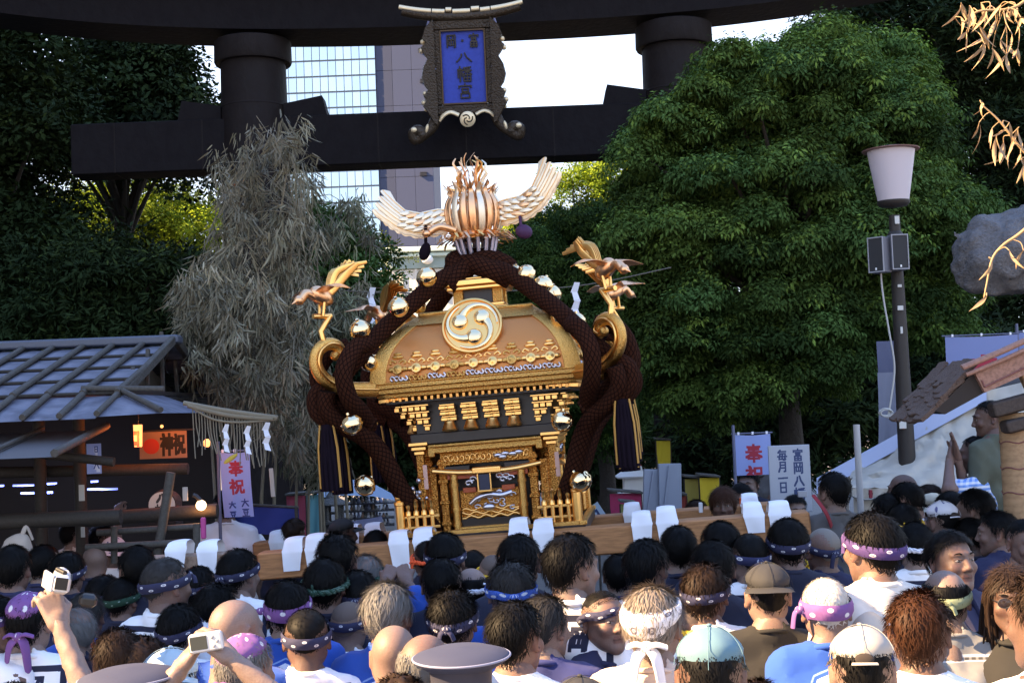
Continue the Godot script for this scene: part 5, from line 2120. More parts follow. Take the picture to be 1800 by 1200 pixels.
func gold_mats() -> Dictionary:
	var m := {}
	m.gold = mat("gold", Color(1.0, 0.57, 0.18), 0.28, 1.0)
	m.polish = mat("gold_polished", Color(0.95, 0.72, 0.4), 0.09, 1.0)
	m.carved = mat("gold_carved", Color(0.95, 0.5, 0.14), 0.34, 1.0)
	textured(m.carved, noise_tex("carved_c", 0.07, 0.0, Color(0.4, 0.28, 0.15), Color(1.2, 1.15, 1.05)), noise_tex("carved_n", 0.045, 12.0), Vector3(5, 5, 5), 1.0)
	m.engraved = mat("gold_engraved", Color(1.0, 0.64, 0.22), 0.3, 1.0)
	textured(m.engraved, noise_tex("carved_c", 0.07), noise_tex("carved_n", 0.045, 12.0), Vector3(9, 9, 9), 0.8)
	m.lacquer = mat("gold_lacquer", Color(0.6, 0.235, 0.058), 0.42, 0.5)
	textured(m.lacquer, noise_tex("lacq_c", 0.3, 0.0, Color(0.85, 0.82, 0.8), Color(1.12, 1.12, 1.12)), noise_tex("lacq_n", 0.3, 1.5), Vector3(3, 3, 3), 0.25)
	m.silver = mat("silver_carved", Color(0.6, 0.57, 0.62), 0.3, 1.0)
	m.dark = mat("black_lacquer", Color(0.018, 0.01, 0.008), 0.35)
	m.red = mat("vermilion", Color(0.38, 0.065, 0.012), 0.45)
	m.copper = mat("copper_gold", Color(0.88, 0.5, 0.26), 0.3, 1.0)
	m.pale = mat("pale_gold", Color(0.86, 0.72, 0.52), 0.38, 0.75)
	m.cord = mat("gold_cord", Color(0.5, 0.26, 0.05), 0.7)
	m.tassel = mat("tassel_silk", Color(0.01, 0.006, 0.011), 0.9)
	m.tassel.metallic_specular = 0.2
	var im := Image.create(64, 64, false, Image.FORMAT_RGB8)
	var bump := Image.create(64, 64, false, Image.FORMAT_RGB8)
	for y in 64:
		for x in 64:
			var a := absf(fposmod(x + y, 32) - 16) / 16.0
			var b := absf(fposmod(x - y, 32) - 16) / 16.0
			var k := maxf(a, b)
			var line := smoothstep(0.68, 0.95, k)
			im.set_pixel(x, y, Color(0.042, 0.0145, 0.0085).lerp(Color(0.01, 0.0045, 0.0035), line).linear_to_srgb())
			bump.set_pixel(x, y, Color(line, line, line))
	bump.bump_map_to_normal_map(3.0)
	m.rope = mat("net_rope", Color(1, 1, 1), 0.95)
	m.rope.metallic_specular = 0.15
	m.rope.albedo_texture = picture(im)
	m.rope.normal_enabled = true
	m.rope.normal_texture = picture(bump)
	m.rope.uv1_scale = Vector3(6, 11, 1)
	m.rope.rim_enabled = false
	m.rope.rim = 0.25
	m.wood = mat("pole_wood", Color(0.43, 0.2, 0.075), 0.55)
	textured(m.wood, noise_tex("wood_c", 0.03, 0.0, Color(0.62, 0.6, 0.58), Color(1.2, 1.2, 1.2)), noise_tex("wood_n", 0.05, 3.0), Vector3(0.7, 6, 6), 0.3)
	m.cotton = mat("white_cotton", Color(0.84, 0.84, 0.88), 0.9)
	return m


func scroll_plate(g: G, pts: Array, w0: float, w1: float, thick: float) -> void:
	var cv := curve(pts, 6)
	var rad := range(cv.size()).map(func(k): return lerpf(w0, w1, float(k) / (cv.size() - 1)))
	g.tube(cv, rad, 8, true, thick)


func feather(g: G, a: Vector3, b: Vector3, c: Vector3, w: float, up: Vector3) -> void:
	var cv := curve([a, b, c], 5)
	g.tube(cv, range(cv.size()).map(func(k): return w * (0.35 + 0.65 * sin(PI * minf(0.95, 0.25 + 0.72 * k / (cv.size() - 1.0))))), 8, true, 0.14, up)


func shrine() -> void:
	var M := gold_mats()
	var d := 9.5
	var o := at(880, 935, d)
	var t := thing("portable_shrine", "golden portable shrine with thick dark red ropes carried on white wrapped poles", "portable shrine", o)
	t.basis = Basis(Vector3(0, 0, 1), deg_to_rad(2.7)) * Basis(Vector3.UP, deg_to_rad(-6))
	var g: G
	# ---------- base
	g = G.new()
	g.box(Vector3(0, 0.035, 0), Vector3(1.26, 0.07, 1.26), 0.008)
	g.box(Vector3(0, 0.3, 0), Vector3(0.52, 0.75, 0.52), 0.004)
	g.box(Vector3(0, 0.69, 0), Vector3(0.98, 0.075, 0.98), 0.008)
	g.box(Vector3(0, 0.83, 0), Vector3(0.9, 0.25, 0.9), 0.004)
	part("lacquer_core", g, M.dark, t)
	g = G.new()
	for s in [-1, 1]:
		g.box(Vector3(0, 0.075, 0.61 * s), Vector3(1.28, 0.03, 0.04), 0.006)
		g.box(Vector3(0.61 * s, 0.075, 0), Vector3(0.04, 0.03, 1.28), 0.006)
	part("base_rim", g, M.engraved, t)
	# ---------- each of the four faces
	for f in 4:
		var face_b := Basis(Vector3.UP, PI / 2 * f)
		var fx := Transform3D(face_b, Vector3.ZERO)
		face_parts(t, M, fx, f == 0)
	# ---------- balustrade corner posts
	for sx in [-1, 1]:
		for sz in [-1, 1]:
			g = G.new()
			g.lathe(Transform3D(Basis.IDENTITY, Vector3(0.58 * sx, 0.07, 0.58 * sz)), [Vector2(0.03, 0), Vector2(0.03, 0.2), Vector2(0.036, 0.205), Vector2(0.036, 0.225), Vector2(0.022, 0.23), Vector2(0.03, 0.25), Vector2(0.02, 0.285), Vector2(0.0, 0.3)], 12)
			part("corner_post", g, M.gold, t)
			# tall stepped outer posts with bracket caps
			g = G.new()
			var p := Vector3(0.44 * sx, 0, 0.44 * sz)
			for q in [[0.07, 0.62, 0.05], [0.2, 0.02, 0.064], [0.42, 0.02, 0.064]]:
				g.box(p + Vector3(0, q[0] + q[1] / 2, 0), Vector3(q[2], q[1], q[2]), 0.006)
			part("pillar", g, M.carved, t)
			g = G.new()
			for q in 3:
				g.box(p + Vector3(0, 0.6 + q * 0.03, 0), Vector3(0.07 + q * 0.03, 0.024, 0.07 + q * 0.03), 0.005)
			part("pillar_cap", g, M.gold, t)
			# carved gilt panels standing at the base corners
			g = G.new()
			for q in 4:
				g.box(Vector3((0.49 + q * 0.034) * sx, 0.18 + 0.02 * sin(q * 2.0), 0.44 * sz), Vector3(0.028, 0.24 + 0.03 * (q % 2), 0.03), 0.006)
			part("gilt_fence", g, M.carved, t)
	roof_parts(t, M)
	crown_bird(t, M)
	for sx in [-1, 1]:
		for sz in [-1, 1]:
			corner_parts(t, M, sx, sz)
	# bells set from the photograph onto the ropes
	var inv := t.transform.affine_inverse()
	for q in [[750, 487, 0.45, 1.0], [700, 540, 0.62, 1.0], [632, 580, 0.78, 1.0], [648, 637, 0.6, 0.9], [925, 482, 0.35, 0.95], [955, 502, 0.42, 1.0], [970, 517, 0.4, 0.95], [986, 557, 0.62, 1.0], [1014, 565, 0.4, 0.9], [905, 477, 0.2, 0.7], [737, 540, -0.1, 0.7], [618, 746, 0.95, 1.0], [641, 853, 0.8, 1.0], [988, 740, 0.95, 1.0], [1021, 845, 0.78, 1.05]]:
		var p := inv * at(q[0], q[1], d - q[2])
		bell(t, M, p, 0.069 * q[3])
	# ---------- ropes over the top
	g = G.new()
	g.tube(curve([Vector3(-0.1, 1.8, 0.14), Vector3(-0.16, 1.9, 0.05), Vector3(-0.05, 1.93, -0.1), Vector3(0.12, 1.9, -0.1), Vector3(0.18, 1.82, 0.05)], 5), 0.067, 12)
	part("rope", g, M.rope, t)
	g = G.new()
	g.tube(curve([Vector3(-0.2, 1.72, 0.2), Vector3(-0.08, 1.82, 0.16), Vector3(0.06, 1.88, 0.1), Vector3(0.2, 1.84, 0.0), Vector3(0.2, 1.78, -0.14)], 5), 0.07, 12)
	part("rope", g, M.rope, t)
	g = G.new()
	g.tube(curve([Vector3(0.24, 1.72, 0.2), Vector3(0.1, 1.8, 0.2), Vector3(-0.04, 1.86, 0.14), Vector3(-0.18, 1.84, 0.0), Vector3(-0.2, 1.75, -0.15)], 5), 0.07, 12)
	part("rope", g, M.rope, t)
	# shadowy hanging curtain inside, with silver charms left and a lamp stand right
	poles(t, M)
	# pale paper slip and silver flowers beside the doors
	for q in [[1, 0.455, 0.33], [-1, 0.44, 0.4]]:
		g = G.new()
		g.box(Vector3(0.44 * q[0] + 0.03, q[1], 0.47), Vector3(0.028, 0.16, 0.004), 0.001)
		part("paper_slip", g, mat("slip_pink", Color(0.7, 0.42, 0.33), 0.8), t)
	g = G.new()
	for k in 16:
		g.ball(Vector3(-0.46 + rng.randfn(0, 0.03), 0.32 + rng.randfn(0, 0.055), 0.5 + rng.randfn(0, 0.02)), Vector3.ONE * rng.randf_range(0.012, 0.02), 8, 6)
	part("silver_flowers", g, M.silver, t)


func face_parts(t: Node3D, M: Dictionary, fx: Transform3D, front: bool) -> void:
	var g := G.new()
	# balustrade: rails and finial posts, left and right of the doors
	for s in [-1, 1]:
		for k in 4:
			g = G.new()
			g.lathe(Transform3D(Basis.IDENTITY, Vector3((0.37 + k * 0.052) * s, 0.085, 0.57)), [Vector2(0.014, 0), Vector2(0.014, 0.11), Vector2(0.02, 0.115), Vector2(0.02, 0.14), Vector2(0.01, 0.15), Vector2(0.017, 0.175), Vector2(0.012, 0.205), Vector2(0.017, 0.212), Vector2(0.0, 0.225)], 10)
			part("finial", g, M.gold, t, fx)
		g = G.new()
		for y in [0.12, 0.19]:
			g.box(Vector3(0.45 * s, y, 0.57), Vector3(0.26, 0.018, 0.018), 0.004)
		part("rail", g, M.gold, t, fx)
	# small gate before the doors
	for s in [-1, 1]:
		g = G.new()
		g.tube([Vector3(0.225 * s, 0.07, 0.46), Vector3(0.225 * s, 0.44, 0.46)], 0.026, 12)
		for y in [0.1, 0.2, 0.36]:
			g.tube([Vector3(0.225 * s, y, 0.46), Vector3(0.225 * s, y + 0.022, 0.46)], 0.031, 12)
		part("gate_pillar", g, M.engraved, t, fx)
		g = G.new()
		g.box(Vector3(0.3 * s, 0.3, 0.41), Vector3(0.055, 0.5, 0.05), 0.008)
		g.box(Vector3(0.37 * s, 0.28, 0.39), Vector3(0.05, 0.44, 0.05), 0.008)
		for y in [0.12, 0.26, 0.4, 0.52]:
			g.box(Vector3(0.3 * s, y, 0.41), Vector3(0.07, 0.03, 0.065), 0.006)
		part("door_post", g, M.carved, t, fx)
		g = G.new()
		g.box(Vector3(0.17 * s, 0.425, 0.44), Vector3(0.2, 0.035, 0.03), 0.004)
		g.box(Vector3(0.13 * s, 0.33, 0.42), Vector3(0.09, 0.035, 0.03), 0.004)
		part("vermilion_bar", g, M.red, t, fx)
		g = G.new()
		g.box(Vector3(0.2 * s, 0.475, 0.43), Vector3(0.17, 0.04, 0.04), 0.004)
		part("black_bar", g, M.dark, t, fx)
	g = G.new()
	g.tube(curve([Vector3(-0.36, 0.475, 0.46), Vector3(-0.18, 0.452, 0.47), Vector3(0, 0.448, 0.475), Vector3(0.18, 0.452, 0.47), Vector3(0.36, 0.475, 0.46)]), 0.022, 10, true, 0.8)
	g.box(Vector3(0, 0.455, 0.475), Vector3(0.2, 0.05, 0.05), 0.012)
	part("gate_lintel", g, M.gold, t, fx)
	g = G.new()
	g.box(Vector3(-0.02, 0.38, 0.475), Vector3(0.075, 0.115, 0.02), 0.004)
	part("name_tablet", g, mat("tablet_blue", Color(0.02, 0.022, 0.05), 0.5), t, fx)
	g = G.new()
	for q in [[-0.062, 0.38, 0.01, 0.12], [0.022, 0.38, 0.01, 0.12], [-0.02, 0.44, 0.094, 0.012], [-0.02, 0.32, 0.094, 0.012]]:
		g.box(Vector3(q[0], q[1], 0.487), Vector3(q[2], q[3], 0.012), 0.002)
	part("tablet_frame", g, M.gold, t, fx)
	# silver clouds round the tablet
	g = G.new()
	for q in [[0.075, 0.41, 1], [0.12, 0.405, 1], [0.1, 0.385, 1], [-0.1, 0.4, 1], [-0.13, 0.375, 1], [0.15, 0.39, 1]]:
		var pts := []
		for k in 9:
			var a := k * 0.75
			pts.append(Vector3(q[0] + cos(a) * (0.026 - k * 0.0022), q[1] + sin(a) * (0.02 - k * 0.0016), 0.45))
		g.tube(pts, 0.0085, 6)
	part("silver_clouds", g, M.silver, t, fx)
	# carved lower door panel: a gilt ground with a silver beast among waves
	g = G.new()
	g.box(Vector3(0, 0.235, 0.41), Vector3(0.4, 0.19, 0.03), 0.006)
	part("door_panel", g, M.carved, t, fx)
	g = G.new()
	var r := RandomNumberGenerator.new()
	r.seed = 77
	g.tube(curve([Vector3(-0.13, 0.24, 0.435), Vector3(-0.08, 0.275, 0.445), Vector3(0.0, 0.295, 0.45), Vector3(0.08, 0.285, 0.445), Vector3(0.15, 0.3, 0.435)]), 0.021, 10, true, 0.8)
	g.ball(Vector3(-0.01, 0.21, 0.44), Vector3(0.045, 0.024, 0.02), 10, 8)
	for k in 12:
		var p := Vector3(r.randf_range(-0.16, 0.16), r.randf_range(0.185, 0.31), 0.428)
		var pts := []
		for s in 8:
			var a := s * 0.7 + k
			pts.append(p + Vector3(cos(a) * (0.024 - s * 0.002), sin(a) * (0.015 - s * 0.001), 0.008))
		g.tube(pts, 0.006, 5)
	part("silver_beast", g, M.silver, t, fx)
	g = G.new()
	for k in 3:
		var pts := []
		for s in 20:
			pts.append(Vector3(-0.19 + s * 0.02, 0.2 - k * 0.024 + 0.009 * sin(s * 1.3 + k * 2.0), 0.43 + 0.004 * k))
		g.tube(pts, 0.007, 6)
	part("wave_carving", g, M.gold, t, fx)
	# kicker rail, steps
	g = G.new()
	var low := []
	for k in 13:
		low.append(Vector2(-0.2 + k * 0.4 / 12, 0.135 + 0.012 * absf(sin(k * 0.8))))
	low.append(Vector2(0.2, 0.085))
	low.append(Vector2(-0.2, 0.085))
	g.prism(PackedVector2Array(low), 0.02, Transform3D(Basis.IDENTITY, Vector3(0, 0, 0.43)))
	part("black_apron", g, M.dark, t, fx)
	g = G.new()
	g.box(Vector3(0, 0.075, 0.47), Vector3(0.42, 0.04, 0.05), 0.006)
	g.box(Vector3(0, 0.045, 0.52), Vector3(0.46, 0.035, 0.05), 0.006)
	part("threshold", g, M.engraved, t, fx)
	if front:
		g = G.new()
		for k in 8:
			g.ball(Vector3(-0.1 + k * 0.04, 0.02 + 0.008 * sin(k * 2.2), 0.6), Vector3(0.03, 0.018, 0.015), 8, 6)
		part("silver_waves", g, M.silver, t, fx)
	# frieze above the doors and its cornice
	g = G.new()
	g.box(Vector3(0, 0.545, 0.42), Vector3(0.62, 0.085, 0.05), 0.006)
	part("frieze", g, M.carved, t, fx)
	g = G.new()
	for k in 16:
		var pts := []
		for s in 8:
			var a := s * 0.75 + k * 1.3
			pts.append(Vector3(-0.27 + k * 0.036 + cos(a) * (0.02 - s * 0.0018), 0.545 + sin(a) * (0.026 - s * 0.002), 0.45))
		g.tube(pts, 0.0055, 5)
	part("frieze_scrolls", g, M.gold, t, fx)
	g = G.new()
	for q in [[0.08, 0.545], [0.13, 0.553], [0.18, 0.548], [0.22, 0.557], [0.11, 0.532]]:
		g.ball(Vector3(q[0], q[1], 0.455), Vector3(0.032, 0.017, 0.016), 10, 6)
	part("silver_clouds", g, M.silver, t, fx)
	g = G.new()
	g.box(Vector3(0, 0.61, 0.43), Vector3(0.7, 0.045, 0.09), 0.01)
	g.box(Vector3(0, 0.64, 0.43), Vector3(0.76, 0.02, 0.12), 0.006)
	g.box(Vector3(0.36, 0.6, 0.43), Vector3(0.05, 0.07, 0.1), 0.01)
	g.box(Vector3(-0.36, 0.6, 0.43), Vector3(0.05, 0.07, 0.1), 0.01)
	part("cornice", g, M.engraved, t, fx)
	# bracket sets
	for k in 4:
		g = G.new()
		var x := -0.215 + k * 0.143
		g.lathe(Transform3D(Basis(Vector3.UP, PI / 4), Vector3(x, 0.73, 0.5)), [Vector2(0.062, 0), Vector2(0.066, 0.012), Vector2(0.046, 0.05), Vector2(0.042, 0.065)], 4)
		for r2 in 3:
			var y := 0.81 + r2 * 0.038
			var z := 0.5 + r2 * 0.035
			for s in [-1, 1]:
				g.box(Vector3(x + s * 0.029, y, z), Vector3(0.05, 0.026, 0.05), 0.006)
			g.box(Vector3(x, y + 0.018, z - 0.02), Vector3(0.1, 0.012, 0.05), 0.003)
			g.box(Vector3(x, y, z + 0.026), Vector3(0.022, 0.018, 0.02), 0.004)
		part("bracket", g, M.gold, t, fx)
	# corner brackets step outward
	for s in [-1, 1]:
		g = G.new()
		for r2 in 4:
			var y := 0.76 + r2 * 0.045
			for q in r2 + 1:
				g.box(Vector3((0.37 + q * 0.042) * s, y, 0.47 + r2 * 0.03), Vector3(0.036, 0.03, 0.036), 0.005)
			g.box(Vector3((0.37 + r2 * 0.02) * s, y + 0.02, 0.46 + r2 * 0.03), Vector3(0.05 + r2 * 0.045, 0.012, 0.036), 0.003)
		part("corner_bracket", g, M.gold, t, fx)
	# rafters under the eave
	g = G.new()
	g.box(Vector3(0, 0.945, 0.4), Vector3(1.2, 0.02, 0.42), 0.003)
	part("eave_board", g, M.dark, t, fx)
	var rf := G.new()
	rf.box(Vector3.ZERO, Vector3(0.02, 0.026, 0.2), 0.003)
	var rm := rf.mesh()
	for k in 29:
		put("rafter", rm, M.gold, t, fx * Transform3D(Basis(Vector3.RIGHT, 0.08), Vector3(-0.588 + k * 0.042, 0.968, 0.56)))
	# row of crests with silver waves along the lower roof
	for k in 9:
		g = G.new()
		var x := -0.5 + k * 0.125
		var y := 1.155
		var z := roof_half(y) + 0.012
		g.xf = Transform3D(Basis.IDENTITY.scaled(Vector3(1.22, 1.22, 1.22)), Vector3(x, y, z) * -0.22)
		g.lathe(Transform3D(Basis(Vector3.RIGHT, PI / 2 - 0.35), Vector3(x, y, z)), [Vector2(0.0, -0.01), Vector2(0.028, 0.0), Vector2(0.026, 0.012), Vector2(0.018, 0.012), Vector2(0.012, 0.018), Vector2(0.0, 0.02)], 14)
		for s in [-1, 1]:
			g.ball(Vector3(x + 0.035 * s, y + 0.002, z - 0.004), Vector3(0.022, 0.014, 0.012), 8, 6)
			scroll_plate(g, [Vector3(x + 0.008 * s, y + 0.04, z - 0.02), Vector3(x + 0.03 * s, y + 0.052, z - 0.022), Vector3(x + 0.044 * s, y + 0.038, z - 0.018), Vector3(x + 0.032 * s, y + 0.032, z - 0.016)], 0.009, 0.006, 0.8)
		g.ball(Vector3(x, y + 0.068, z - 0.03), Vector3(0.034, 0.012, 0.012), 10, 6)
		g.ball(Vector3(x, y + 0.085, z - 0.036), Vector3(0.024, 0.01, 0.01), 10, 6)
		part("roof_crest", g, M.gold if k % 3 else M.engraved, t, fx)
		g = G.new()
		for q in 4:
			var pts := []
			var cx := x - 0.04 + q * 0.03
			for s in 7:
				var a := s * 0.8 + q
				pts.append(Vector3(cx + cos(a) * (0.018 - s * 0.0018), 1.098 + sin(a) * 0.014, roof_half(1.098) + 0.012))
			g.tube(pts, 0.0085, 6)
		part("wave_carving", g, M.silver if k % 2 == 0 or k > 3 else M.engraved, t, fx)


func roof_half(y: float) -> float:
	var s := clampf((y - 1.06) / 0.455, 0.0, 1.0)
	return 0.37 + 0.305 * (1.0 - pow(s, 2.7)) * (1.0 - 0.06 * s)


func roof_parts(shrine_: Node3D, M: Dictionary) -> void:
	var t := Node3D.new()
	t.name = "roof"
	shrine_.add_child(t, true)
	var g: G
	for f in 4:
		var fx := Transform3D(Basis(Vector3.UP, PI / 2 * f), Vector3.ZERO)
		# face
		g = G.new()
		var rows := []
		for k in 15:
			var y := lerpf(1.06, 1.515, sin(PI / 2 * k / 14.0))
			var h := roof_half(y)
			var row := []
			for s in 13:
				var u := s / 12.0 * 2 - 1
				row.append(Vector3(u * h, y - 0.012 * u * u * 0, h))
			rows.append(row)
		g.grid(rows)
		part("roof_face", g, M.lacquer, t, fx)
		# broad gilt border along the hip, both sides of it
		for s in [-1, 1]:
			g = G.new()
			rows = []
			for k in 15:
				var y := lerpf(1.075, 1.522, sin(PI / 2 * k / 14.0))
				var h := roof_half(y) + 0.014
				rows.append([Vector3((h - 0.105) * s, y, h - 0.013), Vector3((h - 0.1) * s, y, h), Vector3((h - 0.02) * s, y, h + 0.004), Vector3(h * s, y, h)])
			g.grid(rows)
			part("hip_border", g, M.engraved, t, fx)
		# border along the top
		g = G.new()
		rows = []
		for k in 6:
			var y := lerpf(1.445, 1.515, k / 5.0)
			var h := roof_half(y) + 0.016
			rows.append([Vector3(-h, y, h), Vector3(-h * 0.4, y + 0.003, h), Vector3(h * 0.4, y + 0.003, h), Vector3(h, y, h)])
		g.grid(rows)
		part("top_border", g, M.engraved, t, fx)
		# eave: moulded gilt band
		g = G.new()
		for q in [[0.99, 0.655, 0.03], [1.02, 0.685, 0.035], [1.05, 0.7, 0.03], [1.072, 0.692, 0.016]]:
			g.box(Vector3(0, q[0], q[1] - 0.03), Vector3(q[1] * 2, q[2], 0.06), 0.008)
		part("eave_band", g, M.engraved, t, fx)
		# great comma crest
		g = G.new()
		var cb := Basis(Vector3.RIGHT, PI / 2 - 0.42)
		var cc := Vector3(0, 1.395, roof_half(1.395) + 0.03)
		g.lathe(Transform3D(cb, cc), [Vector2(0.16, -0.09), Vector2(0.185, 0.0), Vector2(0.198, 0.012), Vector2(0.204, 0.024), Vector2(0.198, 0.036), Vector2(0.186, 0.038), Vector2(0.178, 0.026), Vector2(0.1, 0.03), Vector2(0.0, 0.032)], 48)
		part("crest_disc", g, M.gold, t, fx)
		g = G.new()
		for q in 3:
			var pts := []
			var rad := []
			for s in 26:
				var u := s / 25.0
				var a := TAU * q / 3.0 + PI / 2 - 0.15 + u * 2.75
				var rr := lerpf(0.088, 0.166, smoothstep(0.0, 0.75, u))
				pts.append(cc + cb * Vector3(cos(a) * rr, 0.034, sin(a) * rr))
				rad.append(lerpf(0.046, 0.006, pow(u, 0.55)))
			g.tube(pts, rad, 10, true, 0.75, cb.y)
			var a0 := TAU * q / 3.0 + PI / 2 - 0.15
			g.ball(cc + cb * Vector3(cos(a0) * 0.086, 0.034, sin(a0) * 0.086), Vector3(0.056, 0.034, 0.056), 16, 10, cb)
		part("comma", g, M.polish, t, fx)
	# roof top slab and dew basin
	g = G.new()
	g.box(Vector3(0, 1.524, 0), Vector3(0.78, 0.024, 0.78), 0.012)
	part("roof_top", g, M.engraved, t)
	g = G.new()
	for q in [[1.545, 0.42, 0.03], [1.568, 0.36, 0.03], [1.69, 0.42, 0.03], [1.725, 0.47, 0.045], [1.755, 0.4, 0.02]]:
		g.box(Vector3(0, q[0], 0), Vector3(q[1], q[2], q[1]), 0.01)
	part("basin", g, M.gold, t)
	g = G.new()
	g.box(Vector3(0, 1.63, 0), Vector3(0.27, 0.11, 0.27), 0.004)
	part("basin_core", g, M.dark, t)
	for sx in [-1, 1]:
		for sz in [-1, 1]:
			g = G.new()
			g.box(Vector3(0.135 * sx, 1.62, 0.135 * sz), Vector3(0.07, 0.13, 0.07), 0.008)
			part("basin_post", g, M.engraved, t)
	for q in [[0.06, 1.775, 0.2], [-0.18, 1.76, 0.2], [0.2, 1.76, 0.2]]:
		g = G.new()
		g.ball(Vector3(q[0], q[1], q[2]), Vector3(0.03, 0.022, 0.03), 10, 8)
		part("stud", g, M.copper, t)


func bell(t: Node3D, M: Dictionary, p: Vector3, r: float) -> void:
	var g := G.new()
	var b := Basis.from_euler(Vector3(rng.randf_range(-0.5, 0.5), rng.randf() * TAU, rng.randf_range(-0.9, 0.9)))
	var prof := []
	for k in 17:
		var a := PI * k / 16 - PI / 2
		var rr := r * cos(a)
		var y := r * sin(a) * 0.96
		if k == 7 or k == 9:
			rr *= 1.06
		if k == 8:
			rr *= 0.97
		prof.append(Vector2(maxf(rr, 0.0), y))
	g.lathe(Transform3D(b, p), prof, 24, 0.3)
	g.tube([p + b * Vector3(0, r * 0.9, 0), p + b * Vector3(0, r * 1.12, 0)], r * 0.16, 8)
	part("bell", g, M.polish, t)


func corner_parts(t: Node3D, M: Dictionary, sx: int, sz: int) -> void:
	# everything at one roof corner: rope, scroll, small bird, tassel; u runs outward along the diagonal
	var P := func(u: float, y: float, side := 0.0): return Vector3(u * sx, y, u * sz) + Vector3(side * sx, 0, -side * sz)
	var g := G.new()
	# the rope down the hip, round the scroll's neck and down to the base
	g.tube(curve([P.call(0.1, 1.83), P.call(0.26, 1.74), P.call(0.46, 1.56), P.call(0.62, 1.4), P.call(0.76, 1.24), P.call(0.82, 1.1, 0.06), P.call(0.79, 0.98, 0.1)], 6), 0.061, 14)
	part("rope", g, M.rope, t)
	g = G.new()
	g.tube(curve([P.call(0.74, 1.34, 0.08), P.call(0.83, 1.3, 0.11), P.call(0.89, 1.16, 0.12), P.call(0.86, 1.0, 0.1), P.call(0.78, 0.9, 0.05), P.call(0.7, 0.8, -0.02)], 6), 0.057, 14)
	part("rope", g, M.rope, t)
	g = G.new()
	g.tube(curve([P.call(0.74, 1.34, -0.08), P.call(0.83, 1.3, -0.11), P.call(0.9, 1.16, -0.12), P.call(0.87, 1.0, -0.1), P.call(0.78, 0.9, -0.05), P.call(0.7, 0.8, 0.02)], 6), 0.057, 14)
	part("rope", g, M.rope, t)
	g = G.new()
	g.tube(curve([P.call(0.93, 1.05, -0.02), P.call(0.93, 0.94), P.call(0.86, 0.83), P.call(0.76, 0.76), P.call(0.68, 0.66), P.call(0.62, 0.52), P.call(0.56, 0.36), P.call(0.47, 0.2), P.call(0.36, 0.07), P.call(0.24, 0.02)], 6), range(55).map(func(k): return 0.055 + 0.012 * sin(PI * clampf((k - 10) / 36.0, 0, 1))), 14)
	part("rope", g, M.rope, t)
	g = G.new()
	g.tube(curve([P.call(0.88, 1.1, 0.02), P.call(0.95, 1.04, 0.05), P.call(0.95, 0.92, 0.05), P.call(0.87, 0.82, 0.02)], 6), 0.05, 12)
	part("rope", g, M.rope, t)
	# bracken scroll
	g = G.new()
	var pts := []
	for q in [[0.66, 1.04], [0.82, 1.06], [0.92, 1.12], [0.965, 1.21], [0.955, 1.3], [0.905, 1.35], [0.85, 1.34], [0.83, 1.29], [0.855, 1.262]]:
		pts.append(P.call(q[0], q[1]))
	var cv := curve(pts, 5)
	var across := Vector3(sx, 0, -sz).normalized()
	g.tube(cv, range(cv.size()).map(func(k): return lerpf(0.052, 0.036, k / float(cv.size()))), 12, true, 0.7, across)
	g.ball(P.call(0.862, 1.275), Vector3.ONE * 0.034, 12, 8)
	part("bracken_scroll", g, M.engraved, t)
	g = G.new()
	for s in [-1, 1]:
		g.tube(cv.map(func(p): return p + across * 0.042 * s), 0.008, 6)
	part("scroll_edge", g, M.gold, t)
	small_bird(t, M, P.call(0.91, 1.41), atan2(-sx, -sz))
	# tassels with gold stripes
	for q in [[0.92, 0.02, 0.84, 0.05], [0.78, 0.16, 0.8, 0.045]]:
		var c: Vector3 = P.call(q[0], q[2], q[1])
		g = G.new()
		var prof := []
		for k in 9:
			var y := -0.42 * k / 8.0
			prof.push_front(Vector2(q[3] * (0.75 + 0.55 * smoothstep(0.0, 0.5, k / 8.0)), y))
		prof.push_front(Vector2(0.0, -0.42))
		prof.append(Vector2(0.0, 0.01))
		g.lathe(Transform3D(Basis.IDENTITY, c), prof, 18)
		for k in 14:
			var a := TAU * k / 14
			g.tube([c + Vector3(cos(a) * q[3] * 0.78, -0.03, sin(a) * q[3] * 0.78), c + Vector3(cos(a) * q[3] * 1.3, -0.25, sin(a) * q[3] * 1.3), c + Vector3(cos(a) * q[3] * 1.32, -0.42, sin(a) * q[3] * 1.32)], 0.012, 5)
		part("tassel", g, M.tassel, t)
		g = G.new()
		for k in 3:
			var a := TAU * k / 3 + 0.5
			for s in [-0.06, 0.06]:
				g.tube([c + Vector3(cos(a + s) * q[3] * 1.0, 0.0, sin(a + s) * q[3] * 1.0), c + Vector3(cos(a + s) * q[3] * 1.42, -0.15, sin(a + s) * q[3] * 1.42), c + Vector3(cos(a + s) * q[3] * 1.5, -0.4, sin(a + s) * q[3] * 1.5)], 0.005, 5)
		part("gold_stripe", g, M.cord, t)


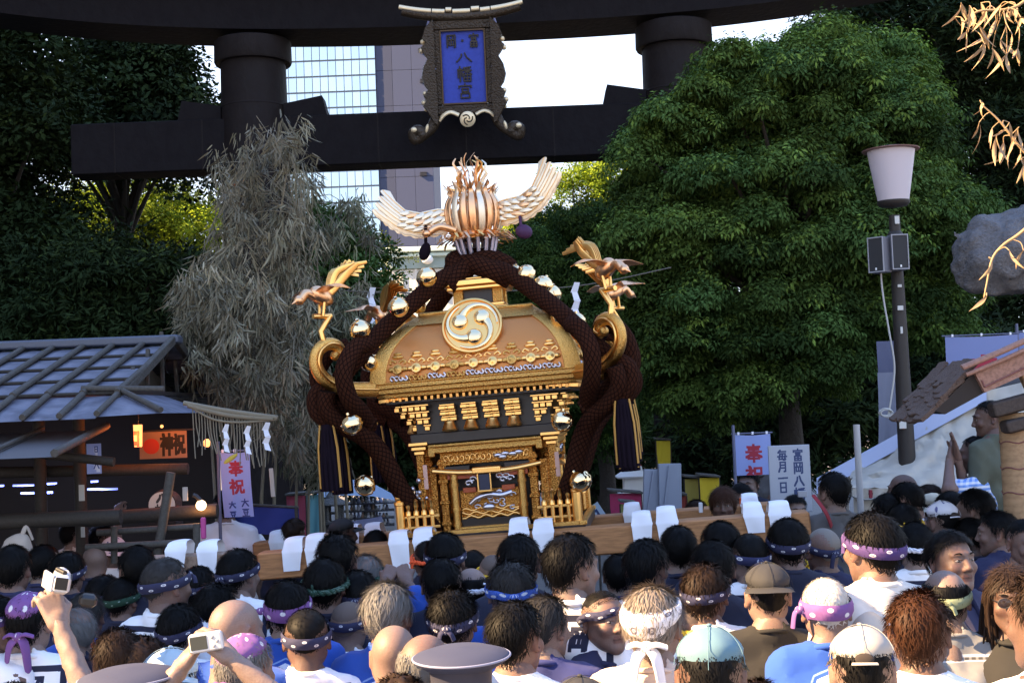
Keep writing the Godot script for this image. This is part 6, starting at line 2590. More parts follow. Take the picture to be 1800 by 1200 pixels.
func small_bird(shrine_: Node3D, M: Dictionary, p: Vector3, yaw: float) -> void:
	# a gilded swallow on a bent stand: faces -z, tail flames up and back
	var t := Node3D.new()
	t.name = "small_bird"
	shrine_.add_child(t, true)
	t.transform = Transform3D(Basis(Vector3.UP, yaw).scaled(Vector3.ONE * 1.22), p)
	var at_ := Transform3D.IDENTITY
	var g := G.new()
	g.tube([Vector3(0, -0.06, 0), Vector3(0, 0.02, -0.02), Vector3(0, 0.1, 0.04)], 0.016, 8)
	g.tube([Vector3(0, 0.1, 0.05), Vector3(0, 0.1, -0.06)], 0.014, 8)
	g.tube([Vector3(0.02, 0.1, -0.01), Vector3(0.025, 0.17, 0.0)], 0.009, 6)
	g.tube([Vector3(-0.02, 0.1, -0.01), Vector3(-0.025, 0.17, 0.0)], 0.009, 6)
	part("bird_stand", g, M.gold, t, at_)
	g = G.new()
	g.ball(Vector3(0, 0.205, 0.0), Vector3(0.042, 0.048, 0.075), 14, 10, Basis(Vector3.RIGHT, 0.5))
	g.tube(curve([Vector3(0, 0.2, -0.04), Vector3(0, 0.22, -0.09), Vector3(0, 0.19, -0.125)]), 0.024, 8)
	g.ball(Vector3(0, 0.185, -0.135), Vector3(0.024, 0.026, 0.03), 10, 8)
	g.lathe(Transform3D(Basis(Vector3.RIGHT, -PI / 2 - 0.5), Vector3(0, 0.178, -0.158)), [Vector2(0.012, 0), Vector2(0, 0.03)], 8)
	part("bird", g, M.copper, t, at_)
	for s in [-1, 1]:
		g = G.new()
		for k in 6:
			var f := k / 5.0
			feather(g, Vector3(0.03 * s, 0.23, -0.03 + f * 0.04), Vector3(0.12 * s, 0.245 + 0.01 * f, -0.03 + f * 0.06), Vector3((0.235 - f * 0.06) * s, 0.225, -0.03 + f * 0.1), 0.026, Vector3.UP)
		part("bird_wing", g, M.copper, t, at_)
	g = G.new()
	for k in 6:
		var f := k / 5.0 * 2 - 1
		feather(g, Vector3(0.012 * f, 0.22, 0.05), Vector3(0.03 * f, 0.31, 0.12 + 0.02 * absf(f)), Vector3(0.055 * f, 0.4 - 0.03 * absf(f), 0.21 - 0.035 * k * 0.3), 0.023, Vector3.RIGHT)
	for k in 4:
		feather(g, Vector3(0.01 * (k - 1.5), 0.22, 0.05), Vector3(0.015 * (k - 1.5), 0.335, 0.1), Vector3(0.03 * (k - 1.5), 0.38 - 0.02 * k, 0.27), 0.02, Vector3.RIGHT)
	part("bird_tail", g, M.gold, t, at_)


func crown_bird(shrine_: Node3D, M: Dictionary) -> void:
	# the great gilded bird on the roof: a cage of curved tail plumes, flames above, outspread wings
	var t := Node3D.new()
	t.name = "great_bird"
	shrine_.add_child(t, true)
	var g := G.new()
	for k in 14:
		var a := TAU * k / 14
		var dr := Vector3(cos(a), 0, sin(a))
		g.tube([dr * 0.1 + Vector3(0, 1.88, 0), dr * 0.13 + Vector3(0, 1.98, 0), dr * 0.15 + Vector3(0, 2.07, 0)], [0.012, 0.016, 0.014], 6)
	part("leg_plumes", g, mat("silver_lilac", Color(0.42, 0.4, 0.5), 0.35, 0.8), t)
	g = G.new()
	g.lathe(Transform3D(Basis.IDENTITY, Vector3(0, 2.04, 0)), [Vector2(0.1, 0.0), Vector2(0.17, 0.0), Vector2(0.185, 0.02), Vector2(0.16, 0.05), Vector2(0.1, 0.05)], 24)
	g.ball(Vector3(0, 2.18, 0), Vector3(0.13, 0.15, 0.13), 16, 10)
	part("bird_body", g, M.copper, t)
	for k in 19:
		var a := TAU * (k + 0.5) / 19
		var dr := Vector3(cos(a), 0, sin(a))
		var tg := Vector3(-sin(a), 0, cos(a))
		g = G.new()
		var hh := rng.randf_range(-0.02, 0.02)
		var cv := curve([dr * 0.12 + Vector3(0, 2.05, 0), dr * 0.175 + Vector3(0, 2.1, 0), dr * 0.2 + Vector3(0, 2.2 + hh, 0), dr * 0.19 + Vector3(0, 2.29 + hh, 0), dr * 0.16 + Vector3(0, 2.36 + hh, 0), dr * 0.2 + Vector3(0, 2.42 + hh * 2.0, 0)], 4)
		g.tube(cv, range(cv.size()).map(func(q): return 0.004 + 0.023 * sin(PI * (0.12 + 0.86 * q / (cv.size() - 1.0)))), 8, true, 0.35, dr)
		part("tail_plume", g, M.copper if k % 3 else M.pale, t)
	for k in 22:
		var a := TAU * k / 22 + 0.3
		var rr := 0.035 + 0.1 * fposmod(k * 0.37, 1.0)
		var dr := Vector3(cos(a), 0, sin(a)) * rr
		var tall := 0.34 - rr * 1.7 + 0.05 * sin(k * 2.3)
		g = G.new()
		for s in 5:
			var y := 2.3 + tall * s / 5.0
			feather(g, dr + Vector3(0, y, 0), dr * (1.1 + 0.1 * s) + Vector3(0.012 * sin(k + s * 2.0), y + tall * 0.22, 0.008), dr * 1.3 + Vector3(0.03 * sin(k * 1.7 + s * 2.4), y + tall * 0.38, 0.02 * cos(k + s * 2.0)), 0.016 - s * 0.0018, Vector3(dr.z, 0, -dr.x) + Vector3(0.001, 0, 0))
		part("flame_plume", g, [M.copper, M.gold, M.pale][k % 3], t)
	for k in 18:
		var a := TAU * k / 18
		var dr := Vector3(cos(a), 0, sin(a))
		g = G.new()
		var l := rng.randf_range(0.05, 0.1)
		for s in 3:
			feather(g, dr * 0.16 + Vector3(0, 2.07, 0), dr * (0.2 + l * 0.4) + Vector3(0, 2.06 + 0.02 * (s - 1), 0), dr.rotated(Vector3.UP, 0.16 * (s - 1)) * (0.2 + l) + Vector3(0, 2.03 + rng.randfn(0, 0.012), 0), 0.014, Vector3.UP)
		part("leaf_drop", g, M.copper if k % 2 else M.gold, t)
	# the head, looking out to the left on a short neck
	g = G.new()
	g.tube(curve([Vector3(-0.12, 2.1, 0.14), Vector3(-0.22, 2.13, 0.18), Vector3(-0.29, 2.1, 0.2)]), 0.026, 8)
	g.ball(Vector3(-0.31, 2.09, 0.2), Vector3(0.035, 0.026, 0.026), 10, 8)
	for k in 5:
		feather(g, Vector3(-0.24, 2.12, 0.19), Vector3(-0.3, 2.11 + 0.02 * (k - 2), 0.2), Vector3(-0.4, 2.11 + 0.026 * (k - 2), 0.2), 0.012, Vector3.UP)
	part("bird_head", g, M.copper, t)
	# wings: a broad hand of primaries that curl up at the tips, secondaries below, coverts over the arm
	for s in [-1, 1]:
		var turn := Basis(Vector3(0, 0, 1), 0.03 if s < 0 else 0.2) * Basis(Vector3.UP, 0.2 if s < 0 else -0.35).scaled(Vector3(1.22, 1.08, 1.1))
		var root_ := Vector3(0.15 * s, 2.2, 0.03)
		var W := func(x: float, y: float, z := 0.0): return root_ + turn * Vector3(x * s, y, z)
		# the wing is one hammered sheet: shafts run out along the hand, scales cover the arm
		var lead := [Vector2(-0.03, 0.06), Vector2(0.08, 0.075), Vector2(0.18, 0.062), Vector2(0.26, 0.09), Vector2(0.31, 0.155), Vector2(0.335, 0.225)]
		var trail := [Vector2(-0.03, -0.07), Vector2(0.08, -0.095), Vector2(0.2, -0.1), Vector2(0.3, -0.06), Vector2(0.37, 0.0), Vector2(0.415, 0.065)]
		var S := func(u: float, v: float, lift: float):
			var i0 := mini(int(u), 4)
			var l: Vector2 = (lead[i0] as Vector2).lerp(lead[i0 + 1], u - i0)
			var t2: Vector2 = (trail[i0] as Vector2).lerp(trail[i0 + 1], u - i0)
			var p := l.lerp(t2, v)
			p += (t2 - l).normalized() * 0.012 * v * v * v * absf(sin(u * PI * 2.0))
			p += Vector2(0.045, 0.03) * smoothstep(3.8, 5.0, u) * pow(absf(sin(v * PI * 4.0)), 0.6)
			return W.call(p.x, p.y, 0.012 * sin(PI * v) + lift - 0.04 * u * u / 25.0)
		for side in [1, -1]:
			g = G.new()
			var rows := []
			for q in 46:
				var row := []
				for w in 33:
					row.append(S.call(q / 9.0, w / 32.0, 0.003 * side))
				rows.append(row)
			g.grid(rows, [], 1.0)
			part("wing_sheet", g, M.pale, t)
		for k in 8:
			var v := (k + 0.5) / 8.0
			var pts := []
			for q in 14:
				pts.append(S.call(lerpf(0.6 + 0.25 * (k % 3), 5.0, q / 13.0), v, 0.005))
			g = G.new()
			g.tube(pts, range(14).map(func(q): return 0.0045 - 0.00022 * q), 6)
			part("feather_shaft", g, M.pale if k % 2 else M.gold, t)
		for r in 3:
			for k in 6:
				var u := 0.25 + k * 0.5
				g = G.new()
				feather(g, S.call(u, 0.12 + 0.24 * r, 0.006), S.call(u + 0.35, 0.2 + 0.24 * r, 0.014), S.call(u + 0.65, 0.3 + 0.24 * r, 0.007), 0.017, Vector3(0, 0.1, 1))
				part("scale_feather", g, M.pale if (k + r) % 4 else M.copper, t)
		# dark silk knot hung from the wing
		g = G.new()
		g.tube(curve([Vector3(0.33 * s, 2.16, 0.1), Vector3(0.335 * s, 2.08, 0.11), Vector3(0.34 * s, 2.03, 0.1)]), 0.012, 6)
		g.ball(Vector3(0.35 * s, 1.98 if s < 0 else 2.05, 0.1), Vector3(0.04, 0.065, 0.04) if s < 0 else Vector3(0.06, 0.05, 0.045), 10, 8, Basis(Vector3(0, 0, 1), -0.35))
		part("silk_knot", g, M.tassel if s < 0 else mat("purple_silk", Color(0.05, 0.012, 0.06), 0.7), t)


func cloth_wrap(x0: float, top: float, w: float, flap: float, seed_: int) -> G:
	# white cotton bound over the pole: a front flap, a raised fold on top, a short flap behind
	var g := G.new()
	var r := RandomNumberGenerator.new()
	r.seed = seed_
	var path := [[flap, 0.1, 0.86], [flap * 0.6, 0.103, 0.94], [-0.02, 0.104, 1.04], [0.0, 0.1, 1.12], [0.014, 0.09, 1.06], [top * 0.55, 0.082, 0.98], [top * 0.85, 0.07, 0.95], [top, 0.045, 0.9], [top * 1.04, 0.0, 0.88], [top, -0.045, 0.9], [top * 0.8, -0.07, 0.95], [0.01, -0.095, 1.06], [-0.1, -0.1, 0.94], [-0.16, -0.1, 0.9]]
	var lean := r.randfn(0, 0.007)
	var rows := []
	for p in path:
		var row := []
		for s in 9:
			var u := s / 8.0 * 2 - 1
			var ed := 0.006 * (1 - u * u)
			row.append(Vector3(x0 + u * w * 0.5 * p[2] + lean * (p[0] / 0.1), p[0] + (ed if p[0] > 0.02 else 0.0), p[1] + signf(p[1]) * (0.004 + 0.0035 * sin(u * 2.5 + p[0] * 22 + seed_))))
		rows.append(row)
	g.grid(rows, [], -1.0)
	return g


func poles(t: Node3D, M: Dictionary) -> void:
	var g := G.new()
	# front pole nearest the street, rear pole beyond the shrine
	for z in [0.66, -0.66]:
		g = G.new()
		g.box(Vector3(0.26 if z > 0 else 0.0, -0.04 if z > 0 else -0.08, z), Vector3(3.55 if z > 0 else 3.9, 0.18, 0.17), 0.016)
		part("carrying_pole", g, M.wood, t)
	for q in [-0.42, 0.42]:
		g = G.new()
		g.box(Vector3(q, -0.06, 0.0), Vector3(0.12, 0.1, 1.4), 0.014)
		part("cross_pole", g, M.wood, t)
	var front_pole := t.get_node("carrying_pole")
	var rear_pole := t.get_child(front_pole.get_index() + 1)
	var xs := [-1.27, -1.12, -0.57, -0.41, 0.21, 0.365, 0.99, 1.15, 1.69, 1.85]
	for k in xs.size():
		g = cloth_wrap(xs[k], 0.075 + 0.012 * sin(k * 2.0), 0.125 + 0.012 * sin(k * 3.1), [-0.13, -0.17, -0.19, -0.11, -0.15][k % 5], k)
		part("cloth_wrap", g, M.cotton, front_pole, Transform3D(Basis.IDENTITY, Vector3(0, 0.05, 0.66)))
	for x in [-1.75, -1.19, -1.02, 0.9, 1.75]:
		g = cloth_wrap(x, 0.07, 0.12, -0.13, int(x * 10))
		part("cloth_wrap", g, M.cotton, rear_pole, Transform3D(Basis.IDENTITY, Vector3(0, 0.01, -0.66)))
	# the end of the near cross pole at the left, wrapped twice
	var inv := t.transform.affine_inverse()
	var a := inv * at(400, 992, 7.7)
	var b := inv * at(250, 1000, 7.75)
	g = G.new()
	g.beam(a, b, 0.14, 0.14, 0.012)
	part("pole_end", g, wood_mat("pale_pole", Color(0.36, 0.25, 0.18)), t)
	for q in [[318, 985], [372, 985]]:
		var p := inv * at(q[0], q[1], 7.72)
		g = cloth_wrap(0.0, 0.04, 0.11, -0.14, q[0])
		part("cloth_wrap", g, M.cotton, t, Transform3D(Basis(Vector3.UP, 0.1), p + Vector3(0, 0.07, 0)))


var body_cache := {}
var shape_cache := {}
const CROWN := Vector3(0, 0.026, 0.012)
const SKULL := Vector3(0.079, 0.087, 0.099)


func head_shape(kind: String, cell: float) -> G:
	# face towards -z; the origin lies between the ears
	var f := Fld.new(Vector3(-0.105, -0.23, -0.135), Vector3(0.105, 0.135, 0.13), cell)
	var fat := 1.0 if kind == "stout" else 0.0
	var fem := 1.0 if kind == "woman" else 0.0
	f.ell(CROWN, SKULL, 0.01)
	f.ell(Vector3(0, -0.035, -0.034), Vector3(0.061 + 0.008 * fat, 0.078, 0.06), 0.03)
	for s in [-1, 1]:
		f.cap(Vector3(0.05 * s, -0.05, 0.0), Vector3(0.014 * s, -0.1, -0.066), 0.024 + 0.01 * fat, 0.018 + 0.005 * fat, 0.03)
		f.ell(Vector3(0.042 * s, -0.028, -0.066), Vector3(0.024, 0.02, 0.02) * (1.0 + 0.2 * fat), 0.02)
		f.cap(Vector3(0.012 * s, 0.026, -0.09), Vector3(0.046 * s, 0.024, -0.076), 0.009 - 0.002 * fem, 0.008, 0.016)
	f.cap(Vector3(0, -0.102, -0.068), Vector3(0, -0.096, -0.06), 0.02, 0.02, 0.02)
	for s in [-1, 1]:
		f.ell(Vector3(0.032 * s, 0.003, -0.101), Vector3(0.021, 0.012, 0.014), 0.012, Basis.IDENTITY, true)
	f.cap(Vector3(0, 0.012, -0.089), Vector3(0, -0.03, -0.106), 0.0085, 0.0125, 0.014)
	for s in [-1, 1]:
		f.ell(Vector3(0.013 * s, -0.036, -0.097), Vector3(0.011, 0.008, 0.011), 0.008)
		f.cap(Vector3(0.019 * s, 0.0085, -0.09), Vector3(0.045 * s, 0.007, -0.079), 0.005, 0.005, 0.005)
		f.cap(Vector3(0.02 * s, -0.006, -0.088), Vector3(0.044 * s, -0.004, -0.078), 0.0045, 0.0045, 0.006)
		f.ell(Vector3(0.084 * s, -0.006, 0.014), Vector3(0.009, 0.034, 0.021), 0.006, Basis(Vector3.UP, -0.6 * s))
		f.ell(Vector3(0.092 * s, -0.004, 0.006), Vector3(0.007, 0.019, 0.01), 0.006, Basis(Vector3.UP, -0.6 * s), true)
	f.cap(Vector3(-0.018, -0.0615, -0.0835), Vector3(0.018, -0.0615, -0.0835), 0.0055, 0.0065, 0.008)
	f.cap(Vector3(0, -0.0605, -0.088), Vector3(0, -0.0605, -0.088), 0.005, 0.006, 0.008)
	f.cap(Vector3(-0.014, -0.0725, -0.083), Vector3(0.014, -0.0725, -0.083), 0.006, 0.006, 0.008)
	var nr := 0.053 + 0.01 * fat - 0.009 * fem
	f.cap(Vector3(0, -0.05, 0.026), Vector3(0, -0.21, 0.038), nr, nr + 0.006, 0.03)
	var g := f.mesh()
	for k in g.v.size():
		var p := g.v[k]
		if p.z < -0.07 and absf(p.x) < 0.024 and p.y < -0.055 and p.y > -0.082:
			g.c[k] = Color(0.82, 0.58, 0.55) if absf(p.y + 0.067) > 0.0022 else Color(0.35, 0.2, 0.18)
		elif p.z < -0.05 and absf(absf(p.x) - 0.04) < 0.02 and absf(p.y + 0.03) < 0.02:
			g.c[k] = Color(1.02, 0.9, 0.88)
		elif absf(p.x) > 0.074 and p.y < 0.03:
			g.c[k] = Color(1.05, 0.86, 0.82)
	return g


func hand_shape(curl: Array, spread: float) -> G:
	# wrist at the origin, fingers along +y, palm towards +z, thumb on +x
	var f := Fld.new(Vector3(-0.06, -0.03, -0.035), Vector3(0.085, 0.2, 0.1), 0.0045)
	for k in 4:
		var kx := 0.03 - 0.02 * k
		var base := Vector3(kx, 0.088 - 0.004 * absf(k - 1), 0.0)
		f.cap(Vector3(0.018 - 0.012 * k, 0.0, 0.0), base, 0.016, 0.0115, 0.012)
		var dir := Vector3((1.5 - k) * spread, 1, 0).normalized()
		var p := base
		var len: float = [0.07, 0.078, 0.072, 0.056][k]
		for j in 3:
			dir = dir.rotated(Vector3.RIGHT, curl[k] * [0.9, 1.1, 0.7][j])
			var q: Vector3 = p + dir * len * [0.45, 0.32, 0.25][j]
			f.cap(p, q, 0.0092 - 0.0007 * j, 0.0085 - 0.0007 * j, 0.004)
			p = q
	var b := Vector3(0.024, 0.02, 0.008)
	var c := Vector3(0.05, 0.05, 0.018)
	var e := Vector3(0.056 - 0.02 * curl[4], 0.078, 0.024 + 0.012 * curl[4])
	var h := Vector3(0.054 - 0.04 * curl[4], 0.102, 0.028 + 0.018 * curl[4])
	f.cap(b, c, 0.016, 0.012, 0.012)
	f.cap(c, e, 0.0115, 0.0095, 0.005)
	f.cap(e, h, 0.0095, 0.008, 0.004)
	f.cap(Vector3(0, -0.02, 0), Vector3(0, 0.01, 0), 0.024, 0.022, 0.015)
	return f.mesh()


func hand(kind: String) -> G:
	if not shape_cache.has("hand" + kind):
		shape_cache["hand" + kind] = {"fist": hand_shape([1.25, 1.3, 1.3, 1.3, 1.0], 0.05), "grip": hand_shape([0.6, 0.7, 0.75, 0.8, 0.5], 0.08), "flat": hand_shape([0.06, 0.03, 0.05, 0.08, 0.2], 0.06), "relaxed": hand_shape([0.3, 0.35, 0.4, 0.45, 0.3], 0.05), "point": hand_shape([0.05, 0.1, 1.2, 1.3, 0.8], 0.16)}[kind]
	return shape_cache["hand" + kind]


func joints(pose: int) -> Dictionary:
	var j := {"sl": Vector3(-0.165, 1.385, 0.0), "sr": Vector3(0.165, 1.385, 0.0)}
	j.el = Vector3(-0.215, 1.11, 0.03)
	j.er = Vector3(0.215, 1.11, 0.03)
	j.wl = Vector3(-0.225, 0.87, -0.05)
	j.wr = Vector3(0.225, 0.87, -0.05)
	j.hl = "relaxed"
	j.hr = "relaxed"
	j.pl = Vector3(1, 0, 0)
	j.pr = Vector3(-1, 0, 0)
	match pose:
		1:
			j.er = Vector3(0.27, 1.5, -0.2)
			j.wr = Vector3(0.22, 1.72, -0.3)
			j.hr = "grip"
			j.pr = Vector3(0, 0, -1)
		2:
			j.el = Vector3(-0.25, 1.22, -0.2)
			j.er = Vector3(0.25, 1.22, -0.2)
			j.wl = Vector3(-0.1, 1.45, -0.3)
			j.wr = Vector3(0.1, 1.45, -0.3)
			j.hl = "grip"
			j.hr = "grip"
			j.pl = Vector3(1, 0, 0.4)
			j.pr = Vector3(-1, 0, 0.4)
		3:
			j.el = Vector3(-0.2, 1.2, -0.24)
			j.er = Vector3(0.2, 1.2, -0.24)
			j.wl = Vector3(-0.025, 1.38, -0.42)
			j.wr = Vector3(0.025, 1.38, -0.42)
			j.hl = "flat"
			j.hr = "flat"
			j.pl = Vector3(1, 0, 0)
			j.pr = Vector3(-1, 0, 0)
	return j


func body_shape(j: Dictionary, cell := 0.026) -> G:
	var lo := Vector3(-0.36, -0.02, -0.4)
	var hi := Vector3(0.36, 1.6, 0.26)
	for k in ["el", "er", "wl", "wr"]:
		lo = lo.min(j[k] - Vector3.ONE * 0.1)
		hi = hi.max(j[k] + Vector3.ONE * 0.1)
	var f := Fld.new(lo, hi, cell)
	f.cap(Vector3(-0.065, 0.93, 0), Vector3(0.065, 0.93, 0), 0.11, 0.11, 0.05)
	f.cap(Vector3(-0.055, 1.08, 0), Vector3(0.055, 1.08, 0), 0.1, 0.1, 0.06)
	f.cap(Vector3(-0.085, 1.27, 0.005), Vector3(0.085, 1.27, 0.005), 0.11, 0.11, 0.07)
	f.cap(Vector3(-0.12, 1.385, 0.01), Vector3(0.12, 1.385, 0.01), 0.058, 0.058, 0.04)
	for s in [-1, 1]:
		f.cap(Vector3(0.02 * s, 1.46, 0.03), Vector3(0.125 * s, 1.4, 0.015), 0.042, 0.042, 0.04)
		f.cap(Vector3(0.088 * s, 0.9, 0), Vector3(0.095 * s, 0.49, -0.015), 0.092, 0.062, 0.03)
		f.cap(Vector3(0.095 * s, 0.49, -0.015), Vector3(0.1 * s, 0.08, 0.025), 0.06, 0.04, 0.03)
		f.cap(Vector3(0.1 * s, 0.035, 0.04), Vector3(0.11 * s, 0.03, -0.14), 0.036, 0.03, 0.03)
	f.cap(Vector3(0, 1.4, 0.02), Vector3(0, 1.5, 0.016), 0.06, 0.055, 0.04)
	for q in [["sl", "el", "wl"], ["sr", "er", "wr"]]:
		f.cap(j[q[0]], j[q[1]], 0.052, 0.042, 0.03)
		f.cap(j[q[1]], j[q[2]], 0.043, 0.029, 0.02)
	var g := f.mesh()
	for q in [["el", "wl", "hl", "pl", -1.0], ["er", "wr", "hr", "pr", 1.0]]:
		var y: Vector3 = (j[q[1]] - j[q[0]]).normalized()
		var z: Vector3 = j[q[3]]
		z = (z - y * z.dot(y)).normalized()
		var x := y.cross(z)
		# the thumb lies on the side of the palm nearer the body's middle or top
		var flip := -1.0 if q[4] > 0 else 1.0
		if j.has("flip" + q[2]):
			flip = -flip
		g.join(hand(j[q[2]]), Transform3D(Basis(x * flip, y, z), j[q[1]]))
	return g


func coat_shape(j: Dictionary, kind: String, seed_: int) -> G:
	var lo := Vector3(-0.42, 0.6, -0.46)
	var hi := Vector3(0.42, 1.56, 0.3)
	for k in ["el", "er", "wl", "wr"]:
		lo = lo.min(j[k] - Vector3.ONE * 0.13)
		hi = hi.max(j[k] + Vector3.ONE * 0.13)
	lo.y = 0.62
	var f := Fld.new(lo, hi, 0.021)
	var loose := 0.03 if kind == "coat" else 0.016
	f.cap(Vector3(-0.08, 1.27, 0.004), Vector3(0.08, 1.27, 0.004), 0.106 + loose, 0.106 + loose, 0.06)
	f.cap(Vector3(-0.07, 1.08, 0), Vector3(0.07, 1.08, 0), 0.108 + loose, 0.108 + loose, 0.06)
	f.cap(Vector3(-0.085, 0.9, 0), Vector3(0.085, 0.9, 0), 0.115 + loose, 0.115 + loose, 0.06)
	f.cap(Vector3(-0.095, 0.76, 0), Vector3(0.095, 0.76, 0), 0.11 + loose, 0.11 + loose, 0.05)
	f.cap(Vector3(-0.12, 1.385, 0.01), Vector3(0.12, 1.385, 0.01), 0.058 + loose * 0.5, 0.058 + loose * 0.5, 0.05)
	for s in [-1, 1]:
		f.cap(Vector3(0.0, 1.452, 0.034), Vector3(0.125 * s, 1.405, 0.015), 0.05 + loose * 0.3, 0.044 + loose * 0.3, 0.03)
	f.cap(Vector3(0, 1.36, 0.026), Vector3(0, 1.445, 0.03), 0.068, 0.06, 0.03)
	for q in [["sl", "el", "wl"], ["sr", "er", "wr"]]:
		if kind == "coat":
			f.cap(j[q[0]], j[q[1]], 0.064, 0.076, 0.04)
			f.cap(j[q[1]], (j[q[1]] as Vector3).lerp(j[q[2]], 0.55), 0.074, 0.074, 0.03)
		else:
			f.cap(j[q[0]], (j[q[0]] as Vector3).lerp(j[q[1]], 0.72), 0.06, 0.062, 0.03)
	var nz := FastNoiseLite.new()
	nz.seed = seed_
	nz.frequency = 7.0
	nz.fractal_octaves = 2
	for k in f.d.size():
		if absf(f.d[k]) < 0.06:
			var p := f.o + Vector3(k % f.nx, (k / f.nx) % f.ny, k / (f.nx * f.ny)) * f.h
			f.d[k] += nz.get_noise_3d(p.x * 1.6 + p.y * 0.8, p.y * 0.55, p.z * 1.6) * 0.017
			# cut away round the neck
			var c := Vector3(p.x, (p.y - 1.5) * 1.5, p.z - 0.012)
			f.d[k] = maxf(f.d[k], 0.064 - c.length())
	var g := f.mesh()
	for k in g.v.size():
		var p := g.v[k]
		if g.n[k].z > -0.05 and p.z > -0.03 and absf(p.x) < 0.24:
			g.u[k] = Vector2(p.x / 0.52 + 0.5, (1.565 - p.y) / 0.52)
		else:
			g.u[k] = Vector2(0.985 if p.x > 0 else 0.015, (1.565 - p.y) / 0.52)
	# neck band: a folded strip standing round the nape and running down the front
	var h := G.new()
	if kind == "coat":
		var ring := []
		for k in 21:
			var a := TAU * k / 20
			ring.append(Vector3(cos(a) * 0.079, 1.45 + 0.026 * sin(a), 0.01 + sin(a) * 0.079))
		h.tube(ring, 0.0125, 8, false)
		for s in [-1, 1]:
			h.tube(curve([Vector3(0.05 * s, 1.43, -0.06), Vector3(0.045 * s, 1.2, -0.165), Vector3(0.06 * s, 0.8, -0.16)], 4), 0.018, 7, true, 0.5)
	else:
		var ring := []
		for k in 21:
			var a := TAU * k / 20
			ring.append(Vector3(cos(a) * 0.076, 1.452 + 0.02 * sin(a), 0.012 + sin(a) * 0.078))
		h.tube(ring, 0.0085, 7, false)
	for k in h.u.size():
		h.u[k] = Vector2(0.02, 0.02)
	g.join(h)
	return g


func hair_dir(az: float, el: float, grow: float) -> Vector3:
	# a point on the scalp: az from the face (0) round to the back (PI), el from the horizon of the crown
	var c := pow(maxf(cos(el), 0.0), 1.0 if el > 0 else 0.8)
	var ry := SKULL.y if el > 0 else 0.128
	return CROWN + Vector3(sin(az) * (SKULL.x + grow) * c, (ry + grow) * sin(el), -cos(az) * (SKULL.z + grow) * c)


func hairline(az: float, style: String) -> float:
	var a := absf(wrapf(az, -PI, PI)) / PI * 180.0
	var xs := [0.0, 45.0, 68.0, 82.0, 100.0, 120.0, 150.0, 180.0]
	var ys := [38.0, 30.0, 12.0, -8.0, 4.0, -24.0, -40.0, -43.0]
	match style:
		"long":
			ys = [34.0, 20.0, -20.0, -50.0, -62.0, -66.0, -68.0, -70.0]
		"bob":
			ys = [18.0, 8.0, -30.0, -50.0, -58.0, -56.0, -54.0, -52.0]
		"wrap":
			ys = [22.0, 20.0, 16.0, 12.0, 6.0, 0.0, -10.0, -14.0]
		"cap":
			ys = [14.0, 12.0, 8.0, 4.0, 2.0, 0.0, -4.0, -6.0]
		"bandana":
			ys = [30.0, 26.0, 20.0, 12.0, 2.0, -12.0, -26.0, -30.0]
		"short":
			ys = [40.0, 32.0, 16.0, 0.0, 10.0, -14.0, -30.0, -34.0]
	for k in 7:
		if a <= xs[k + 1]:
			return deg_to_rad(lerpf(ys[k], ys[k + 1], (a - xs[k]) / (xs[k + 1] - xs[k])))
	return deg_to_rad(ys[7])


func scalp(line: String, thick: float, wob: float, top := 90.0, seed_ := 1) -> G:
	var g := G.new()
	var nz := FastNoiseLite.new()
	nz.seed = seed_
	nz.frequency = 9.0
	var rows := []
	for r in 13:
		var row := []
		for s in 41:
			var az := TAU * s / 40 - PI
			var lo := hairline(az, line)
			var el := lerpf(lo, deg_to_rad(top), pow(r / 12.0, 0.85))
			var edge := smoothstep(0.0, 0.28, r / 12.0)
			if top < 80.0:
				edge *= 1.0 - smoothstep(0.75, 1.0, r / 12.0)
			var p := hair_dir(az, minf(el, PI / 2 - 0.001), 0.0)
			var t := -0.004 + edge * thick * (1.0 + wob * nz.get_noise_3dv(p * 3.0))
			row.append(hair_dir(az, minf(el, PI / 2 - 0.001), t))
		rows.append(row)
	g.grid(rows)
	g.smooth()
	# the seam at the face and the pole keep the grid's own outward normals
	g.outward(CROWN)
	return g


func strands(g: G, line: String, n: int, lift: float, l: float, thick: float, comb: float, seed_: int, min_el := -90.0, max_el := 90.0) -> void:
	# fine locks over the scalp, lying downwards and back from the crown
	var r := RandomNumberGenerator.new()
	r.seed = seed_
	for k in n:
		var az := r.randf() * TAU - PI
		var lo := hairline(az, line)
		var el := asin(r.randf_range(sin(maxf(lo, -1.2)), 1.0))
		if rad_to_deg(el) < min_el or rad_to_deg(el) > max_el:
			continue
		var p := hair_dir(az, el, thick * 0.75)
		var out := ((p - CROWN) / SKULL).normalized()
		var down := Vector3(0, -1, 0.3 + comb * 0.5) + Vector3(r.randfn(0, 0.35), r.randfn(0, 0.2), r.randfn(0, 0.35))
		down = (down - out * down.dot(out)).normalized()
		var side := out.cross(down).normalized()
		var ll := l * r.randf_range(0.6, 1.3)
		var a := p
		var lf := lift * r.randf_range(0.3, 1.5)
		var b := p + (down * 0.55 + out * lf * 0.55).normalized() * ll * 0.5
		var c := p + (down + out * lf * 0.6).normalized() * ll
		var w := r.randf_range(0.0011, 0.0022)
		var sh := r.randf_range(0.75, 1.3)
		g.col = Color(sh, sh, sh)
		var q := [g.add(a - side * w, out), g.add(a + side * w, out), g.add(b - side * w * 0.8, out), g.add(b + side * w * 0.8, out), g.add(c, out)]
		g.face(q[0], q[1], q[2])
		g.face(q[1], q[3], q[2])
		g.face(q[2], q[3], q[4])
	g.col = Color.WHITE


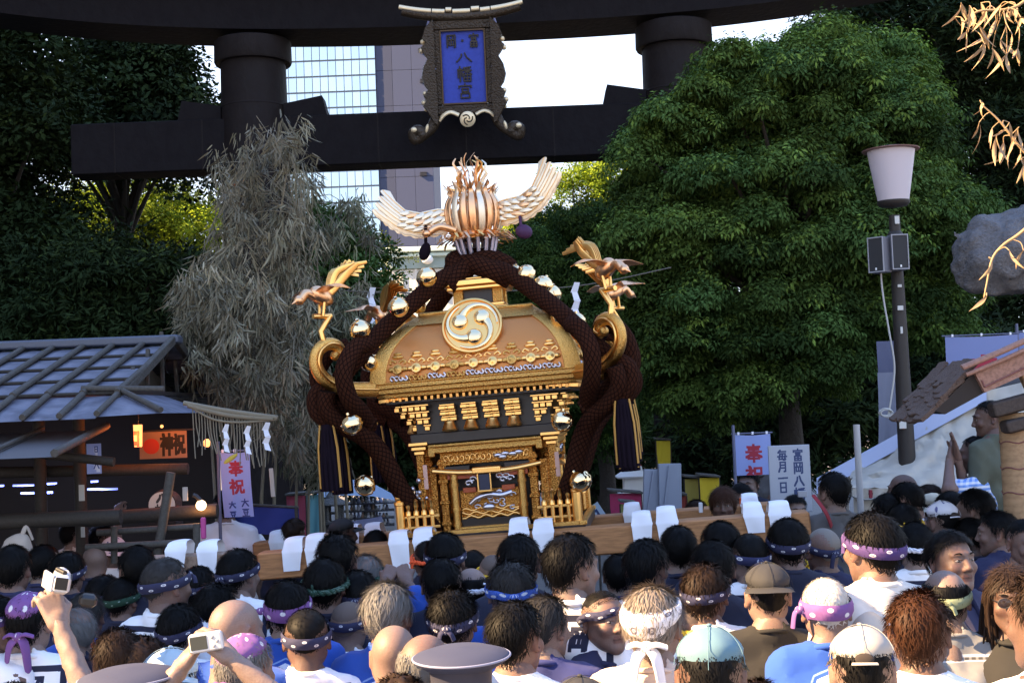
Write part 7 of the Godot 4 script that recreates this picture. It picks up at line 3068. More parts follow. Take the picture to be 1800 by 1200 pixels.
func hair_mesh(style: String, v: int) -> ArrayMesh:
	var key := "hair%s%d" % [style, v]
	if shape_cache.has(key):
		return shape_cache[key]
	var g := G.new()
	match style:
		"full":
			g = scalp("full", 0.013, 0.35, 90.0, v)
			strands(g, "full", 2300, 0.42, 0.03, 0.0125, 0.0, v)
		"comb":
			g = scalp("full", 0.014, 0.3, 90.0, v)
			strands(g, "full", 1500, 0.12, 0.06, 0.015, 1.4, v)
		"short":
			g = scalp("short", 0.009, 0.2, 90.0, v)
			strands(g, "short", 1300, 0.3, 0.016, 0.009, 0.0, v)
		"rough":
			g = scalp("full", 0.015, 0.6, 90.0, v)
			strands(g, "full", 2200, 0.8, 0.03, 0.0135, 0.0, v)
		"spiky":
			g = scalp("full", 0.014, 0.4, 90.0, v)
			strands(g, "full", 2400, 0.95, 0.032, 0.012, 0.3, v)
		"curly":
			g = scalp("full", 0.024, 0.9, 90.0, v)
			strands(g, "full", 1300, 1.3, 0.022, 0.023, 0.0, v)
		"buzz":
			g = scalp("short", 0.006, 0.1, 90.0, v)
			strands(g, "short", 1500, 1.3, 0.006, 0.006, 0.0, v)
		"buzz2":
			g = scalp("short", 0.0048, 0.05, 90.0, v)
		"thin":
			g = scalp("full", 0.008, 0.3, 24.0, v)
			strands(g, "full", 700, 0.15, 0.05, 0.006, 1.0, v)
		"bald2":
			g = scalp("full", 0.011, 0.3, 26.0, v)
			strands(g, "full", 900, 0.25, 0.034, 0.01, 0.0, v, -90.0, 28.0)
		"long":
			g = scalp("long", 0.016, 0.35, 90.0, v)
			strands(g, "long", 1300, 0.03, 0.06, 0.016, 0.0, v)
			# falling lengths
			var r := RandomNumberGenerator.new()
			r.seed = v
			for k in 110:
				var az := r.randf_range(0.32, 1.0) * PI * (1 if k % 2 else -1)
				var p := hair_dir(az, r.randf_range(-0.7, 0.1), 0.014)
				var e := p + Vector3(r.randfn(0, 0.014) + signf(p.x) * 0.008, -r.randf_range(0.13, 0.25), 0.02 + r.randfn(0, 0.01))
				var sh := r.randf_range(0.6, 1.5)
				g.col = Color(sh, sh, sh)
				g.tube(curve([p, p.lerp(e, 0.5) + Vector3(r.randfn(0, 0.007), 0, 0.012), e], 3), [0.008, 0.009, 0.009, 0.009, 0.007, 0.005, 0.001], 5, false, 0.6)
			g.col = Color.WHITE
		"bob":
			g = scalp("bob", 0.02, 0.35, 90.0, v)
			strands(g, "bob", 1300, 0.12, 0.06, 0.02, 0.0, v)
	shape_cache[key] = g.mesh()
	return shape_cache[key]


func hair_mat(c: String) -> StandardMaterial3D:
	var col: Color = {"k": Color(0.006, 0.0056, 0.0056), "d": Color(0.035, 0.033, 0.032), "g": Color(0.15, 0.145, 0.14), "s": Color(0.2, 0.17, 0.145), "w": Color(0.55, 0.52, 0.48), "b": Color(0.024, 0.0145, 0.01), "r": Color(0.045, 0.019, 0.01)}[c]
	var m := mat("hair_" + c, col, 0.55)
	m.metallic_specular = 0.22
	m.vertex_color_use_as_albedo = true
	return m


func dots_tex(key: String, ground: Color, dot: Color, n: int, rad: float, ring := true) -> Texture2D:
	if shape_cache.has("dots" + key):
		return shape_cache["dots" + key]
	var im := Image.create(512, 64, false, Image.FORMAT_RGB8)
	im.fill(ground)
	for k in n:
		var c := Vector2((k + 0.5) * 512.0 / n, 20 if k % 2 else 44)
		for y in range(int(c.y - rad), int(c.y + rad) + 1):
			for x in range(int(c.x - rad), int(c.x + rad) + 1):
				var q := Vector2(x, y).distance_to(c)
				if y >= 0 and y < 64 and x >= 0 and x < 512 and q < rad and not (ring and q < rad * 0.45 and q > rad * 0.2):
					im.set_pixel(x, y, dot)
	shape_cache["dots" + key] = picture(im)
	return shape_cache["dots" + key]


func band_mat(c: String) -> StandardMaterial3D:
	var m := mat("band_" + c, Color(1, 1, 1), 0.85)
	if m.albedo_texture == null:
		var white := ink(0.62, 0.6, 0.62)
		match c:
			"navy": m.albedo_texture = dots_tex(c, ink(0.018, 0.019, 0.055), white, 13, 8.0)
			"navy2": m.albedo_texture = dots_tex(c, ink(0.02, 0.023, 0.075), white, 7, 13.0)
			"purple": m.albedo_texture = dots_tex(c, ink(0.055, 0.028, 0.13), white, 12, 8.5)
			"purple2": m.albedo_texture = dots_tex(c, ink(0.17, 0.07, 0.23), white, 9, 9.5, false)
			"green": m.albedo_texture = dots_tex(c, ink(0.008, 0.04, 0.022), ink(0.35, 0.42, 0.38), 16, 5.0)
			"blue": m.albedo_texture = dots_tex(c, ink(0.04, 0.1, 0.42), ink(0.5, 0.55, 0.65), 15, 11.0, false)
			"white": m.albedo_texture = dots_tex(c, ink(0.68, 0.68, 0.74), ink(0.06, 0.07, 0.25), 9, 8.0, false)
			"bandana": m.albedo_texture = dots_tex(c, ink(0.74, 0.71, 0.72), ink(0.12, 0.11, 0.16), 11, 10.0)
			"yellow": m.albedo_color = ink(0.72, 0.43, 0.02)
			"orange": m.albedo_color = ink(0.75, 0.09, 0.02)
			"sky": m.albedo_color = ink(0.12, 0.42, 0.62)
			"olive": m.albedo_color = ink(0.22, 0.25, 0.14)
			"ice": m.albedo_color = ink(0.36, 0.45, 0.5)
			"teal": m.albedo_color = ink(0.1, 0.19, 0.235)
			"grey": m.albedo_color = ink(0.33, 0.31, 0.28)
			"white2": m.albedo_color = ink(0.62, 0.62, 0.72)
			"beige": m.albedo_color = ink(0.55, 0.5, 0.38)
			"black": m.albedo_color = ink(0.02, 0.02, 0.022)
			"police": m.albedo_color = ink(0.026, 0.032, 0.068)
	return m


func ring_point(az: float, y: float, grow: float) -> Vector3:
	var k := clampf((y - CROWN.y) / (SKULL.y if y > CROWN.y else 0.15), -0.98, 0.98)
	var c := sqrt(1.0 - k * k)
	return Vector3(sin(az) * (SKULL.x + grow) * c, y, CROWN.z - cos(az) * (SKULL.z + grow) * c)


func headgear(spec: String, puff: float, o: Node3D, at_: Transform3D, seed_: int) -> void:
	var kind := spec.get_slice(".", 0)
	var col := spec.get_slice(".", 1)
	var r := RandomNumberGenerator.new()
	r.seed = seed_
	var g := G.new()
	var slant := r.randf_range(0.016, 0.03)
	match kind:
		"fold", "wrapband":
			var hgt: float = 0.04 if kind == "fold" else 0.034
			if col == "purple2":
				hgt = 0.056
			var rows := []
			var uvs := []
			for k in 5:
				var row := []
				var uv := []
				for s in 49:
					var az := TAU * s / 48
					var y := 0.018 + slant * cos(az) + (k / 4.0 - 0.5) * hgt + (0.004 * sin(az * 5.0 + seed_) if kind == "wrapband" else 0.0015 * sin(az * 3.0 + seed_))
					var gr := puff + 0.004 + (0.006 if k in [1, 2, 3] else 0.0) + (0.006 * absf(sin(az * 9.0 + k)) if kind == "wrapband" else 0.001 * sin(az * 11.0 + k * 2.0))
					row.append(ring_point(az, y, gr))
					uv.append(Vector2(s / 48.0, k / 4.0))
				rows.append(row)
				uvs.append(uv)
			g.grid(rows, uvs)
			g.outward(CROWN)
			# knot and tails on the brow or at the nape
			var kz := 0.0 if seed_ % 3 else PI
			if col in ["purple2"]:
				kz = -PI * 0.62
			var kp := ring_point(kz, 0.018 + slant * cos(kz), puff + 0.02)
			g.ball(kp, Vector3(0.02, 0.016, 0.014), 10, 7)
			for s in [-1, 1]:
				g.tube(curve([kp, kp + Vector3(0.02 * s, -0.012, -0.01 * cos(kz)), kp + Vector3(0.03 * s, -0.05 + 0.015 * s, -0.008 * cos(kz))]), 0.011, 7, true, 0.4)
			part("headband", g, band_mat(col), o, at_)
		"rope":
			var pts := []
			for s in 61:
				var az := TAU * s / 60
				var c := ring_point(az, 0.016 + slant * cos(az), puff + 0.008)
				var tw := az * 11.0
				pts.append(c + Vector3(0, sin(tw) * 0.003, 0) + (c - CROWN).normalized() * cos(tw) * 0.003)
			g.tube(pts, 0.0105, 8, false)
			for s in 2:
				var p2 := []
				for q in 61:
					var az := TAU * q / 60
					var c := ring_point(az, 0.016 + slant * cos(az), puff + 0.008)
					var tw := az * 13.0 + PI * s
					p2.append(c + Vector3(0, sin(tw) * 0.008, 0) + (c - CROWN).normalized() * cos(tw) * 0.008)
				g.tube(p2, 0.007, 6, false)
			var ka := -0.9 * PI if seed_ % 2 else 0.7 * PI
			if col == "orange":
				ka = -0.75 * PI
			var kp := ring_point(ka, 0.016 + slant * cos(ka), puff + 0.02)
			g.ball(kp, Vector3(0.02, 0.017, 0.018), 10, 7)
			for s in 3:
				var e := kp + Vector3(r.randfn(0, 0.03), 0.03 - 0.035 * s, 0.02 + r.randfn(0, 0.01))
				g.tube(curve([kp, kp.lerp(e, 0.5) + Vector3(0, 0.01, 0.008), e]), 0.0085, 7, true, 0.5)
			part("headband", g, band_mat(col), o, at_)
		"wrap", "bandana":
			g = scalp("wrap" if kind == "wrap" else "bandana", puff + 0.012, 0.25, 90.0 if kind == "wrap" else 34.0, seed_)
			for k in g.u.size():
				g.u[k] = Vector2(g.u[k].x * 1.0, g.u[k].y * 2.0)
			var kp := Vector3(0.01, -0.03, 0.118 + puff)
			g.ball(kp, Vector3(0.024, 0.02, 0.02), 12, 8)
			for s in [-1, 1]:
				g.tube(curve([kp, kp + Vector3(0.03 * s, -0.03, 0.012), kp + Vector3(0.045 * s, -0.12 - 0.02 * s, 0.012)]), [0.008, 0.012, 0.014, 0.016, 0.018, 0.02, 0.02, 0.021, 0.02, 0.02, 0.019, 0.018, 0.018, 0.017, 0.016, 0.014, 0.004], 8, true, 0.3)
				g.tube(curve([kp, kp + Vector3(0.03 * s, 0.012, 0.01), kp + Vector3(0.06 * s, 0.0, -0.006)]), 0.012, 8, true, 0.5)
			part("head_wrap", g, band_mat("bandana" if kind == "bandana" else "purple2"), o, at_)
		"cap", "capb":
			g = scalp("cap", puff + 0.013, 0.12, 90.0, seed_)
			g.ball(Vector3(0, CROWN.y + SKULL.y + puff + 0.013, CROWN.z), Vector3(0.008, 0.005, 0.008), 10, 6)
			part("cap_crown", g, band_mat(col), o, at_)
			g = G.new()
			for k in 6:
				var az := TAU * k / 6
				var pts := []
				for s in 9:
					pts.append(hair_dir(az, lerpf(hairline(az, "cap") + 0.08, PI / 2 - 0.02, s / 8.0), puff + 0.0135))
				g.tube(pts, 0.0009, 5, false)
			part("cap_seam", g, band_mat(col), o, at_)
			var turn := PI if kind == "capb" else 0.0
			g = G.new()
			var rows := []
			for k in 5:
				var row := []
				for s in 13:
					var az := lerpf(-1.15, 1.15, s / 12.0)
					var c := hair_dir(az, hairline(az, "cap") + 0.03, puff + 0.012)
					var ext := 0.075 * cos(az * 1.15) * k / 4.0
					row.append((c + Vector3(sin(az) * ext * 0.4, -0.016 * k / 4.0 - 0.006 * pow(absf(az), 2), -ext)).rotated(Vector3.UP, turn))
				rows.append(row)
			g.grid(rows)
			part("cap_peak", g, band_mat(col), o, at_)
			if col == "teal":
				return
			g = G.new()
			g.ball(hair_dir(PI - turn, 0.12, puff + 0.008), Vector3(0.026, 0.016, 0.008), 12, 8)
			part("cap_opening", g, mat("cap_hole", Color(0.03, 0.022, 0.018), 0.9), o, at_)
			g = G.new()
			var st := []
			for s in 9:
				var az := PI - turn + lerpf(-0.33, 0.33, s / 8.0)
				st.append(hair_dir(az, 0.0, puff + 0.015))
			g.tube(st, 0.007, 6, true, 0.4)
			part("cap_strap", g, band_mat(col), o, at_)
		"bucket":
			g = scalp("cap", puff + 0.014, 0.15, 90.0, seed_)
			var rows := []
			for k in 4:
				var row := []
				for s in 33:
					var az := TAU * s / 32
					var c := hair_dir(az, hairline(az, "cap") + 0.05, puff + 0.012)
					var out := Vector3(c.x, 0, c.z - CROWN.z).normalized()
					row.append(c + out * 0.05 * k / 3.0 + Vector3(0, -0.026 * k / 3.0, 0))
				rows.append(row)
			g.grid(rows)
			part("hat", g, band_mat(col), o, at_)
		"police":
			g.lathe(Transform3D(Basis(Vector3.RIGHT, 0.06).scaled(Vector3(0.9, 1, 1.08)), Vector3(0, 0.06, 0.012)), [Vector2(0.094, -0.01), Vector2(0.098, 0.035), Vector2(0.108, 0.045)], 40)
			part("cap_band", g, mat("police_band", Color(0.03, 0.03, 0.05), 0.8), o, at_)
			g = G.new()
			g.lathe(Transform3D(Basis(Vector3.RIGHT, 0.1).scaled(Vector3(0.96, 1, 1.06)), Vector3(0, 0.1, 0.006)), [Vector2(0.104, 0.0), Vector2(0.14, 0.022), Vector2(0.144, 0.03), Vector2(0.138, 0.037), Vector2(0.09, 0.052), Vector2(0.0, 0.058)], 44)
			part("cap_crown", g, band_mat("police"), o, at_)
			g = G.new()
			var ring := []
			for s in 45:
				var a := TAU * s / 44
				ring.append(Vector3(cos(a) * 0.144 * 0.96, 0.13 - sin(a) * 0.0144, 0.006 + sin(a) * 0.144 * 1.06))
			g.tube(ring, 0.0035, 6, false)
			part("cap_piping", g, mat("police_piping", Color(0.2, 0.21, 0.3), 0.7), o, at_)
			g = G.new()
			var rows := []
			for k in 4:
				var row := []
				for s in 11:
					var az := lerpf(-0.95, 0.95, s / 10.0)
					row.append(Vector3(sin(az) * (0.088 + 0.03 * k / 3.0), 0.052 - 0.014 * k / 3.0, 0.012 - cos(az) * (0.1 + 0.05 * k / 3.0)))
				rows.append(row)
			g.grid(rows)
			part("cap_peak", g, mat("peak_black", Color(0.012, 0.012, 0.014), 0.25), o, at_)
		"glasses", "sunglasses":
			for s in [-1, 1]:
				var pts := []
				for k in 13:
					var a := TAU * k / 12
					pts.append(Vector3(0.033 * s + cos(a) * 0.023, 0.001 + sin(a) * 0.017, -0.107))
				g.tube(pts, 0.002, 5, false)
				g.tube([Vector3(0.056 * s, 0.006, -0.105), Vector3(0.082 * s, 0.006, 0.0), Vector3(0.084 * s, -0.004, 0.02)], 0.002, 5)
			g.tube([Vector3(-0.01, 0.005, -0.109), Vector3(0.01, 0.005, -0.109)], 0.002, 5)
			part("glasses_frame", g, mat("dark_metal", Color(0.02, 0.02, 0.025), 0.5), o, at_)
			if kind == "sunglasses":
				g = G.new()
				for s in [-1, 1]:
					g.ball(Vector3(0.033 * s, 0.001, -0.106), Vector3(0.023, 0.017, 0.004), 14, 8)
				part("glasses_lens", g, mat("dark_lens", Color(0.02, 0.012, 0.01), 0.08), o, at_)


func coat_print(key: String) -> StandardMaterial3D:
	var m := mat("coat_" + key, Color(1, 1, 1), 0.88)
	m.rim_enabled = true
	m.rim = 0.15
	if m.albedo_texture == null:
		var im := Image.create(384, 384, false, Image.FORMAT_RGB8)
		var nav := ink(0.012, 0.014, 0.04)
		if key == "white":
			im.fill(ink(0.84, 0.84, 0.86))
			for q in [[70, 96, 244, 17], [60, 104, 17, 280], [307, 104, 17, 280], [64, 100, 20, 14], [300, 100, 20, 14]]:
				im.fill_rect(Rect2i(q[0], q[1], q[2], q[3]), nav)
			brush(im, "富", 118, 126, 56, 56, 10, nav)
			brush(im, "岡", 208, 126, 56, 56, 10, nav)
			brush(im, "八", 158, 192, 66, 44, 12, nav)
			brush(im, "幡", 158, 246, 66, 56, 9, nav)
			brush(im, "宮", 158, 312, 66, 58, 10, nav)
		elif key == "blue" or key == "navyblue":
			var base := ink(0.014, 0.07, 0.36) if key == "blue" else ink(0.016, 0.024, 0.12)
			im.fill(base)
			var poly := PackedVector2Array([Vector2(192, 130), Vector2(240, 150), Vector2(290, 240), Vector2(300, 290), Vector2(230, 270), Vector2(192, 282), Vector2(154, 270), Vector2(84, 290), Vector2(94, 240), Vector2(144, 150)])
			for y in range(110, 310):
				for x in range(64, 322):
					if Geometry2D.is_point_in_polygon(Vector2(x, y), poly):
						im.set_pixel(x, y, ink(0.68, 0.7, 0.78))
			for k in 10:
				var a := (poly[k] - Vector2(192, 215)) * 1.16 + Vector2(192, 215)
				var b := (poly[(k + 1) % 10] - Vector2(192, 215)) * 1.16 + Vector2(192, 215)
				for s in 40:
					var p := a.lerp(b, s / 39.0)
					im.fill_rect(Rect2i(int(p.x), int(p.y), 4, 4), ink(0.2, 0.32, 0.6))
			brush(im, "宮", 178, 160, 30, 30, 4, base)
		else:
			im.fill(ink(0.2, 0.2, 0.2))
			for q in [[40, 120, 300, 8], [40, 136, 300, 4]]:
				im.fill_rect(Rect2i(q[0], q[1], q[2], q[3]), ink(0.5, 0.5, 0.5))
			for x in range(60, 330, 18):
				im.fill_rect(Rect2i(x, 128, 11, 7), ink(0.06, 0.06, 0.06))
		m.albedo_texture = picture(im)
		m.texture_repeat = false
	return m


func clothes(code: String) -> Array:
	# [name, cut, material]
	match code:
		"wp": return ["printed_coat", "coat", coat_print("white")]
		"bl": return ["blue_coat", "coat", coat_print("blue")]
		"nb": return ["navy_coat", "coat", coat_print("navyblue")]
		"tgp": return ["printed_vest", "shirt", coat_print("vest")]
		"st", "st2":
			var m := mat("cloth_stripe", Color(1, 1, 1), 0.85)
			if m.albedo_texture == null:
				var im := Image.create(64, 64, false, Image.FORMAT_RGB8)
				im.fill(ink(0.62, 0.66, 0.75))
				for y in range(0, 64, 16):
					im.fill_rect(Rect2i(0, y, 64, 8), ink(0.12, 0.25, 0.6))
				m.albedo_texture = picture(im)
				m.uv1_triplanar = true
				m.uv1_scale = Vector3(8, 8, 8)
			return ["striped_shirt", "shirt", m]
	var col: Color = {"tw": Color(0.84, 0.83, 0.85), "tn": Color(0.012, 0.014, 0.034), "nv": Color(0.018, 0.02, 0.06), "tk": Color(0.013, 0.012, 0.011), "tk2": Color(0.62, 0.58, 0.54), "tg": Color(0.5, 0.5, 0.55), "tc": Color(0.42, 0.26, 0.17), "tp": Color(0.55, 0.45, 0.4), "gy": Color(0.1, 0.095, 0.095), "gn": Color(0.075, 0.085, 0.06)}[code]
	var m2 := mat("cloth_" + code, col, 0.9)
	if code not in ["tc"]:
		textured(m2, null, noise_tex("weave_n", 0.2, 2.0), Vector3(9, 9, 9), 0.3)
	return ["shirt" if code in ["tw", "tk", "gn", "gy", "tg", "tp"] else "coat", "shirt" if code in ["tw", "tk", "gn", "gy", "tg", "tp", "tc"] else "coat", m2]


func skin_mat(k: int) -> StandardMaterial3D:
	var cols := [Color(0.19, 0.128, 0.102), Color(0.16, 0.098, 0.076), Color(0.23, 0.16, 0.13), Color(0.105, 0.06, 0.044)]
	var m := mat("skin_%d" % k, cols[k], 0.58)
	m.vertex_color_use_as_albedo = true
	m.subsurf_scatter_enabled = true
	m.subsurf_scatter_strength = 0.08
	m.normal_enabled = true
	m.uv1_triplanar = true
	m.uv1_scale = Vector3(9, 9, 9)
	m.normal_texture = noise_tex("skin_n", 0.12, 1.5)
	m.normal_scale = 0.5
	m.albedo_texture = noise_tex("skin_c", 0.05, 0.0, Color(0.8, 0.74, 0.72), Color(1.12, 1.1, 1.1))
	return m


func dress(o: Node3D, j: Dictionary, key: String, yaw: float, pitch: float, head_kind: String, facing: bool, hair: String, hcol: String, band: String, cloth: String, skin: int, id: int) -> void:
	# the figure itself: a continuous body with its head, then hair, headgear and clothes
	var hb := Basis(Vector3.UP, yaw) * Basis(Vector3.RIGHT, pitch)
	var ht := Transform3D(hb, Vector3(0, 1.585, -0.012))
	var bkey := "%s_%s_%d_%d_%s" % [key, head_kind, int(rad_to_deg(yaw)) / 5, int(rad_to_deg(pitch)), facing]
	if not body_cache.has(bkey):
		if not body_cache.has("pose" + key):
			body_cache["pose" + key] = body_shape(j)
		var hk := head_kind + ("fine" if facing else "")
		if not body_cache.has(hk):
			body_cache[hk] = head_shape(head_kind, 0.0042 if facing else 0.0072)
		var g := G.new()
		g.join(body_cache["pose" + key])
		g.join(body_cache[hk], ht)
		body_cache[bkey] = g.mesh()
	put("body", body_cache[bkey], skin_mat(skin), o)
	if facing:
		for s in [-1, 1]:
			if not shape_cache.has("eye"):
				var e := G.new()
				e.col = Color(0.3, 0.27, 0.25)
				e.ball(Vector3.ZERO, Vector3(0.0135, 0.0068, 0.012), 14, 10)
				e.col = Color(0.02, 0.012, 0.01)
				e.ball(Vector3(0, 0, -0.0065), Vector3(0.0066, 0.0066, 0.0062), 12, 8)
				shape_cache["eye"] = e.mesh()
				e = G.new()
				e.tube(curve([Vector3(-0.016, -0.003, 0), Vector3(0.0, 0.003, -0.004), Vector3(0.018, 0.0, 0.006)], 4), [0.0022, 0.0032, 0.0036, 0.0036, 0.0036, 0.0034, 0.003, 0.0024, 0.0012], 6, true, 0.8)
				shape_cache["brow"] = e.mesh()
			var em := mat("eye", Color(1, 1, 1), 0.15)
			em.vertex_color_use_as_albedo = true
			put("eye", shape_cache["eye"], em, o, ht * Transform3D(Basis.IDENTITY, Vector3(0.0315 * s, 0.0015, -0.0785)))
			put("eyebrow", shape_cache["brow"], hair_mat("k"), o, ht * Transform3D(Basis.IDENTITY.scaled(Vector3(s, 1, 1)), Vector3(0.032 * s, 0.027, -0.0945)))
	var puff := 0.0
	if hair != "bald":
		put("hair", hair_mesh(hair, id % 3), mat("stubble_" + hcol, Color(0.1, 0.07, 0.055) if hcol == "k" else Color(0.16, 0.14, 0.12) if hcol == "d" else Color(0.5, 0.42, 0.34), 0.8) if hair == "buzz2" else hair_mat(hcol), o, ht)
		puff = {"full": 0.012, "comb": 0.013, "short": 0.009, "rough": 0.012, "spiky": 0.012, "curly": 0.018, "buzz": 0.006, "buzz2": 0.005, "thin": 0.007, "bald2": 0.009, "long": 0.014, "bob": 0.016}[hair]
	if band != "-":
		headgear(band, puff, o, ht, id)
	var c := clothes(cloth)
	var v := id % 2
	var ck := "%s_%s_%d" % [key, c[1], v]
	if cloth != "tc":
		if not shape_cache.has(ck):
			shape_cache[ck] = coat_shape(j, c[1], v + 3).mesh()
		put(c[0], shape_cache[ck], c[2], o)
	if not shape_cache.has("trousers"):
		var f := Fld.new(Vector3(-0.28, 0.08, -0.2), Vector3(0.28, 1.06, 0.2), 0.032)
		f.cap(Vector3(-0.07, 0.93, 0), Vector3(0.07, 0.93, 0), 0.122, 0.122, 0.05)
		for s in [-1, 1]:
			f.cap(Vector3(0.088 * s, 0.9, 0), Vector3(0.1 * s, 0.15, 0.01), 0.105, 0.065, 0.03)
		shape_cache["trousers"] = f.mesh().mesh()
		var g := G.new()
		for s in [-1, 1]:
			g.ball(Vector3(0.107 * s, 0.045, -0.05), Vector3(0.052, 0.046, 0.145), 12, 8)
		shape_cache["shoes"] = g.mesh()
	put("trousers", shape_cache["trousers"], mat("trousers_%d" % (id % 3), [Color(0.03, 0.03, 0.045), Color(0.5, 0.5, 0.52), Color(0.05, 0.045, 0.04)][id % 3], 0.9), o)
	put("shoes", shape_cache["shoes"], mat("shoe", Color(0.05, 0.045, 0.04), 0.7), o)


func place_head(px: float, py: float, w: float, tall := 1.1) -> Array:
	# where a person must stand for the head to be seen at a pixel at a given width: [foot point, scale]
	var s := 1.0
	var d := 0.0
	for k in 6:
		d = F * 0.176 * clampf(s, 0.9, tall) / w
		s = at(px, py, d).y / 1.615
	while s < 0.9 and d > 3.0:
		d -= 0.05
		s = at(px, py, d).y / 1.615
	var p := at(px, py, d)
	s = clampf(s, 0.86, tall)
	return [Vector3(p.x, p.y - 1.615 * s, p.z), s]


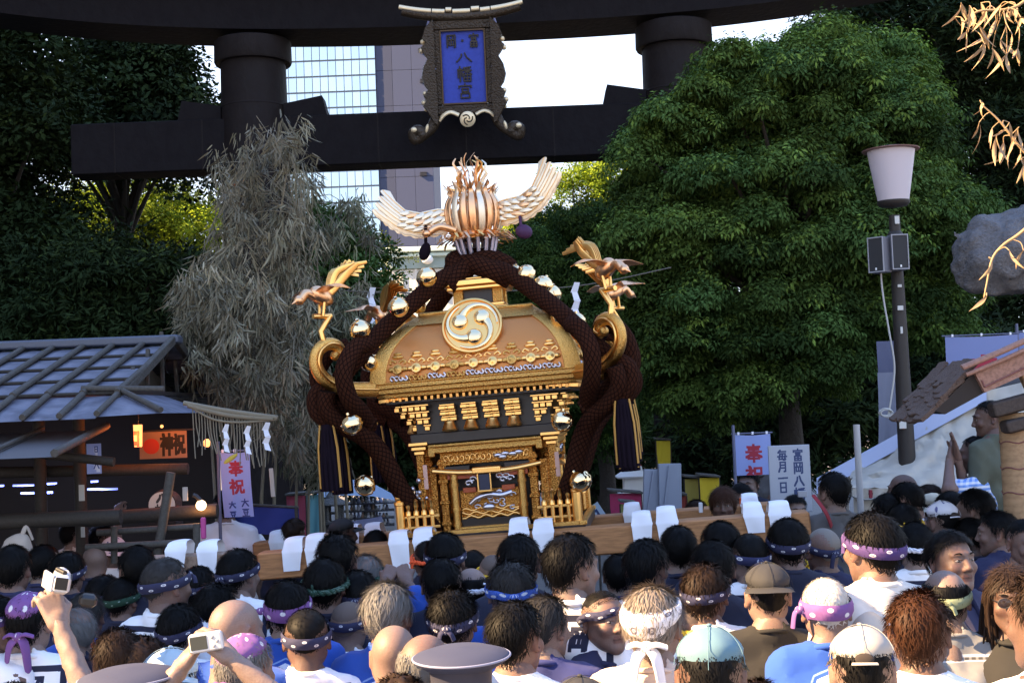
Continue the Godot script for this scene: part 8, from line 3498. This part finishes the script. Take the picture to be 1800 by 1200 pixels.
const CROWD := """20 992 62 0 0 full k - nv 0 man with thick black hair at the left edge below the canvas sack
50 1085 76 5 0 full k wrap.purple wp 0 man in a white printed coat, purple dotted cloth on his crown, under the camcorder
-14 1088 76 70 0 full k fold.purple tw 0 person cut by the left edge, in profile with a purple dotted headband
130 1100 56 -60 0 thin g glasses tn 0 balding man with glasses half hidden by the raised arm
150 1075 60 0 5 full d - bl 0 man with neat dark grey hair and an orange dotted neck cloth
182 1040 54 30 0 full k fold.navy wp 0 man with a navy dotted band showing his right ear, left of the green banded man
214 1046 52 20 0 full k fold.green tn 0 man with black hair and a dark green headband on the left
240 992 60 -10 0 full k - tn 0 man with bushy black hair in front of the pavilion's bamboo rails
118 1000 56 0 0 full k fold.navy tn 0 man with black hair and a navy band just right of the camcorder
165 980 44 -30 0 bald k - tn 0 man with a pinkish bald crown below the pavilion rail
198 966 40 -40 0 short k bucket.white tw 0 person in a small white hat below the pavilion rail
75 985 50 20 0 full k - nv 0 man with dark hair in navy right of the canvas sack
290 1018 74 38 0 short d fold.navy wp 0 tall man in white printed coat, greying cropped hair, navy band, right ear in view
314 1100 70 15 0 full k fold.navy wp 0 man with black hair and a navy band in front of the greying tall man
205 1150 80 -10 0 rough b - bl 0 man with tousled brownish hair and his left ear in view near the bottom left
250 1166 70 20 0 curly b - tn 0 person with low curly brown hair right of the tousled haired man
348 1026 56 20 0 full k fold.navy tn 0 man with black hair and navy dotted band left of the yellow ribboned head
418 1000 64 28 0 full k fold.navy wp 0 man with smooth black hair, navy band and white coat below the straw strings
380 1064 68 45 0 rough k - tn 0 young man with black hair and left ear in view beside the bald man
412 1095 84 40 -5 bald k - bl 0 large bald man in a blue coat behind the raised compact camera
430 1166 88 30 0 full g wrap.purple tw 0 grey haired person in a purple dotted head wrap right of the raised compact camera
505 1060 74 0 0 full k fold.purple2 bl 0 man in a blue coat with a wide purple dotted headband
538 1112 82 -5 -6 buzz k fold.navy wp 0 man with cropped hair and a low navy dotted band in a white printed coat
592 976 68 0 0 rough k - tn 0 person with very bushy black hair below the pole's second pair of wraps
570 1020 72 0 0 full k rope.green tn 0 man with black hair and a thin green dotted headband
644 1006 60 10 0 thin g rope.green tn 0 balding man with a green dotted band round thin hair
628 1040 68 0 0 full k fold.navy tn 0 man with black hair in front of the balding green banded man
612 1090 58 10 -5 buzz2 k fold.navy wp 0 man with shaved tan scalp in a white printed coat beside the blue coat
682 1070 84 18 0 comb g - bl 0 man with combed greying brown hair in a bright blue coat
692 1140 84 5 0 bald k - tc 0 sunlit bald man with a bare neck near the bottom centre left
748 1160 92 25 0 bald2 g - tg 0 older man with white grey hair and a pink bald crown beside the police cap
812 1218 108 10 -4 short k police tn 0 policeman in a round blue grey cap at the bottom
795 1080 82 8 0 spiky k fold.navy bl 0 man with spiky brownish black hair above a navy dotted band
782 972 66 0 0 full k fold.navy tn 0 man with round black hair right of the red orange knot
750 976 50 0 0 buzz k rope.orange tn 0 man with a red orange twisted headband knotted at his left
775 1018 68 0 0 full k - tn 0 man with plain black hair below the round haired man
832 992 46 10 0 buzz k - tn 0 man with grey brown cropped hair left of the yellow band
828 1030 64 0 -8 bald2 k rope.white tn 0 man with a shining pinkish bald crown and dark fringe
898 1030 78 -5 0 rough d wrapband.blue bl 0 man with grizzled hair and a bright blue and white headband
866 1000 40 0 0 buzz2 k rope.yellow tn 0 brown necked man with a thin yellow band far in front of the pole's centre
912 980 74 0 0 full k - tn 0 man with smooth round black hair below the centre wraps
1003 985 86 48 0 full k - wp 0 man with thick black hair, right ear and cheek in view, in a white printed coat
905 1108 94 28 0 full k - tw 0 man with black hair, sunlit neck and a white shirt at the bottom centre
957 1092 80 38 0 comb d - nb 0 man with silvery streaked hair in a navy coat with a white emblem
1058 1078 78 150 6 buzz k wrapband.navy nv 0 stern man in navy with a navy twisted band looking back at the camera
1148 1085 100 20 5 comb s bandana.white tp 0 woman with silvery streaked hair tied in a white scarf, sunlit at the bottom
1136 988 74 30 0 full k - tw 0 man with short black hair and right ear in view in front of the crimson curtain
1193 958 62 0 0 full k - tn 0 man with black hair directly below the pole right of the grey boards
1194 990 46 0 0 buzz g rope.sky tn 0 man with cropped grey hair and a light blue knotted band
1240 1034 78 20 0 rough b fold.navy wp 0 man with tousled brownish hair and a navy band in a white coat
1222 1094 62 30 -5 buzz2 k rope.yellow nv 0 man with a shaved head and a bright yellow knotted band, right ear sunlit
1268 952 66 0 0 full k - tn 0 man with round black hair left of the right hand wraps
1254 990 74 0 0 full k - tn 0 man with wide black hair in front of the round haired one on the right
1318 972 66 -10 0 short k fold.navy2 wp 0 man in a white coat with a navy band marked by one large white dot
1386 948 68 0 0 full k fold.navy tn 0 man with black hair and small dots on a navy band below the rightmost wraps
1392 990 54 15 0 short k rope.yellow nv 0 man with a plain yellow band and reddish ear
1448 958 62 -15 0 buzz2 d fold.navy nv 0 man with a grizzled shaved scalp seen from above the pole's right end
1350 1036 80 0 0 short k capb.black tk 0 man in a black shirt with a dark cap worn backwards
1250 1176 122 10 -12 short k cap.teal tw 0 person in a teal baseball cap at the bottom right of centre
1453 1060 84 5 -3 short w fold.purple2 bl 0 old man with sunlit white hair, purple dotted band and blue emblem coat
1536 950 92 -22 0 full k fold.purple tk2 0 tall man with thick black hair and a slanted purple navy dotted band
1530 1060 74 10 -6 bald2 k wrapband.navy wp 0 man with a bald patch ringed by a navy dotted band
1527 1112 74 10 -6 buzz2 w rope.white tg 0 man with pale cropped hair and a white blue neck towel behind the grey cap
1517 1168 112 10 -12 short k cap.grey tw 0 person in a sunlit grey baseball cap at the bottom right
1617 1098 104 22 0 spiky r - tw 0 man with spiky reddish brown hair and a white shirt at the bottom right
1663 1042 82 15 -4 bald2 k fold.olive tgp 0 balding man with a pale green headband and a grey printed vest
1668 974 76 160 8 full k - nv 0 smiling black haired man facing the camera behind the green headband
1610 952 62 0 0 full k rope.white wp 0 man with black hair and a white and navy twisted band
1590 914 54 0 0 full k rope.yellow tn 0 man with a bright yellow headband below the white tent
1780 1038 84 -165 0 long b sunglasses tk 0 woman with long brown hair and sunglasses facing the camera at the right edge
1846 1074 122 -30 0 rough b - tw 0 man with brown hair and a sunlit left ear cut by the right edge
1562 892 46 -70 0 long k - tn 0 woman with black hair and fringe in profile below the tent pole
1596 874 48 -45 -12 full k - tn 0 black haired man looking down below the bald head by the tent
1634 874 42 -60 0 long b - tn 0 woman with brown hair looking left before the tent valance
1672 888 46 -30 0 long k - tn 0 woman with long straight black hair right of the brown haired woman
1658 912 52 -20 -10 short k cap.white tw 0 person in a white baseball cap in front of the long haired woman
1640 892 44 -50 0 short k bucket.beige tn 0 person in a beige hat behind the white cap
1716 888 54 -50 0 full k - nv 0 young black haired man with dark skin in profile left of the two finger sign
1756 928 56 -65 0 full k - nv 0 man in profile with mouth open below the carved pillar
1708 938 50 -40 -8 full k - tn 0 dark man with a brown face bending behind the smiling man
1800 944 62 170 -5 short k - tn 0 person facing the camera cut by the right edge below the pillar
1466 858 52 -25 0 full k - gy 0 person with black hair and a grey top with a red strap right of the notice board
1588 854 42 -60 0 bald k - tn 0 bald man shading his eyes in front of the tent valance
1272 880 44 -170 0 bob r - tn 0 woman with a reddish brown bob facing the camera by the yellow stall
1304 872 40 -175 -8 full k - gy 2 man photographing with an orange phone beside the brown bob
1317 846 36 -150 0 full k - tn 0 dark haired man right above the orange phone
1344 800 34 -120 0 full k - gy 0 tall dark haired man partly behind the notice board's left edge
1396 892 40 170 0 full k - tn 2 person holding up a small camera under the notice board
602 934 40 60 0 short k cap.black tn 0 person in a dark cap in profile behind the pole on the left
517 934 36 20 0 curly b - tn 0 person with curly brown hair behind the leftmost wraps
432 906 36 -160 0 short k bucket.white2 tw 2 photographer in a white sun hat in front of the blue tarpaulin
397 884 42 -20 0 full k - tw 0 dark haired man in a pale blue and white shirt beside the glowing bulb
178 940 36 60 10 full k - tc 0 bare chested man in profile inside the pavilion rails
128 934 38 40 0 full k - tp 1 person with a white towel and a small camera beside the pavilion's second post
1742 728 47 -80 -5 short k - gn 0 man in a dark green shirt standing high by the carved pillar
1088 1004 52 10 0 full k - nv 0 man with short black hair half hidden under the pole left of the crimson curtain
1165 1006 54 -10 0 short k rope.white bl 0 man in blue with a white band half hidden below the grey boards
660 955 40 0 0 full k - nv 0 person with black hair far behind the left wraps near the stone lantern
1225 900 38 20 0 rough b - gy 0 person with messy hair behind the pole in front of the dark red cloth
298 1200 100 0 -8 short k capb.ice tw 0 person in a pale ice blue cap beside the raised compact camera
222 1252 104 25 -4 short k police tn 0 second policeman whose blue grey cap shows only at the bottom left
702 1250 104 0 0 curly b - tn 0 person with wavy brown hair cut by the bottom edge below the bald man
1022 1252 106 0 0 short k cap.black tn 0 person in a dark cap cut by the bottom edge left of the white scarf
1336 1256 104 0 0 rough b - tw 0 person with brown hair cut by the bottom edge right of the teal cap"""


func crowd() -> void:
	var id := 0
	for line in CROWD.split("\n"):
		id += 1
		var f := line.split(" ", true, 11)
		var spot := place_head(float(f[0]), float(f[1]), float(f[2]))
		var a := deg_to_rad(-float(f[3]))
		var facing := absf(float(f[3])) > 50.0
		var turned := a * (0.88 if absf(a) > 1.7 else 0.45)
		var o := thing("person", f[11], "person", spot[0], turned, "people in the festival crowd")
		o.scale = Vector3.ONE * spot[1]
		var text: String = f[11]
		var kind := "woman" if text.begins_with("woman") else "stout" if "stern" in text or "bald" in text else "man"
		var pose := int(f[9])
		dress(o, joints(pose), "p%d" % pose, a - turned, deg_to_rad(float(f[4])), kind, facing, f[5], f[6], f[7], f[8], [0, 1, 2, 1, 0, 3][id % 6] if not "brown" in text else 3, id)
		if spot[0].y > 0.05:
			var g := G.new()
			g.box(Vector3(spot[0].x, spot[0].y * 0.5 - 0.005, spot[0].z), Vector3(0.7, spot[0].y - 0.012, 0.6), 0.02)
			whole("stone_step", g, mat("step_stone", Color(0.2, 0.19, 0.18), 0.9), "stone step carrying the " + " ".join(text.split(" ").slice(0, 8)), "step")


func raised(label: String, head: Array, right: Variant, left: Variant, hands: Array, palms: Array, hair: String, cloth: String, skin: int, yaw := 0.0) -> Node3D:
	# a person whose raised hands are seen and whose head lies low or hidden
	var spot := place_head(head[0], head[1], head[2])
	var o := thing("person", label, "person", spot[0], yaw, "people in the festival crowd")
	o.scale = Vector3.ONE * spot[1]
	var j := joints(0)
	var inv := o.transform.affine_inverse()
	for q in [["r", right, 1.0, 0], ["l", left, -1.0, 1]]:
		if q[1] == null:
			continue
		var w: Vector3 = inv * (q[1] as Vector3)
		var sh: Vector3 = j["s" + q[0]]
		# the elbow closes the triangle of upper arm and forearm, dropping outward
		var span := w - sh
		var l := minf(span.length(), 0.53)
		w = sh + span.normalized() * l if span.length() > 0.53 else w
		var bow := sqrt(maxf(0.275 * 0.275 - l * l * 0.25, 0.0004))
		var ax := (w - sh).normalized()
		var ob := Vector3(0.5 * q[2], -0.7, 0.15)
		ob = (ob - ax * ob.dot(ax)).normalized()
		j["e" + q[0]] = sh.lerp(w, 0.5) + ob * bow
		j["w" + q[0]] = w
		j["h" + q[0]] = hands[q[3]]
		j["p" + q[0]] = (inv.basis * palms[q[3]]).normalized()
	dress(o, j, label, 0.0, 0.0, "man", false, hair, "k", "-", cloth, skin, label.hash() % 50)
	return o


func helpers_hands() -> void:
	# the raised camcorder
	raised("person below the frame with a bare sunlit arm raising a silver camcorder", [20, 1262, 108], at(100, 1066, 3.95), null, ["grip", "relaxed"], [Vector3(-0.6, 0, -0.8), Vector3.FORWARD], "full", "tw", 2)
	var t := thing("camcorder", "silver camcorder with a black battery held up by the bare arm", "camcorder", at(126, 1046, 3.9))
	t.rotation = Vector3(0.1, 0.3, -0.2)
	var g := G.new()
	g.box(Vector3(-0.035, 0.03, -0.02), Vector3(0.05, 0.055, 0.1), 0.012)
	g.tube([Vector3(-0.038, 0.035, -0.07), Vector3(-0.038, 0.035, -0.095)], 0.022, 14)
	part("case", g, mat("camera_silver", Color(0.6, 0.6, 0.62), 0.35, 0.4), t)
	g = G.new()
	g.tube([Vector3(-0.038, 0.035, -0.09), Vector3(-0.038, 0.035, -0.098)], 0.018, 14)
	g.box(Vector3(-0.0095, 0.034, -0.02), Vector3(0.003, 0.03, 0.07), 0.001)
	g.box(Vector3(-0.035, 0.035, 0.031), Vector3(0.034, 0.034, 0.004), 0.001)
	g.tube([Vector3(-0.052, 0.062, -0.03), Vector3(-0.03, 0.062, 0.01)], 0.007, 8)
	part("lens", g, mat("camera_black", Color(0.015, 0.014, 0.014), 0.4), t)
	g = G.new()
	g.box(Vector3(-0.07, 0.03, -0.01), Vector3(0.01, 0.05, 0.07), 0.004, Basis(Vector3.UP, 0.4))
	part("screen", g, mat("camera_silver", Color(0.6, 0.6, 0.62), 0.35, 0.4), t)
	g = G.new()
	g.box(Vector3(0.045, -0.005, 0.02), Vector3(0.05, 0.036, 0.05), 0.012)
	part("battery", g, mat("camera_black", Color(0.015, 0.014, 0.014), 0.4), t)
	# the raised compact camera
	var hr := at(400, 1152, 3.75)
	var hl := at(326, 1162, 3.8)
	raised("person below the frame whose two sunlit hands hold a compact camera", [392, 1290, 106], hr, hl, ["grip", "grip"], [Vector3(-1, 0.1, -0.4), Vector3(1, 0.2, -0.4)], "full", "tw", 2)
	t = thing("compact_camera", "silver compact camera with a lit dark screen between two raised hands", "camera", at(362, 1128, 3.72))
	t.rotation = Vector3(0, 0, deg_to_rad(7))
	g = G.new()
	g.box(Vector3(0, 0, 0), Vector3(0.092, 0.052, 0.022), 0.006)
	part("case", g, mat("camera_silver", Color(0.6, 0.6, 0.62), 0.35, 0.4), t)
	g = G.new()
	g.box(Vector3(-0.018, 0.001, 0.0105), Vector3(0.046, 0.036, 0.004), 0.001)
	part("screen", g, mat("screen_dark", Color(0.05, 0.055, 0.05), 0.15), t)
	g = G.new()
	for q in [[0.02, 0.012], [0.032, 0.0], [0.022, -0.012]]:
		g.ball(Vector3(q[0], q[1], 0.011), Vector3(0.005, 0.005, 0.003), 8, 6)
	part("button", g, mat("camera_button", Color(0.35, 0.35, 0.36), 0.4), t)
	# the praying man before the tent
	raised("grey haired man in a blue striped shirt with joined hands before the tent", [1718, 790, 47], at(1684, 803, 9.75), at(1670, 806, 9.75), ["flat", "flat"], [Vector3(-1, 0, 0), Vector3(1, 0, 0)], "short", "st2", 1, 1.15)
	# hands on the pole
	raised("bearer hidden by the crowd with one hand grasping the pole right of the shrine", [1012, 1040, 52], at(1050, 968, 8.5), null, ["fist", "relaxed"], [Vector3(0, 0, -1), Vector3.FORWARD], "full", "tk", 2)
	raised("bearer hidden by the crowd, both fists raised under the pole's third pair of wraps", [690, 1075, 64], at(715, 1020, 6.3), at(678, 1022, 6.3), ["fist", "fist"], [Vector3(-0.3, 0, -1), Vector3(0.3, 0, -1)], "full", "bl", 1)
	raised("bearer hidden by the crowd with a hand lifted at the right end of the pole", [1430, 985, 50], at(1412, 925, 8.2), null, ["grip", "relaxed"], [Vector3(-0.5, 0, 0.5), Vector3.FORWARD], "full", "tn", 2)
	raised("person hidden by the crowd making a two finger sign by the carved pillar", [1772, 965, 50], at(1757, 896, 8.0), null, ["point", "relaxed"], [Vector3(0.3, 0, 1), Vector3.FORWARD], "full", "nv", 2)
	raised("bearer hidden by the crowd gripping the pole end below the leftmost wraps", [500, 1080, 60], at(505, 1000, 7.0), null, ["fist", "relaxed"], [Vector3(0, 0, -1), Vector3.FORWARD], "full", "tn", 2)
	# things held in the distance
	var held := [
		["phone", "bright orange phone held up by the man beside the brown bob", "phone", 1308, 880, 10.0, 16, 11, Color(0.8, 0.13, 0.02)],
		["phone", "small white phone glowing before the yellow stall", "phone", 1232, 892, 9.6, 7, 18, Color(0.7, 0.7, 0.72)],
		["compact_camera", "tiny silver camera held under the notice board", "camera", 1411, 868, 9.6, 16, 11, Color(0.35, 0.35, 0.38)],
		["phone", "dark red phone raised below the tent pole", "phone", 1531, 868, 8.8, 6, 15, Color(0.2, 0.01, 0.03)],
		["compact_camera", "dark camera at the eye of the photographer in the white sun hat", "camera", 440, 916, 10.8, 14, 10, Color(0.02, 0.02, 0.024)],
		["compact_camera", "small bright camera in front of the pavilion's second post", "camera", 148, 949, 10.0, 8, 8, Color(0.7, 0.7, 0.68)],
	]
	for q in held:
		var k: float = q[5] / F
		t = thing(q[0], q[1], q[2], at(q[3], q[4], q[5]))
		g = G.new()
		g.box(Vector3.ZERO, Vector3(q[6] * k, q[7] * k, 0.02), 0.004)
		part("case", g, mat("held_%d" % q[3], q[8], 0.4), t)
		g = G.new()
		g.tube([Vector3(q[6] * k * 0.2, 0, -0.008), Vector3(q[6] * k * 0.2, 0, -0.022)], q[7] * k * 0.25, 10)
		part("lens", g, mat("camera_black", Color(0.015, 0.014, 0.014), 0.4), t)
	# canvas sack, neck cloth, towel
	t = thing("canvas_sack", "crumpled pale canvas sack hung on the pavilion's rail at the left edge", "sack", at(32, 985, 8.3))
	var fl := Fld.new(Vector3(-0.24, -0.2, -0.12), Vector3(0.22, 0.22, 0.12), 0.016)
	fl.cap(Vector3(-0.1, -0.05, 0), Vector3(0.0, 0.1, 0), 0.07, 0.06, 0.05)
	fl.cap(Vector3(0.04, -0.05, 0), Vector3(0.02, 0.1, 0.01), 0.09, 0.04, 0.05)
	fl.cap(Vector3(-0.13, -0.06, 0.02), Vector3(-0.02, 0.12, 0.02), 0.045, 0.04, 0.03)
	var nz := FastNoiseLite.new()
	nz.frequency = 9.0
	for k in fl.d.size():
		var p := fl.o + Vector3(k % fl.nx, (k / fl.nx) % fl.ny, k / (fl.nx * fl.ny)) * fl.h
		fl.d[k] += nz.get_noise_3dv(p) * 0.02
	part("sack_body", fl.mesh(), mat("canvas", Color(0.4, 0.35, 0.3), 0.95), t)
	g = G.new()
	g.tube(curve([Vector3(0.02, 0.12, 0.02), Vector3(0.05, 0.2, 0.0), Vector3(0.08, 0.12, -0.02)]), 0.014, 7, true, 0.5)
	part("sack_strap", g, mat("canvas", Color(0.4, 0.35, 0.3), 0.95), t)
	g = hang(0.085, 0.13, 0.008, 0.0, 0.0, 10, 8, 6)
	var oc := at(131, 1108, 6.0)
	for k in g.v.size():
		g.v[k] += oc
	for k in g.u.size():
		g.u[k] = Vector2(g.u[k].x * 0.35, g.u[k].y)
	var om := mat("orange_cloth", Color(1, 1, 1), 0.85)
	om.albedo_texture = dots_tex("orange_cloth", ink(0.78, 0.15, 0.02), ink(0.75, 0.65, 0.6), 9, 8.0)
	om.cull_mode = BaseMaterial3D.CULL_DISABLED
	whole("neck_cloth", g, om, "orange cloth with white rings worn on the back below the grey haired head", "cloth")
	g = G.new()
	g.tube(curve([at(1430, 870, 8.6), at(1452, 900, 8.55), at(1462, 925, 8.6)]), 0.02, 8, true, 0.3)
	whole("shoulder_strap", g, mat("strap_red", Color(0.25, 0.02, 0.03), 0.8), "red shoulder strap on the grey top near the tent's left corner", "strap")


func _ready() -> void:
	rng.seed = 20080817
	air()
	setting()
	torii()
	trees()
	dead_bamboo()
	near_bamboo()
	pavilion()
	right_side()
	stalls()
	shrine()
	crowd()
	helpers_hands()
